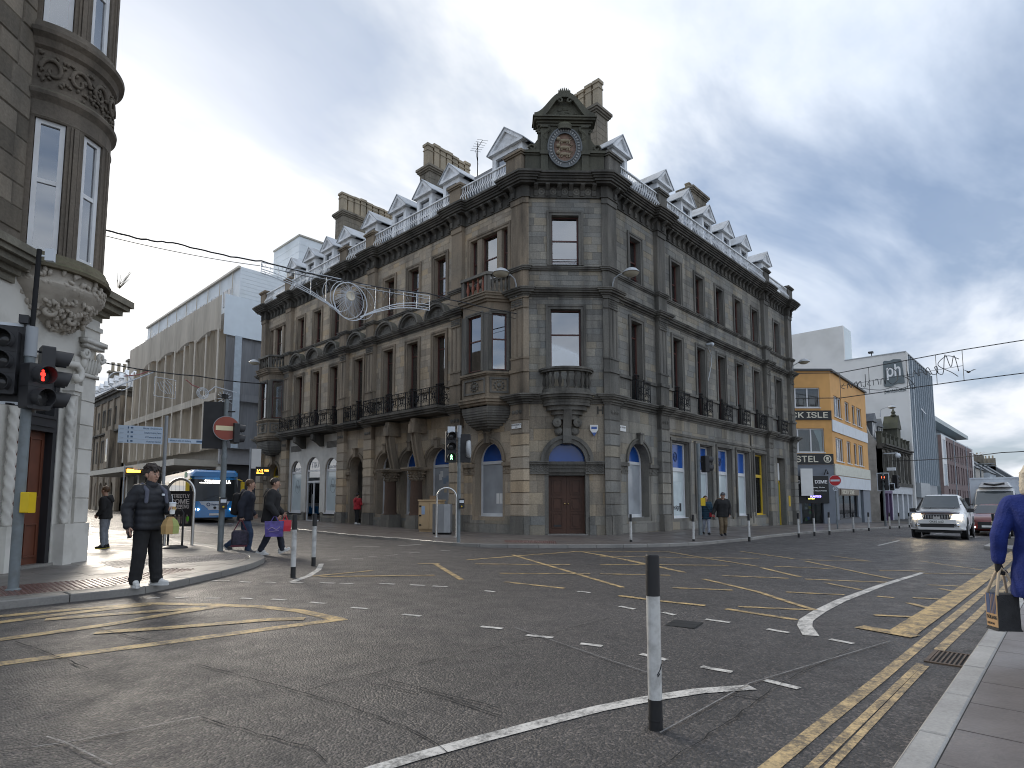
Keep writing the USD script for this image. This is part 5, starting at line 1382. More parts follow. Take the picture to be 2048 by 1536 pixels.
def dormer(T, c, d, w=1.25, z0=15.15, zw=17.55, zp=18.42, dep=2.0, wide=False):
 gl = None
 mb = MB(T)
 mb.box(c - w / 2, c - w / 2 + 0.22, z0, zw, d - dep, d); mb.box(c + w / 2 - 0.22, c + w / 2, z0, zw, d - dep, d); mb.box(c - w / 2 + 0.22, c + w / 2 - 0.22, zw - 0.22, zw, d - 0.3, d); mb.box(c - w / 2 + 0.22, c + w / 2 - 0.22, z0, z0 + 0.55, d - 0.3, d)
 ov = 0.16
 gp = Polygon([(c - w / 2 - ov, zw), (c + w / 2 + ov, zw), (c + w / 2 + ov, zw + 0.1), (c, zp), (c - w / 2 - ov, zw + 0.1)])
 gi = Polygon([(c - w / 2 + 0.12, zw + 0.12), (c + w / 2 - 0.12, zw + 0.12), (c, zp - 0.2)])
 mb.prism(gp.difference(gi), d - 0.2, d + 0.16).prism(gi, d - 0.2, d + 0.06)
 p = main.w('dormer', mb, m_dormer)
 mb = MB(T)
 for sx in (-1, 1):
  e = np.array([[c, zp + 0.02, d + 0.2], [c + sx * (w / 2 + ov + 0.05), zw + 0.08, d + 0.2], [c + sx * (w / 2 + ov + 0.05), zw + 0.08, d - dep - 0.4], [c, zp + 0.02, d - dep - 0.4]])
  dn = e - [0, 0.05, 0]
  mb.add(np.vstack([e, dn]), [[0, 1, 2, 3], [7, 6, 5, 4], [0, 4, 5, 1], [1, 5, 6, 2], [2, 6, 7, 3], [3, 7, 4, 0]])
 part(p, 'dormer_roof', mb, m_lead, inv=MI)
 part(p, 'pane', MB(T).box(c - w / 2 + 0.22, c + w / 2 - 0.22, z0 + 0.55, zw - 0.22, d - 0.14, d - 0.13), m_glass, inv=MI)
 part(p, 'sash_bar', MB(T).box(c - w / 2 + 0.22, c + w / 2 - 0.22, (z0 + zw) / 2 + 0.12, (z0 + zw) / 2 + 0.18, d - 0.16, d - 0.1), m_wframe, inv=MI)
 for sx in (-1, 1):     # cheek window
  part(p, 'cheek_panel', MB(T).box(*sorted((c + sx * w / 2, c + sx * (w / 2 + 0.012))), z0 + 0.9, zw - 0.25, d - 0.8, d - 0.3), mat('dormer_slate', (0.2, 0.215, 0.235), 0.4), inv=MI)


for s in (5.8, 7.97, 10.2, 12.95, 15.7, 17.8, 20.1, 22.6):
 dormer(FL, -s, -1.0)
dormer(FL, -1.9, -1.0, w=1.9, zp=18.55)
for s in (2.6, 6.65, 9.2, 11.7, 14.35, 17.0, 20.6):
 dormer(FR_, s, -1.0, zp=18.62, zw=17.75)


def chimney(x0, x1, y0, y1, z0, z1, pots, along='x', ph=1.45, pr=0.17):
 mb = MB(); mb.box(x0, x1, y0, y1, z0, z1 - 0.35)
 for a, b, g in ((z1 - 0.35, z1 - 0.25, 0.06), (z1 - 0.25, z1 - 0.14, 0.14), (z1 - 0.14, z1, 0.2)):
  mb.box(x0 - g, x1 + g, y0 - g, y1 + g, a, b)
 p = main.w('chimney', mb, m_chim)
 r2 = random.Random(int(x0 * 10))
 blocks = MB()
 z = z0
 while z < z1 - 0.6:
  for (ax, lo, hi) in (('y0', x0, x1), ('x0', y0, y1)):
   u = lo
   while u < hi - 0.05:
    w = min(r2.uniform(0.4, 0.8), hi - u)
    if ax == 'y0':
     blocks.box(u + 0.01, u + w - 0.01, y0 - 0.015, y0, z + 0.01, z + 0.32)
    else:
     blocks.box(x0 - 0.015, x0, u + 0.01, u + w - 0.01, z + 0.01, z + 0.32)
    u += w
  z += 0.33
 part(p, 'chimney_stone', blocks, m_chim, kind='stuff', inv=MI)
 for k in range(pots):
  u = (k + 0.5) / pots; x, y = (x0 + (x1 - x0) * u, (y0 + y1) / 2) if along == 'x' else ((x0 + x1) / 2, y0 + (y1 - y0) * u)
  h = ph * (1 + r2.uniform(-.06, .06)); a = pr; mb = MB()
  for b0, b1, g in ((0, 0.08, 1.15), (0.08, h * 0.72, 0.9), (h * 0.72, h * 0.76, 1.05), (h * 0.76, h * 0.9, 0.88), (h * 0.9, h, 1.12)):
   mb.box(x - a * g, x + a * g, y - a * g, y + a * g, z1 + b0, z1 + b1)
  part(p, 'chimney_pot', mb, m_pot, inv=MI)


chimney(X0 + 3.4, X0 + 6.9, yl(10.6), yl(11.5), 17.0, 21.4, 7, ph=1.6, pr=0.225)
chimney(X0 + 3.4, X0 + 8.6, yl(20.3), yl(21.3), 17.0, 22.0, 10, ph=1.5, pr=0.235)
chimney(X0 + 6.2, X0 + 7.2, yl(0.55), yl(2.5), 17.0, 21.7, 4, 'y', 1.6, 0.2)
chimney(PRc[0] + 15.9, PRc[0] + 18.0, Y0 + 3.9, Y0 + 4.8, 17.5, 22.6, 3, ph=0.5, pr=0.16)
# television aerial
mb = MB(); ax, ay = X0 + 3.0, yl(6.0)
mb.tube([(ax, ay, 18), (ax, ay, 20.6)], 0.025, 5); mb.tube([(ax - 0.4, ay - 0.8, 20.2), (ax + 0.4, ay + 0.6, 20.55)], 0.015, 4); mb.tube([(ax - 0.5, ay - 0.4, 19.7), (ax + 0.5, ay + 0.5, 19.8)], 0.015, 4)
for k in range(6):
 u = k / 5; x, y, z = ax - 0.4 + 0.8 * u, ay - 0.8 + 1.4 * u, 20.2 + 0.35 * u; mb.tube([(x - 0.25, y + 0.15, z), (x + 0.25, y - 0.15, z)], 0.01, 4)
main.w('aerial', mb, m_ironb)
# rainwater pipes
for T_, x, z0, z1, d_ in ((FR_, 14.98, 0.2, 5.4, -REC + 0.06), (FL, -11.85, 5.9, 9.9, -REC + 0.06)):
 main.w('downpipe', MB(T_).tube([(x, z0, d_), (x, z1, d_)], 0.045, 8), m_trim, True)

# the blocks: the 300 that show largest as parts, the others joined
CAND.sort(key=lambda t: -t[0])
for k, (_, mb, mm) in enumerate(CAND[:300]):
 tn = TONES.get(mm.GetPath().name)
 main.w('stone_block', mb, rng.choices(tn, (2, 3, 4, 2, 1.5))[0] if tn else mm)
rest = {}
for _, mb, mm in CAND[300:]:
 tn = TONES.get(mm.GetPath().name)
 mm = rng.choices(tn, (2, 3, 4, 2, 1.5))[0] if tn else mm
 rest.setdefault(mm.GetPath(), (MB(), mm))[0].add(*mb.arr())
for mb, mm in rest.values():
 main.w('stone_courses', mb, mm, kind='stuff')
# ------------------------------------------------------------------ the near building on the left: bowed sandstone above, cream below
KL = 0.908                                # metres per measured unit here
SCL = np.diag([KL, KL, KL, 1.0]); SCL[2, 3] = EYE * (1 - KL)
FB = SCL @ wall_frame((3.137, 16.206), (1, 1)); B0 = FB[:2, 3].copy()
left = Thing('bow_fronted_building', 'dark sandstone building with a bowed oriel over a cream painted ground floor with brown doors', 'building', (B0[0], B0[1], 0.0))
LI = left.inv
m_bow = stone('bow_sandstone', (0.21, 0.18, 0.15), moss=0.5, soot_fac=0.6, lo=0.43, hi=0.66, spread=0.2)
BT = [stone('bow_block_' + w_, tuple(np.array((0.22, 0.19, 0.155)) * f_), moss=0.0, soot_fac=0.5, lo=0.45, hi=0.7, spread=0.04) for w_, f_ in (('dark', 0.7), ('grey', 0.9), ('plain', 1.05), ('pale', 1.25))]
m_cream = mat('cream_paint', (0.60, 0.585, 0.54), 0.6, 0.06, 2.0, bump=0.15, dirt=(0.25, 0.235, 0.2), dirt_fac=0.45, dirt_scale=1.4)
m_carve = mat('pale_carved_stone', (0.45, 0.41, 0.35), 0.85, 0.15, 6.0, bump=0.3, dirt=(0.16, 0.14, 0.115), dirt_fac=0.6, dirt_scale=3.0)
m_doorb = mat('brown_door', (0.10, 0.035, 0.02), 0.35, 0.2, 4.0)
m_black = mat('black_paint', (0.014, 0.014, 0.016), 0.4, 0.2)
T = FB
bc, bq, br = -1.28, 0.36, 1.08                 # circle of the bow
A0, A1 = math.radians(19.5), math.radians(160.5)
tvB = FB @ np.array([[1, 0, 0, bc], [0, 0, 1, 0], [0, 1, 0, -bq], [0, 0, 0, 1.0]])
# body
e0 = FB @ np.array([-9.0, 0, -0.02, 1]); body = Polygon([(B0[0] - 0.02, B0[1] + 0.03), (B0[0] - 0.05, 42), (-14, 42), (e0[0] - 6, e0[1] + 6), (e0[0], e0[1])])
up = sbox(-9, 6.3, -0.02, 14.5).difference(sbox(-2.28, 6.3, -0.02, 14.5).buffer(0))
left.w('upper_wall', MB(T).prism(sbox(-9, 6.3, -2.26, 14.5), -0.4, 0).box(-0.32, -0.0, 6.3, 14.5, -0.4, 0), m_bow)
left.w('side_wall', MB().prism(body.difference(body.buffer(-0.4)).difference(Polygon([tuple((FB @ np.array([x, 0, z, 1]))[:2]) for x, z in ((-9.5, 1.5), (-9.5, -0.41), (0.3, -0.41), (0.3, 1.5))])), 0.0, 13.3), m_bow)
left.w('floor', MB().prism(body.buffer(-0.41), 5.6, 5.75).prism(body.buffer(-0.41), 9.75, 9.9).prism(body.buffer(-0.41), 13.1, 13.3), m_room)
rng = random.Random(5)
for z0, z1 in zip(np.arange(6.6, 14.2, 0.46), np.arange(7.06, 14.66, 0.46)):
 x = -2.31; first = rng.random() < 0.5
 while x > -5:
  w = rng.uniform(0.45, 0.8) if not first else rng.uniform(0.25, 0.4); first = False
  mb = MB(T); dz = rng.uniform(0.012, 0.03)
  x0, x1 = x - w + 0.008, x - 0.008; za, zb = z0 + 0.007, z1 - 0.007; b = 0.02
  mb.add(np.array([[x0, za, 0], [x1, za, 0], [x1, zb, 0], [x0, zb, 0], [x0 + b, za + b, dz], [x1 - b, za + b, dz], [x1 - b, zb - b, dz], [x0 + b, zb - b, dz]]), [[0, 1, 5, 4], [1, 2, 6, 5], [2, 3, 7, 6], [3, 0, 4, 7], [4, 5, 6, 7]])
  if x > -3.9:
   left.w('stone_block', mb, rng.choice(BT))
  x -= w
WIN = [(66.5, 38.5), (21.5, -4), (-26, -58)]
def arc(r, z0, z1, a0, a1, mb, thick=0.3, n=10):
 """A piece of curved wall between two angles (degrees, towards -s) from z0 to z1."""
 t0, t1 = math.radians(90 + min(a0, a1)), math.radians(90 + max(a0, a1))
 t = np.linspace(t0, t1, n)
 o = [(r * math.cos(x), r * math.sin(x)) for x in t]; i = [((r - thick) * math.cos(x), (r - thick) * math.sin(x)) for x in t[::-1]]
 mb.prism(Polygon(o + i), z0, z1, tvB)
LEV = [(6.32, 9.05), (11.05, 13.5)]
for z0, z1 in LEV:
 edges = [70.5] + [a for w in WIN for a in w] + [-70.5]
 for a, b in zip(edges[::2], edges[1::2]):
  mb = MB(); arc(br, z0, z1, a, b, mb); left.w('bow_pier', mb, m_bow)
  if abs(a - b) > 12:
   mb = MB(); m_ = (a + b) / 2; arc(br + 0.05, z0, z1, m_ + 2.2, m_ - 2.2, mb, 0.1, 4); arc(br + 0.03, z0, z1, m_ + 5, m_ + 3, mb, 0.1, 4); arc(br + 0.03, z0, z1, m_ - 3, m_ - 5, mb, 0.1, 4)
   left.w('bow_moulding', mb, m_bow)
 OWNER[0] = left
 for a, b in WIN:
  ta, tb = math.radians(90 + a), math.radians(90 + b); rr = br - 0.1
  p0 = np.array([bc + rr * math.cos(ta), -bq + rr * math.sin(ta)]); p1 = np.array([bc + rr * math.cos(tb), -bq + rr * math.sin(tb)])
  ln = np.hypot(*(p1 - p0)); e = (p1 - p0) / ln
  T2 = np.eye(4); T2[:3, 0] = [e[0], 0, e[1]]; T2[:3, 1] = [0, 1, 0]; T2[:3, 2] = np.cross([e[0], 0, e[1]], [0, 1, 0]); T2[:3, 3] = [p0[0], 0, p0[1]]
  sash(FB @ T2, ln / 2, ln, z0, z1, 0.03, mframe=m_wframe, bars=False, meet=0.54, fw=0.085, blind=None)
  mb = MB(FB @ T2)
  for k in range(6):      # hanging strip blinds
   x = 0.12 + k * (ln - 0.2) / 6; mb.box(x, x + 0.075, z0 + 0.35, z1 - 0.1, -0.16, -0.15)
  left.w('strip_blind', mb, m_blind)
def ring(prof, name, m, smooth=False):
 mb = MB(); mb.lathe(prof, n=40, T=tvB, a0=A0, a1=A1); left.w(name, mb, m, smooth)
# sill, lintel, frieze, cornice
ring([(0.9, 6.02), (br + 0.15, 6.02), (br + 0.17, 6.08), (br + 0.14, 6.12), (br + 0.12, 6.2), (br + 0.08, 6.26), (br + 0.06, 6.32), (0.8, 6.32)], 'bow_sill', stone('bow_mossy', (0.2, 0.18, 0.13), moss=1.0, soot_fac=0.6))
for zb in (9.05, 13.5):
 ring([(0.8, zb), (br, zb), (br + 0.02, zb + 0.04), (br, zb + 0.06), (br, zb + 0.36), (br + 0.03, zb + 0.4), (br + 0.09, zb + 0.47), (br + 0.1, zb + 0.54), (br + 0.06, zb + 0.6), (0.8, zb + 0.6)], 'bow_lintel', m_bow)
ring([(0.8, 9.65), (br - 0.02, 9.65), (br - 0.02, 10.5), (br + 0.05, 10.55), (br + 0.09, 10.68), (br + 0.18, 10.76), (br + 0.19, 10.84), (br + 0.1, 10.9), (br + 0.06, 11.05), (0.8, 11.05)], 'bow_frieze', m_bow)
# carved scrollwork on the frieze
rng = random.Random(9)
mb = MB()
def onbow(a, z, h=0.0, r=br - 0.02):
 t = math.radians(90 + a); return np.array([(r + h) * math.cos(t), (r + h) * math.sin(t), z])
for a in (54, 30, 6, -18, -42, -60):
 sg = rng.choice((-1, 1))
 q = [onbow(a + sg * (11 * (1 - t / 8.5)) * math.cos(t), 10.08 + 0.27 * (1 - t / 8.5) * math.sin(t), 0.03) for t in np.linspace(0, 7.2, 20)]
 mb.tube(q, list(np.linspace(0.05, 0.025, 20)), 6, T=tvB)
 for k in range(22):
  a2, z2 = a + rng.uniform(-13, 13), rng.uniform(9.75, 10.42)
  d = rng.uniform(0, 2 * PI); q = [onbow(a2 + 4 * t * math.cos(d), z2 + 0.09 * t * math.sin(d), 0.035 * math.sin(PI * t)) for t in np.linspace(0, 1, 4)]
  mb.tube(q, [0.012, 0.035, 0.03, 0.008], 5, T=tvB)
left.w('frieze_carving', mb, m_bow, True, kind='stuff')
# carved corbel under the bow
def corb(u):
 return 0.18 + (br + 0.02 - 0.18) * math.sin(u * PI / 2) ** 0.8
prof = [(corb(u), 4.85 + 1.17 * u) for u in np.linspace(0, 1, 14)]
prof[9] = (prof[9][0] + 0.07, prof[9][1]); prof[10] = (prof[10][0] + 0.07, prof[10][1])
ring(prof + [(0.5, 6.02)], 'bow_corbel', m_carve, 40)
mb = MB()
for k in range(240):
 u = rng.uniform(0.12, 0.98); a = rng.uniform(-69, 69)
 if 0.6 < u < 0.72:
  continue
 r = corb(u); z = 4.85 + 1.17 * u; d = rng.uniform(-0.6, 0.6) + (PI / 2 if rng.random() < 0.5 else 0)
 q = [onbow(a + 5 * t * math.cos(d), z + 0.1 * (t - 0.5) * (0.4 + abs(math.sin(d))), 0.05 * math.sin(PI * t), r) for t in np.linspace(0, 1, 4)]
 mb.tube(q, [0.015, 0.045, 0.04, 0.01], 5, T=tvB)
for a, z in ((40, 5.25), (4, 5.2), (-40, 5.25)):
 r = corb((z - 4.85) / 1.17); q = [onbow(a + 14 * (1 - t / 9) * math.cos(t), z + 0.18 * (1 - t / 9) * math.sin(t), 0.06, r) for t in np.linspace(0, 7.5, 20)]
 mb.tube(q, 0.045, 6, T=tvB)
left.w('corbel_carving', mb, m_carve, True, kind='stuff')
# plants rooted on the sill
mb = MB()
for k in range(12):
 p0 = FB @ np.array([-0.25 + rng.uniform(-.05, .05), 6.28, 0.62, 1.0]); d = np.array([rng.uniform(-.05, .2), rng.uniform(-.1, .15), rng.uniform(0.15, 0.4)])
 mb.tube([p0[:3], p0[:3] + d * 0.5, p0[:3] + d], [0.006, 0.005, 0.003], 3)
left.part('wall_plant', mb, mat('dry_stalk', (0.08, 0.07, 0.04), 0.9), world=True, kind='stuff')
# cream ground floor
gf = sbox(-9, 0.1, 0.0, 6.02).difference(sbox(-2.12, 0.1, -0.97, 4.15))
left.w('ground_wall', MB(T).prism(gf, -0.4, 0), m_cream)
mb = MB(T)
for z0, z1, g in ((5.56, 5.7, 0.06), (5.7, 5.82, 0.16), (5.82, 5.95, 0.34), (5.95, 6.05, 0.44), (6.05, 6.2, 0.5), (6.2, 6.28, 0.3)):
 mb.box(-0.5 + g * 0.2, 0.05 + g, z0, z1, -0.4, g); mb.box(-9, -2.42, z0, z1, -0.3, g)
left.w('cornice', mb, stone('bow_cornice', (0.3, 0.28, 0.23), moss=0.9, soot_fac=0.5))
# rusticated pier with Ionic cap
mb = MB(T); mb.box(-0.47, 0.03, 0.1, 0.95, 0, 0.1); left.w('pier_base', mb, m_cream)
for k in range(6):
 z = 0.97 + k * 0.54; left.w('pier_block', MB(T).box(-0.43, 0.0, z, z + 0.515, 0, 0.07), m_cream)
left.w('pier', MB(T).box(-0.42, -0.005, 0.95, 5.56, 0, 0.045), m_cream)
mb = MB(T); mb.box(-0.46, 0.04, 4.2, 4.28, 0, 0.11); mb.box(-0.5, 0.1, 4.86, 4.95, 0, 0.16); mb.box(-0.54, 0.14, 4.95, 5.06, 0, 0.2)
for x in (-0.44, 0.04):
 sg = 1 if x > -0.2 else -1
 mb.tube([(x + sg * 0.13 * (1 - t / 9) * math.cos(t), 4.72 - 0.13 * (1 - t / 9) * math.sin(t), 0.12) for t in np.linspace(0, 7.5, 20)], 0.045, 6)
 mb.sphere((x, 4.5, 0.08), 0.09, 5, sc=(0.8, 1.6, 0.7))
for x in np.linspace(-0.4, -0.02, 5):
 mb.tube([(x, 4.3, 0.07), (x, 4.5, 0.09), (x, 4.62, 0.13)], [0.04, 0.05, 0.02], 5)
left.w('ionic_capital', mb, m_cream, True)
left.w('architrave', MB(T).box(-0.47, 0.04, 5.06, 5.3, 0, 0.08).box(-0.5, 0.06, 5.3, 5.4, 0, 0.12).box(-0.45, 0.02, 5.4, 5.56, 0, 0.07).box(-9, -2.5, 3.9, 4.02, 0, 0.1).box(-9, -2.48, 4.02, 4.1, 0, 0.16), m_cream)
# twisted columns at the doorway
for x in (-0.80, -2.28):
 mb = MB(T); n = 60; rings = []
 for k in range(n):
  z = 0.95 + 2.75 * k / (n - 1); tw = z * 9
  rings.append([(x + (0.075 + 0.02 * math.cos(3 * (a - tw))) * math.cos(a), z, 0.12 + (0.075 + 0.02 * math.cos(3 * (a - tw))) * math.sin(a)) for a in np.arange(14) * 2 * PI / 14])
 mb.loft([np.array(r)[::-1] for r in rings])
 left.w('twisted_column', mb, m_cream, True)
 left.w('column_base', MB(T).box(x - 0.13, x + 0.13, 0.1, 0.95, 0, 0.24), m_cream)
 left.w('column_capital', MB(T).box(x - 0.1, x + 0.1, 3.7, 3.78, 0, 0.22).box(x - 0.13, x + 0.13, 3.78, 3.92, 0, 0.26), m_cream)
left.w('door_pilaster', MB(T).box(-0.68, -0.5, 0.1, 4.6, 0, 0.05), m_cream)
mb = MB(T)    # hood moulding over the doorway, with its scroll
pts_ = [(-2.5 + 0.98 * t, 4.18 + 0.22 * math.sin(t * PI / 2), 0.1) for t in np.linspace(0, 1, 8)] + [(-1.5 + 0.8 * t, 4.4 - 0.05 * math.sin(3 * t), 0.12) for t in np.linspace(0.1, 1, 8)] + [(-0.66 + 0.1 * math.sin(t), 4.2 + 0.14 * math.cos(t), 0.12) for t in np.linspace(0, 4.5, 9)]
mb.tube(pts_, 0.07, 8); left.w('door_hood', mb, m_cream, True)
# doors
mb = MB(T); mb.box(-2.12, -2.02, 0.1, 4.15, -0.3, -0.02); mb.box(-1.08, -0.97, 0.1, 4.15, -0.3, -0.02); mb.box(-2.02, -1.08, 4.05, 4.15, -0.3, -0.02)
dr = left.w('door_case', mb, m_black)
part(dr, 'transom_beam', MB(T).box(-2.02, -1.08, 2.85, 2.95, -0.3, 0.0).box(-2.02, -1.08, 2.95, 3.12, -0.3, 0.03).box(-2.02, -1.08, 3.12, 3.18, -0.3, 0.06), m_black, inv=LI)
part(dr, 'transom_light', MB(T).box(-2.02, -1.08, 3.18, 4.05, -0.22, -0.21), m_glass, inv=LI)
for x0, x1 in ((-2.02, -1.553), (-1.547, -1.08)):
 d_ = part(dr, 'door', MB(T).box(x0, x1, 0.14, 2.85, -0.24, -0.18), m_doorb, inv=LI)
 for z0, z1 in ((0.3, 0.98), (1.5, 2.72)):
  mb = MB(T)
  for a, b, e, f in ((x0 + 0.07, x1 - 0.07, z1 - 0.03, z1), (x0 + 0.07, x1 - 0.07, z0, z0 + 0.03), (x0 + 0.07, x0 + 0.1, z0 + 0.03, z1 - 0.03), (x1 - 0.1, x1 - 0.07, z0 + 0.03, z1 - 0.03)):
   mb.box(a, b, e, f, -0.18, -0.155)
  left.w('door_panel', mb, m_doorb)
left.w('letter_plate', MB(T).box(-1.94, -1.66, 1.18, 1.3, -0.18, -0.165), m_brass)
left.w('door_step', MB(T).box(-2.2, -0.9, 0.1, 0.16, -0.35, 0.05), m_kerb)
# ------------------------------------------------------------------ the netted store down the left street
def net_material(name, col, col2):
 n = {'geo': ('geometry', {}), 'p': ('principled_bsdf', dict(roughness=0.85, specular_ior_level=0.2)), 'tr': ('translucent_bsdf', dict(color=col2)), 'mx': ('mix_closure', dict(fac=0.25))}
 L = []
 tri_noise(n, L, name='a', scale=0.5, detail=5.0, stretch=(1, 1, 0.15)); tri_noise(n, L, name='b', scale=9.0, detail=3.0, stretch=(1, 1, 0.08))
 c = np.array(col)
 n['r'] = ('rgb_ramp', dict(ramp=[(0.3, tuple(c * 0.8)), (0.7, tuple(c * 1.15))])); n['r2'] = ('rgb_ramp', dict(ramp=[(0.3, (0.86,) * 3), (0.7, (1.1,) * 3)]))
 n['m'] = ('mix_color', dict(blend_type='multiply', fac=1.0, use_clamp=False))
 L += [('a.fac', 'r.fac'), ('b.fac', 'r2.fac'), ('r.color', 'm.a'), ('r2.color', 'm.b'), ('m.result', 'p.base_color'), ('p.BSDF', 'mx.closure1'), ('tr.BSDF', 'mx.closure2')]
 MATS[name] = usdkit.material(stage, '/World/Looks/' + name, n, L, surface='mx.closure')
 return MATS[name]


m_net = net_material('scaffold_net', (0.42, 0.36, 0.28), (0.36, 0.31, 0.25))
m_net2 = net_material('scaffold_net_pale', (0.58, 0.53, 0.45), (0.45, 0.4, 0.35))
m_netg = net_material('scaffold_net_shaded', (0.36, 0.37, 0.39), (0.3, 0.3, 0.31))  # greyer copy of the net, the side face's shade put into its colour
m_sheet = mat('white_sheeting', (0.66, 0.73, 0.78), 0.5, 0.06, 1.2, bump=0.15, bscale=2.0)
m_clad = mat('white_cladding', (0.72, 0.77, 0.80), 0.5, 0.05, 1.0, dirt=(0.36, 0.38, 0.36), dirt_fac=0.4, dirt_scale=0.5)
m_scaf = mat('scaffold_tube', (0.55, 0.5, 0.42), 0.5, 0.1)
m_canopy = mat('canopy_beige', (0.42, 0.39, 0.33), 0.6, 0.1)
SX, SY = 18.9, 51.0
store = Thing('netted_store', 'long department store wrapped in beige scaffold netting with white sheeted upper floors', 'building', (SX, SY, 0.4))
store.w('wall', MB().box(SX + 0.9, 46, SY + 0.9, 78, 0.3, 18.2), mat('store_wall', (0.3, 0.28, 0.25), 0.8))
# net: pleats, a scalloped hem line and vertical scaffold standards pressing through
rng = np.random.default_rng(4)
def net_sheet(u0, u1, z0, z1, place, bow, nu=160, nz=26, seed=1, hem=None):
 us = np.linspace(u0, u1, nu); zs = np.linspace(0, 1, nz); P = []
 for i, u in enumerate(us):
  zt = z1 if hem is None else hem(u)
  for t in zs:
   z = z0 + (zt - z0) * t
   nz_ = float(meshkit.fbm(np.array([[u * 1.9, z * 0.12, seed * 3.1]]), 3, seed)[0]) - 0.5
   n2 = float(meshkit.noise(np.array([[u * 6.0 + z * 0.25, z * 0.05, seed]]), seed)) - 0.5
   P.append(place(u, z, bow * nz_ + 0.13 * n2))
 P = np.array(P); I, J = np.meshgrid(np.arange(nu - 1), np.arange(nz - 1), indexing='ij')
 q = np.stack([I * nz + J, (I + 1) * nz + J, (I + 1) * nz + J + 1, I * nz + J + 1], -1).reshape(-1, 4)
 return MB().add(P, q)
hemf = lambda u: 15.6 + 0.55 * abs(math.sin((u - SY) * PI / 5.4)) ** 0.6
store.w('scaffold_net', net_sheet(SY, 78, 5.9, 16, lambda u, z, d: (SX - 0.05 + d, u, z), 0.85, hem=lambda u: hemf(u) + 0.1), m_net, True)
store.w('scaffold_net', net_sheet(SY, 78, 18.8, 16, lambda u, z, d: (SX - 0.42 + d * 0.4, u, z), 0.3, nz=8, seed=2, hem=hemf), m_net2, True)
store.w('scaffold_net', net_sheet(SX, 34, 5.9, 15.9, lambda u, z, d: (u, SY - 0.1 + d, z), 0.5, nu=80, seed=3), m_netg, True)
store.w('sheeting', net_sheet(SX - 0.3, 34, 15.4, 18.85, lambda u, z, d: (u, SY - 0.32 + d * 0.5, z), 0.3, nu=60, nz=8, seed=5), m_sheet, True)
for k in range(11):
 y = SY + 0.2 + k * 2.7
 store.w('scaffold_standard', MB().tube([(SX - 0.5, y, 5.9), (SX - 0.5, y, 15.9)], 0.075, 6), m_scaf)
for k in range(2):
 x = SX + 0.6 + k * 3.3; store.w('scaffold_standard', MB().box(x, x + 0.55, SY - 0.55, SY - 0.45, 5.9, 15.4), mat('scaffold_post_blue', (0.42, 0.48, 0.53), 0.6))
store.w('scaffold_ledger', MB().box(SX - 0.55, SX - 0.48, SY, 78, 9.9, 10.5), m_net2)
store.w('scaffold_ledger', MB().box(SX, 34, SY - 0.5, SY - 0.42, 9.9, 10.5), m_netg)
# upper storey set back
us = store.w('upper_storey', MB().box(20.0, 40, SY + 0.3, 77.5, 18.2, 21.75), m_clad)
for k in range(9):
 y = SY + 2.2 + k * 2.9
 for dy in (0, 0.85):
  part(us, 'window', MB().box(19.96, 19.99, y + dy, y + dy + 0.7, 18.9, 20.3), m_glass, inv=store.inv)
  part(us, 'window_frame', MB().box(19.94, 20.0, y + dy - 0.06, y + dy, 18.85, 20.35).box(19.94, 20.0, y + dy + 0.7, y + dy + 0.76, 18.85, 20.35), m_wframe, inv=store.inv)
 part(us, 'cladding_post', MB().box(19.86, 19.92, y - 0.6, y - 0.54, 18.3, 21.7), m_scaf, inv=store.inv)
part(us, 'roof_rail', MB().box(19.8, 20.0, SY + 0.2, 77.5, 21.6, 21.78), m_scaf, inv=store.inv)
mb = MB()
for k in range(10):
 z = 18.4 + k * 0.34; mb.box(20, 40, SY + 0.285, SY + 0.3, z, z + 0.3)
part(us, 'cladding_board', mb, m_clad, kind='stuff', inv=store.inv)
tw = store.w('roof_house', MB().box(25.9, 42, 52.6, 58, 18, 26.9), m_clad)
mb = MB()
for k in range(12):
 z = 18.2 + k * 0.72; mb.box(25.88, 42, 52.58, 52.6, z, z + 0.68); mb.box(25.88, 25.9, 52.6, 58, z, z + 0.68)
part(tw, 'cladding_board', mb, m_clad, kind='stuff', inv=store.inv)
part(tw, 'vent', MB().box(25.83, 25.88, 54.4, 54.9, 23.4, 24.2), m_canopy, inv=store.inv)
part(tw, 'roof_edge', MB().box(25.8, 42.1, 52.5, 58.1, 26.9, 27.05), m_canopy, inv=store.inv)
store.w('canopy', MB().box(15.6, SX + 0.2, 51.5, 82, 4.35, 4.85), m_canopy)
store.w('shop_front', MB().box(SX + 0.55, SX + 0.6, SY, 78, 0.3, 4.35).box(SX + 0.6, 40, SY + 0.55, SY + 0.6, 0.3, 5.9), mat('shop_dark', (0.05, 0.05, 0.055), 0.3))
for k in range(7):
 store.w('shop_pillar', MB().box(SX - 0.1, SX + 0.5, SY + k * 4.4, SY + 0.6 + k * 4.4, 0.3, 4.35), m_cream)
store.w('fascia', MB().box(SX, 40, SY + 0.2, SY + 0.5, 4.6, 5.9), mat('fascia_grey', (0.3, 0.3, 0.31), 0.6))

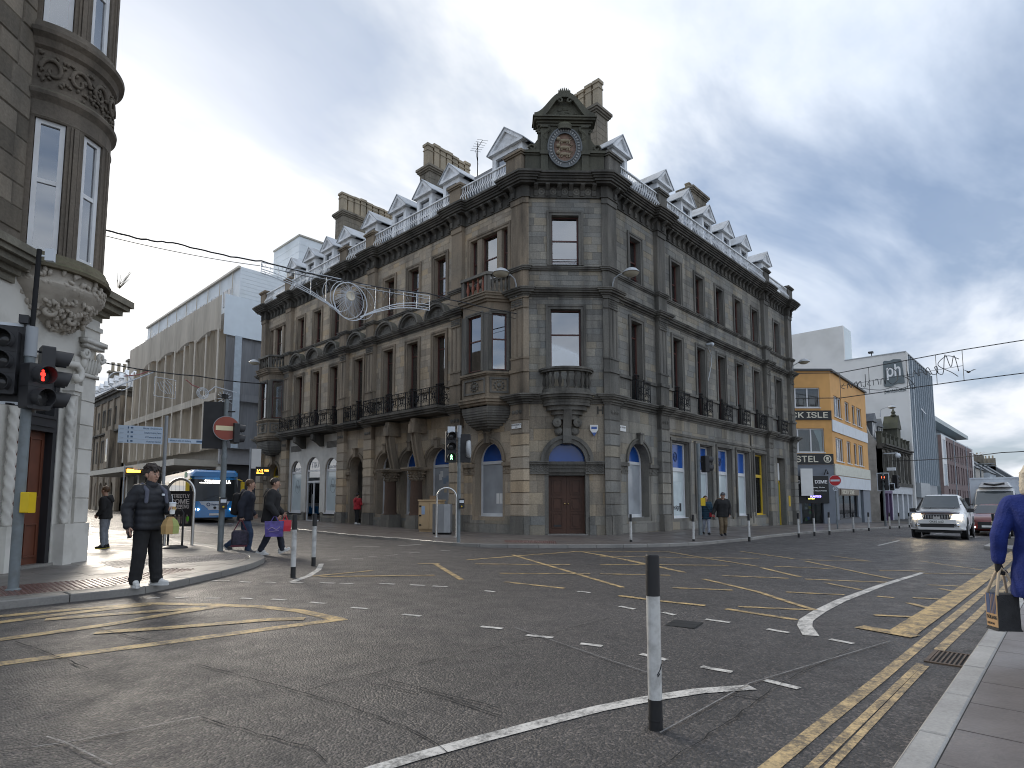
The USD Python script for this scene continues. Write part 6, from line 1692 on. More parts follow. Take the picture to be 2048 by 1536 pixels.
# ------------------------------------------------------------------ sandstone building at the far end of the left street
FX, FY = 19.6, 85.0
far = Thing('distant_sandstone_building', 'far sandstone corner building at the end of the left street, chimneys above white dormers', 'building', (FX, FY, 0.45))
fp = Polygon([(FX, FY), (FX, FY + 26), (FX + 16, FY + 26), (FX + 16, FY)])
TL_, TS_ = wall_frame((FX, FY), (0, -1)), wall_frame((FX, FY), (1, 0))
fw, fs = [-3.0, -5.6, -8.2, -10.8, -13.4, -16, -18.6, -21.2, -23.8], [4.6, 8.0, 11.4]
for T, cs, x0, x1 in ((TL_, fw, -26, 0), (TS_, fs, 0, 16)):
 hs = [h for c in cs for h in (rect(c, 1.0, 11.3, 13.4), rect(c, 1.0, 6.6, 9.4))] + [arch(c, 0.9, 3.2, 0.8) for c in cs]
 far.w('wall', MB(T).prism(sbox(x0, 0.4, x1, 14.6).difference(unary_union(hs)), -0.5, 0), m_wall_l)
 OWNER[0] = far
 for c in cs:
  sash(T, c, 1.0, 11.3, 13.4, -0.3, mframe=m_wframe, bars=False); sash(T, c, 1.0, 6.6, 9.4, -0.3, mframe=m_wframe, bars=False)
  far.w('arched_window', MB(T).prism(arch(c, 0.9, 3.2, 0.8), -0.35, -0.3), m_dark)
  far.w('window_surround', surround(T, rect(c, 1.0, 11.3, 13.4), 0.18, -0.014, 0.08), m_trim); far.w('window_surround', surround(T, rect(c, 1.0, 6.6, 9.4), 0.18, -0.014, 0.08), m_trim)
 for x in np.linspace(x0, x1, 9 if x0 < 0 else 6):
  far.w('pilaster', MB(T).box(x - 0.25, x + 0.25, 0.4, 14.6, 0, 0.18), m_trim_l)
mb = MB(); steps(mb, fp, [(5.2, 5.45, 0.12), (5.45, 5.7, 0.4), (10.1, 10.25, 0.12), (10.25, 10.45, 0.35), (14.6, 15.2, 0.12), (15.2, 15.5, 0.4), (15.5, 15.75, 0.55)])
far.w('cornice', mb, m_corn)
far.w('floor', MB().prism(fp.buffer(-0.52), 5.0, 5.2).prism(fp.buffer(-0.52), 10, 10.2).prism(fp.buffer(-2.5), 0.4, 15), m_room)
mb = MB(); i_ = fp.buffer(-0.8, join_style=2); j_ = fp.buffer(-2.6, join_style=2); a = np.array(i_.exterior.coords)[:-1]; b = np.array(j_.exterior.coords)[:-1]
n = len(a); o = [int(np.argmin(np.hypot(*(b - p).T))) for p in a]
mb.add(np.vstack([np.c_[a, np.full(n, 15.7)], np.c_[b[o], np.full(n, 18.4)]]), np.array([[i, (i + 1) % n, n + (i + 1) % n, n + i] for i in range(n)])); mb.prism(j_, 18.3, 18.42)
far.w('roof', mb, m_slate)
far.w('parapet', MB(TL_).box(-26, 0, 15.75, 16.5, -0.2, 0.1).box(0, 0.0001, 15.75, 16.5, -0.2, 0.1) if False else MB(TL_).box(-26, 0, 15.75, 16.5, -0.2, 0.1), m_railw)
far.w('parapet', MB(TS_).box(0.2, 16, 15.75, 16.5, -0.2, 0.1), m_railw)
for T, cs in ((TL_, fw), (TS_, fs)):
 for c in cs:
  mb = MB(T); mb.box(c - 0.6, c + 0.6, 15.8, 17.7, -2.4, -0.9); mb.prism(Polygon([(c - 0.75, 17.7), (c + 0.75, 17.7), (c, 18.5)]), -2.6, -0.8)
  p = far.w('dormer', mb, m_dormer); part(p, 'pane', MB(T).box(c - 0.35, c + 0.35, 16.2, 17.5, -0.9, -0.88), m_glass, inv=far.inv)
for y in (92.0, 102.0):
 p = far.w('chimney', MB().box(FX + 2.2, FX + 5.2, y, y + 1.0, 17, 20.5).box(FX + 2.0, FX + 5.4, y - 0.2, y + 1.2, 20.5, 20.75), m_chim)
 for k in range(4):
  part(p, 'chimney_pot', MB().lathe([(0.22, 20.75), (0.2, 21.9), (0.26, 21.95), (0.24, 22.1)], (FX + 2.6 + 0.75 * k, y + 0.5, 0), 8), m_pot, inv=far.inv)
# oriel bay on its street corner
mb = MB(TL_)
mb.prism(Polygon([(-4.2, 5.7), (-1.8, 5.7), (-1.8, 10.45), (-4.2, 10.45)]), 0.0, 0.7); far.w('oriel', mb, m_trim_l)
for z0, z1 in ((6.5, 9.4),):
 far.w('oriel_window', MB(TL_).box(-3.4, -2.6, z0, z1, 0.7, 0.72), m_glass)
far.w('sign_board', MB(TS_).box(0.3, 2.4, 4.2, 4.9, 0.2, 0.25), m_black)

# ------------------------------------------------------------------ orange hostel across the side street on the right
HX, HY = 49.5, 13.2
hostel = Thing('orange_hostel', 'orange rendered three storey hostel with black name boards and a grey shop below', 'building', (HX, HY, -0.3))
HI = hostel.inv
TR_ = wall_frame((HX, HY), (math.cos(math.radians(2)), math.sin(math.radians(2)))); TLh = wall_frame((HX, HY), (math.sin(YAW), -math.cos(YAW)))
m_orange = mat('orange_render', (0.70, 0.38, 0.13), 0.8, 0.06, 1.5, dirt=(0.45, 0.24, 0.08), dirt_fac=0.35, dirt_scale=0.8)
m_grey = mat('shop_grey', (0.17, 0.19, 0.22), 0.6, 0.08)
m_upvc = mat('white_upvc', (0.7, 0.7, 0.7), 0.4, 0.03)
m_signb = mat('sign_black', (0.012, 0.013, 0.014), 0.45, 0.1)
m_signc = mat('sign_cream', (0.66, 0.62, 0.5), 0.5, 0.04)
m_panelw = mat('white_panel', (0.58, 0.62, 0.66), 0.4, 0.06, dirt=(0.35, 0.36, 0.33), dirt_fac=0.3)
ZB = -0.4
wl = [(-1.68, 1.68, 8.65, 10.2), (-1.95, 1.75, 5.2, 7.05)]
WX = [(0.93, 3.33), (4.52, 5.93), (7.03, 8.17), (8.76, 10.57)]
hl = [sbox(-3.6, 8.65, -0.83, 10.2), sbox(-3.6, 5.2, -0.62, 7.05), sbox(-2.55, ZB, -0.9, 2.35)]
hr = [sbox(a, z0, b, z1) for a, b in WX for z0, z1 in ((8.1, 9.75), (4.6, 6.45))] + [sbox(1.1, 0.15, 7.6, 2.6), sbox(8.6, ZB, 9.8, 2.7)]
def holes_wall(T, x0, x1, zs, holes, mats):
 for (za, zb), m in zip(zip(zs[:-1], zs[1:]), mats):
  hostel.w('wall', MB(T).prism(sbox(x0, za, x1, zb).difference(unary_union(holes)), -0.3, 0), m)
holes_wall(TLh, -6.5, 0.0, [ZB, 4.3, 11.5], hl, [m_grey, m_orange]); holes_wall(TR_, 0.0, 12.6, [ZB, 3.4, 11.5], hr, [m_grey, m_orange])
hostel.w('roof', MB().prism(Polygon([tuple((TLh @ np.array([-6.5, 0, .15, 1]))[:2]), tuple((TLh @ np.array([0.1, 0, .15, 1]))[:2]), tuple((TR_ @ np.array([12.7, 0, .15, 1]))[:2]), (HX + 12, HY + 9), (HX - 2, HY + 9)]), 11.5, 11.65), mat('roof_dark', (0.07, 0.075, 0.08), 0.6))
hostel.w('core', MB().prism(Polygon([tuple((TLh @ np.array([-6.5, 0, -2.5, 1]))[:2]), tuple((TLh @ np.array([-1.5, 0, -2.5, 1]))[:2]), tuple((TR_ @ np.array([12.6, 0, -2.5, 1]))[:2]), (HX + 12, HY + 9), (HX - 2, HY + 9)]), -0.5, 11.4), m_room)
for T, hs in ((TLh, hl[:2]), (TR_, hr[:8])):
 for h in hs:
  a = h.bounds; n = max(1, round((a[2] - a[0]) / 0.95)); mb = MB(T)
  for x in np.linspace(a[0], a[2], n + 1):
   mb.box(x - 0.05, x + 0.05, a[1], a[3], -0.16, -0.08)
  mb.box(a[0], a[2], a[1], a[1] + 0.08, -0.158, -0.078); mb.box(a[0], a[2], a[3] - 0.08, a[3], -0.158, -0.078); mb.box(a[0] - 0.05, a[2] + 0.05, a[1] - 0.06, a[1], -0.1, 0.06)
  p = hostel.w('window', mb, m_upvc)
  for k in range(n):
   xa, xb = a[0] + (a[2] - a[0]) * k / n + 0.05, a[0] + (a[2] - a[0]) * (k + 1) / n - 0.05
   part(p, 'pane', MB(T).box(xa, xb, a[1] + 0.08, a[3] - 0.08, -0.13, -0.12), m_glass if T is TR_ else m_shopglass, inv=HI)
  if T is TR_:
   part(p, 'curtain', MB(T).box(a[0] + 0.1, a[0] + (a[2] - a[0]) * 0.7, a[1] + 0.1, a[3] - 0.1, -0.22, -0.2), m_blind, inv=HI)
  elif a[1] < 6:
   part(p, 'curtain', MB(T).prism(Polygon([(-1.35, 7.0), (-0.7, 7.0), (-0.7, 5.25), (-0.85, 5.25), (-0.95, 6.0)]), -0.22, -0.2), m_blind, inv=HI)
def board(T, x0, x1, z0, z1, d, m, txt, h, mt, x, z, label=None, sx=1.0, thing_=None):
 th = thing_ or hostel
 p = th.w('sign_board', MB(T).box(x0, x1, z0, z1, d, d + 0.06), m)
 for s_, h_, x_, z_, sx_ in (txt if isinstance(txt, list) else [(txt, h, x, z, sx)]):
  part(p, 'lettering', MB(T).text(s_, h_, x_, z_, d + 0.06, sx=sx_) if not isinstance(sx_, tuple) else fit(MB(T), s_, sx_[0], sx_[1], z_, h_, d + 0.06), mt, inv=th.inv)
 return p
board(TLh, -6.4, -0.02, 7.7, 8.42, 0.02, m_signb, [('BLACK ISLE', 0.42, -4.6, 7.86, (-4.55, -0.3))], 0, m_signc, 0, 0)
p = board(TLh, -6.4, -0.02, 4.32, 5.08, 0.02, m_signb, [('HOSTEL', 0.45, -4.0, 4.47, (-3.95, -1.2))], 0, m_signc, 0, 0)
part(p, 'emblem', MB(TLh).lathe([(0.26, 0), (0.3, 0.012), (0.26, 0.02), (0.22, 0.012), (0.26, 0)], n=18, T=np.array([[1, 0, 0, -0.5], [0, 1, 0, 4.7], [0, 0, 1, 0.08], [0, 0, 0, 1.0]])).lathe([(0.12, 0), (0.12, 0.015), (0, 0.015)], n=10, T=np.array([[1, 0, 0, -0.5], [0, 1, 0, 4.74], [0, 0, 1, 0.08], [0, 0, 0, 1.0]])).box(-0.62, -0.38, 4.56, 4.6, 0.08, 0.095), m_signc, inv=HI)
hostel.w('band', MB(TR_).box(0.0, 12.6, 6.85, 7.75, 0.01, 0.06), m_panelw); hostel.w('band', MB(TR_).box(0.0, 12.7, 3.5, 4.35, 0.01, 0.1), mat('gold_panel', (0.5, 0.5, 0.42), 0.35, 0.15, 4.0))
hostel.w('band', MB(TR_).box(0.0, 12.7, 2.5, 3.45, 0.01, 0.08), m_panelw)
board(TLh, -3.2, -0.5, 1.35, 3.4, 0.03, m_signb, [("NICK N' DIME", 0.24, -2.5, 2.85, (-3.05, -0.6)), ('Stationery  Kitchen', 0.09, -1.9, 2.5, 1.0), ('Toys  Picture Frames', 0.09, -1.9, 2.25, 1.0)], 0, m_whitetxt, 0, 0)
hostel.w('notice_sheet', MB(TLh).box(-2.75, -1.85, 1.9, 3.95, 0.4, 0.44), m_paper)
p = hostel.w('screen_sign', MB(TLh).box(-2.2, -1.0, 1.62, 2.02, 0.09, 0.13), m_signb)
part(p, 'lettering', MB(TLh).text('PLASTICS', 0.12, -1.95, 1.8, 0.13), mat('blue_led', (0.2, 0.2, 0.9), 0.5, emit=(0.25, 0.2, 1.0), estr=2.5), inv=HI)
part(p, 'lettering', MB(TLh).text('on View', 0.09, -2.1, 1.66, 0.13), mat('yellow_led', (0.8, 0.7, 0.1), 0.5, emit=(0.9, 0.8, 0.1), estr=2.0), inv=HI)
mb = MB(TLh)
for x in (-2.55, -1.7, -0.95):
 mb.box(x, x + 0.06, ZB, 2.3, -0.3, -0.2)
p = hostel.w('shop_door', mb, m_black)
part(p, 'pane', MB(TLh).box(-2.5, -0.95, ZB + 0.1, 2.25, -0.27, -0.26), m_shopglass, inv=HI)
for k in range(14):
 r2 = random.Random(k); x, z = -2.4 + 1.3 * r2.random(), -0.2 + 2.0 * r2.random()
 part(p, 'shop_goods', MB(TLh).box(x, x + 0.16, z, z + 0.22, -0.5, -0.4), mat(f'goods_{k % 5}', [(0.4, 0.05, 0.05), (0.5, 0.5, 0.1), (0.1, 0.2, 0.5), (0.4, 0.4, 0.4), (0.2, 0.4, 0.15)][k % 5], 0.5), inv=HI)
board(TR_, 1.2, 7.4, 2.0, 2.48, 0.09, mat('sign_bronze', (0.12, 0.09, 0.06), 0.4), [("NICK N' DIME", 0.3, 2.2, 2.08, (1.6, 5.6))], 0, m_signc, 0, 0)
mb = MB(TR_)
for x in (1.1, 3.2, 5.4, 7.5):
 mb.box(x, x + 0.07, 0.15, 1.95, -0.2, -0.1)
mb.box(1.1, 7.6, 0.1, 0.2, -0.2, 0.05); p = hostel.w('shop_window', mb, m_black)
part(p, 'pane', MB(TR_).box(1.1, 7.6, 0.2, 1.95, -0.17, -0.16), m_glass, inv=HI)
hostel.w('stall_riser', MB(TR_).box(0.02, 8.5, ZB, 0.1, 0.0, 0.05), mat('riser_dark', (0.07, 0.075, 0.085), 0.5))
hostel.w('side_door', MB(TR_).box(8.6, 9.8, ZB, 2.5, -0.25, -0.2), mat('dark_green_door', (0.02, 0.04, 0.04), 0.4))
hostel.w('lamp_bracket', MB(TLh).tube([(-0.75, 3.5, 0), (-0.75, 3.9, 0.3), (-0.75, 3.7, 0.5)], 0.03, 5).sphere((-0.75, 3.6, 0.5), 0.08, 5), m_black)

# ------------------------------------------------------------------ old stone tenement between the hostel and the hotel
old = Thing('mossy_stone_building', 'low sooty stone building with mossy parapet, dormers and harled gable beside the tall white hotel', 'building', (67.0, 13.6, -0.5))
TO = wall_frame((67.0, 13.6), (1, 0)); TG = wall_frame((67.0, 13.6), (0, -1))
m_harl = mat('harled_gable', (0.36, 0.345, 0.32), 0.9, 0.12, 2.0, bump=0.4, dirt=(0.14, 0.13, 0.12), dirt_fac=0.6, dirt_scale=0.6)
ow = [1.3 + 1.85 * k for k in range(7)]
hs = [rect(c, 0.86, 3.9, 6.2) for c in ow]
old.w('wall', MB(TO).prism(sbox(0, 3.3, 13.7, 7.0).difference(unary_union(hs)), -0.4, 0), m_wall_r)
for c in ow:
 old.w('window', MB(TO).box(c - 0.43, c + 0.43, 3.9, 6.2, -0.3, -0.25), m_glass); old.w('window_surround', surround(TO, rect(c, 0.86, 3.9, 6.2), 0.2, -0.014, 0.1), m_trim)
 old.w('pilaster', MB(TO).box(c + 0.72, c + 1.12, 3.3, 7.0, 0, 0.16), m_trim)
for z0, z1, d in ((3.1, 3.45, 0.25), (6.7, 6.85, 0.15), (6.85, 7.05, 0.35), (7.05, 7.2, 0.5)):
 old.w('cornice', MB(TO).box(-0.1, 13.7, z0, z1, -0.3, d), m_corn)
for k in range(8):
 old.w('parapet_pier', MB(TO).box(0.1 + 1.88 * k, 0.5 + 1.88 * k, 7.2, 8.3, -0.35, 0.1).box(0.05 + 1.88 * k, 0.55 + 1.88 * k, 8.3, 8.42, -0.4, 0.15), m_ped)
old.w('parapet', MB(TO).box(0, 13.7, 7.2, 7.95, -0.3, 0.0), m_ped)
gabp = Polygon([(-11, -0.6), (0.0, -0.6), (0, 6.9), (-0.9, 8.2), (-1.6, 10.4), (-3, 11.2), (-11, 11.2)])
old.w('gable', MB(TG).prism(gabp, -0.5, 0), m_harl)
old.w('roof', MB(TO).add(np.array([[0.5, 7.6, -0.7], [13.7, 7.6, -0.7], [13.7, 10.8, -2.8], [0.5, 10.8, -2.8]]), [[0, 1, 2, 3]]).box(0.5, 13.7, 10.7, 10.85, -9, -2.8), m_slate)
for c, z in ((2.0, 10.5), (4.6, 10.2), (11.6, 9.6)):
 mb = MB(TO); mb.box(c - 0.75, c + 0.75, 7.6, z - 0.9, -3, -0.9); mb.prism(Polygon([(c - 0.95, z - 0.9), (c + 0.95, z - 0.9), (c, z)]), -3.2, -0.75)
 p = old.w('dormer', mb, m_slate if c < 10 else mat('pale_blue_timber', (0.45, 0.55, 0.62), 0.5))
 for dx in (-0.36, 0.36):
  part(p, 'pane', MB(TO).box(c + dx - 0.3, c + dx + 0.3, 8.0, z - 1.05, -0.9, -0.87), m_glass, inv=old.inv); part(p, 'window_frame', MB(TO).box(c + dx - 0.34, c + dx - 0.3, 7.95, z - 1.0, -0.9, -0.83).box(c + dx + 0.3, c + dx + 0.34, 7.95, z - 1.0, -0.9, -0.83), m_upvc, inv=old.inv)
mb = MB(TO); mb.box(7.9, 9.6, 7.2, 9.4, -1.5, 0.02); mb.prism(Polygon([(7.7, 9.4), (9.8, 9.4), (9.4, 10.1), (8.75, 10.9), (8.1, 10.1)]), -1.3, 0.1); mb.lathe([(0.2, 10.8), (0.3, 10.95), (0.14, 11.1), (0.24, 11.25), (0.1, 11.5), (0, 11.9)], n=8, T=np.array([[1, 0, 0, 8.75], [0, 0, 1, 0], [0, 1, 0, -0.4], [0, 0, 0, 1.0]]))
old.w('finial_gable', mb, m_ped)
p = old.w('chimney', MB().box(67.2, 70.0, 16.2, 17.4, 9.5, 12.7).box(67.0, 70.2, 16.0, 17.6, 12.7, 13.0), m_chim)
for k in range(4):
 part(p, 'chimney_pot', MB().lathe([(0.24, 13.0), (0.2, 13.5), (0.24, 13.6)], (67.5 + 0.72 * k, 16.8, 0), 8), m_pot, inv=old.inv)
for x0, x1, m in ((0, 3.4, mat('purple_shop', (0.09, 0.055, 0.12), 0.5)), (3.4, 8.5, mat('white_shop', (0.5, 0.52, 0.54), 0.5)), (8.5, 13.7, mat('white_shop', (0.5, 0.52, 0.54), 0.5))):
 old.w('shop_front', MB(TO).box(x0, x1, 2.3, 3.1, -0.2, 0.15).box(x0, x0 + 0.35, -0.6, 2.3, -0.3, 0.1).box(x1 - 0.35, x1, -0.6, 2.3, -0.3, 0.1).box((x0 + x1) / 2 - 0.25, (x0 + x1) / 2 + 0.25, -0.6, 2.3, -0.3, 0.1), m)
 old.w('shop_glass', MB(TO).box(x0 + 0.35, x1 - 0.35, -0.2, 2.3, -0.3, -0.27), m_glass)
old.w('shop_back', MB(TO).box(0, 13.7, -0.6, 3.3, -1.5, -1.4), m_dark)

# ------------------------------------------------------------------ tall white hotel with dark curtain wall
QX, QY = 80.9, 13.4
hotel = Thing('white_hotel', 'tall white hotel tower with grey logo on end wall and dark glazed front', 'building', (QX, QY, -0.56))
m_hw = mat('hotel_white', (0.78, 0.77, 0.74), 0.7, 0.03, 0.4, dirt=(0.5, 0.49, 0.46), dirt_fac=0.4, dirt_scale=0.25)
hotel.w('end_wall', MB().box(QX, QX + 0.5, QY, QY + 6.4, -0.7, 18.9).box(QX, QX + 0.5, QY + 6.4, 60, -0.7, 23.4), m_hw)
hotel.w('tower', MB().box(QX + 0.5, QX + 3.7, QY + 6.4, 60, -0.7, 23.4), mat('hotel_bluewhite', (0.7, 0.77, 0.79), 0.6, 0.03))
hotel.w('roof', MB().box(QX + 0.5, QX + 17, QY + 0.5, QY + 16, 18.3, 18.85), m_hw)
hotel.w('roof_edge', MB().box(QX - 0.05, QX + 17.1, QY - 0.05, QY + 6.4, 18.9, 19.02), mat('flashing', (0.4, 0.42, 0.43), 0.4))
TQ = wall_frame((QX, QY), (1, 0)); TE = wall_frame((QX, QY), (0, -1))
m_cw = pane('curtain_glass', (0.25, 0.3, 0.34), 2.0); m_mull = mat('curtain_mullion', (0.34, 0.39, 0.43), 0.4, 0.1)
p = hotel.w('curtain_wall', MB(TQ).box(0.5, 17, 3.6, 18.6, -0.3, -0.28), mat('curtain_spandrel', (0.27, 0.32, 0.36), 0.1, 0.3, 0.6))  # pale blue-grey base carries the sky's reflection; mullions lifted to match
for k in range(12):
 x = 1.5 + k * 1.4; part(p, 'mullion', MB(TQ).box(x, x + 0.16, 3.6, 18.7, -0.3, 0.12), m_mull, inv=hotel.inv)
for k in range(6):
 z = 3.6 + k * 2.5; part(p, 'spandrel', MB(TQ).box(0.5, 17, z, z + 0.55, -0.28, -0.2), m_mull, inv=hotel.inv)
part(p, 'window_strip', MB(TQ).box(3.2, 4.0, 3.0, 18.6, -0.1, 0.02), mat('bright_strip', (0.6, 0.64, 0.66), 0.15), inv=hotel.inv)
part(p, 'open_light', MB(TQ).add(np.array([[7.2, 13.2, 0.0], [8.2, 13.2, 0.0], [8.2, 12.4, 0.5], [7.2, 12.4, 0.5]]), [[0, 1, 2, 3]]), m_upvc, inv=hotel.inv)
hotel.w('corner_post', MB(TQ).box(-0.03, 0.5, -0.7, 18.88, 0.002, 0.15), m_hw)
hotel.w('street_floor', MB(TQ).box(0.5, 17, -0.7, 3.6, -0.5, -0.1), mat('hotel_base', (0.3, 0.32, 0.34), 0.5))
hotel.w('sign_box', MB(TQ).box(1.5, 7.5, 2.0, 3.7, 0, 0.5), mat('sign_steel', (0.35, 0.37, 0.38), 0.35))
# logo
lg = hotel.w('logo', MB(TE).prism(Polygon([(-2.15, 15.25), (-2.1, 18.0), (-1.6, 17.9), (-1.2, 18.05), (-0.6, 17.95), (-0.5, 16.8), (-0.4, 15.4), (-1.0, 15.5), (-1.6, 15.2)]).buffer(0.18), 0.02, 0.1), mat('logo_grey', (0.14, 0.17, 0.18), 0.6))
part(lg, 'lettering', fit(MB(TE), 'ph', -1.95, -0.55, 16.25, 1.35, 0.1), m_whitetxt, inv=hotel.inv)
hotel.w('lettering', fit(MB(TE), 'pentahotel', -2.3, -0.12, 14.3, 0.42, 0.02), mat('logo_grey', (0.14, 0.17, 0.18)))
hotel.w('roof_camera', MB().tube([(QX + 0.3, QY + 3.5, 18.9), (QX + 0.3, QY + 3.5, 19.5)], 0.05, 5).box(QX, QX + 0.5, QY + 3.3, QY + 3.8, 19.4, 19.6), m_black)

# ------------------------------------------------------------------ further along the right-hand street
def plain_block(name, label, x0, x1, y0, y1, z0, z1, m, rows, win, roof=None, mw=None, endwin=None, ww=1.0):
 t = Thing(name, label, 'building', (x0, y0, z0))
 Tf = wall_frame((x0, y0), (1, 0)); cs = win
 hs = [rect(c, ww, a, b) for c in cs for a, b in rows]
 t.w('wall', MB(Tf).prism(sbox(0, z0, x1 - x0, z1).difference(unary_union(hs)), -0.4, 0), m)
 t.w('end_wall', MB().box(x0, x0 + 0.4, y0 + 0.4, y1, z0, z1).box(x1 - 0.4, x1, y0 + 0.4, y1, z0, z1), endwin or m)
 t.w('back', MB().box(x0 + 0.4, x1 - 0.4, y0 + 1.5, y1, z0, z1 - 0.1), m_dark)
 for c in cs:
  for a, b in rows:
   p = t.w('window', MB(Tf).box(c - ww / 2, c - ww / 2 + 0.08, a, b, -0.3, -0.22).box(c + ww / 2 - 0.08, c + ww / 2, a, b, -0.3, -0.22).box(c - ww / 2, c + ww / 2, a - 0.08, a, -0.3, 0.06), mw or m_upvc)
   part(p, 'pane', MB(Tf).box(c - ww / 2 + 0.08, c + ww / 2 - 0.08, a, b, -0.28, -0.27), m_glass, inv=t.inv)
 return t, Tf
t, Tf = plain_block('grey_flat_roofed_block', 'blue grey block with oversailing flat roof behind the brick building', 108, 150, 17.0, 30, -0.56, 14.2, mat('zinc_grey', (0.2, 0.24, 0.27), 0.6, 0.08), [(11.2, 13.0)], [3 + 3.4 * k for k in range(12)], ww=1.3)
t.w('flat_roof', MB().box(107, 151.5, 15.2, 31, 14.2, 14.9), mat('roof_edge_pale', (0.45, 0.5, 0.5), 0.5))
m_brick = mat('pink_brick', (0.2, 0.145, 0.14), 0.8, 0.15, 3.0)
t, Tf = plain_block('pink_brick_block', 'modern pink brick block with tall narrow dark windows beyond the hotel', 104.5, 141.3, 13.6, 17.0, -0.56, 11.2, m_brick, [(0.4, 3.4), (4.4, 7.2), (7.9, 10.6)], [5.0, 8.0, 10.4, 13.8, 16.2, 19.6, 22, 25.4, 27.8, 31.2, 33.6], endwin=mat('zinc_grey', (0.2, 0.24, 0.27)), mw=mat('window_dark_frame', (0.04, 0.045, 0.05), 0.4), ww=1.25)
t.w('white_bay', MB(Tf).box(0.0, 0.9, 3.8, 11.2, 0, 0.06).box(0.9, 3.2, 7.0, 7.6, 0, 0.06).box(0.9, 3.2, 10.6, 11.2, 0, 0.06).box(3.2, 3.7, 3.8, 11.2, 0, 0.06), m_upvc)
t.w('bay_window', MB(Tf).box(0.9, 3.2, 7.6, 10.6, 0.005, 0.02).box(0.9, 3.2, 3.9, 7.0, 0.005, 0.02), m_mull)
t.w('white_bay', MB(Tf).box(34.6, 36.8, 3.8, 11.2, 0, 0.06), m_upvc)
for x in (12.1, 26.6):
 t.w('downpipe', MB(Tf).box(x - 0.1, x + 0.1, 0, 11.2, 0, 0.1), m_mull)
t.w('roof', MB().box(104.5, 141.3, 13.6, 17, 11.2, 11.4), m_mull)
hz = [(143, 157, 'cream gabled house with twin chimneys beyond the brick block', (0.42, 0.40, 0.36), 8.0), (158, 172, 'pale blue dormered house further along the right street', (0.45, 0.5, 0.55), 7.6), (173, 188, 'small white house third beyond the brick block', (0.5, 0.49, 0.46), 7.2), (189, 206, 'grey stone house with dark slate roof far along the right street', (0.25, 0.24, 0.22), 7.4)]
for k, (x0, x1, lab, c, h) in enumerate(hz):
 t, Tf = plain_block('distant_house', lab, x0, x1, 13.6 - 0.9 * k, 22, -0.56, h, mat(f'house_render_{k}', c, 0.8, 0.1), [(3.4, 5.4), (0.5, 2.2)], [2.5, 6, 9.5, 12.5])
 y0 = 13.6 - 0.9 * k
 t.w('roof', MB(wall_frame((x0, y0), (1, 0))).prism(Polygon([(0, 0), (1, 0)]).buffer(0), 0, 0) if False else MB().add(np.array([[x0, y0 - 0.3, h], [x1, y0 - 0.3, h], [x1, y0 + 4, h + 3.6], [x0, y0 + 4, h + 3.6], [x0, 22, h], [x1, 22, h]]), [[0, 1, 2, 3], [3, 2, 5, 4]]).add(np.array([[x0, y0 - 0.3, h], [x0, y0 + 4, h + 3.6], [x0, 22, h], [x1, y0 - 0.3, h], [x1, y0 + 4, h + 3.6], [x1, 22, h]]), [[0, 1, 2], [3, 5, 4]]), m_slate)
 p = t.w('chimney', MB().box(x0, x0 + 1.2, y0 + 3, y0 + 5.4, h + 1, h + 5.0), m_chim)
 for i in range(3):
  part(p, 'chimney_pot', MB().lathe([(0.2, h + 5), (0.17, h + 5.7)], (x0 + 0.6, y0 + 3.5 + 0.7 * i, 0), 6), m_pot, inv=t.inv)
t, Tf = plain_block('far_street_terrace', 'grey stone terrace closing the far end of the right street', 262, 272, -14, 8, -0.56, 9.5, mat('house_render_3', (0.25, 0.24, 0.22)), [(1, 3), (5, 7.5)], [2, 5, 8])
t.w('facing_wall', MB().box(261.5, 262, -14, 8, -0.56, 9.5), m_wall_r)
for k in range(5):
 for z in (1.0, 5.0):
  t.w('window', MB().box(261.4, 261.5, -12 + 4 * k, -10.4 + 4 * k, z, z + 2.4), m_upvc)
t.w('roof', MB().add(np.array([[261, -14, 9.5], [261, 8, 9.5], [267, 8, 13], [267, -14, 13]]), [[0, 3, 2, 1]]), m_slate)
# ------------------------------------------------------------------ street furniture
m_pole = mat('painted_grey_steel', (0.16, 0.185, 0.195), 0.45, 0.12, 5.0, metal=0.0, dirt=(0.09, 0.09, 0.085), dirt_fac=0.5, dirt_scale=6.0)
m_sig = mat('signal_black', (0.016, 0.016, 0.018), 0.5, 0.3, 6.0)
m_hood = mat('signal_hood', (0.022, 0.022, 0.024), 0.55, 0.2, 8.0)
m_bw = mat('bollard_white', (0.52, 0.52, 0.50), 0.5, 0.05, 9.0, dirt=(0.2, 0.19, 0.18), dirt_fac=0.7, dirt_scale=9.0)
m_bb = mat('bollard_black', (0.008, 0.008, 0.009), 0.5, 0.3, 9.0)
m_ylw = mat('yellow_plastic', (0.68, 0.47, 0.01), 0.45, 0.08, 6.0)
m_steel = mat('stainless', (0.62, 0.62, 0.61), 0.3, 0.06, 4.0, metal=1.0)
m_red = mat('sign_red', (0.28, 0.06, 0.035), 0.5, 0.08)
m_board = mat('board_white', (0.62, 0.66, 0.70), 0.5, 0.05)
m_alu = mat('sign_back_grey', (0.30, 0.32, 0.34), 0.5, 0.1)
m_redlit = mat('red_signal_lit', (0.9, 0.05, 0.03), 0.4, emit=(1.0, 0.03, 0.02), estr=0.9)
m_redlamp = mat('red_lamp_lit', (0.9, 0.15, 0.05), 0.4, emit=(1.0, 0.1, 0.04), estr=1.5)
m_grnlit = mat('green_signal_lit', (0.3, 0.9, 0.4), 0.4, emit=(0.3, 1.0, 0.4), estr=1.2)
m_lensoff = mat('lens_dark', (0.03, 0.03, 0.03), 0.15)
m_amber = mat('amber_led', (0.9, 0.4, 0.05), 0.5, emit=(1.0, 0.45, 0.05), estr=2.0)


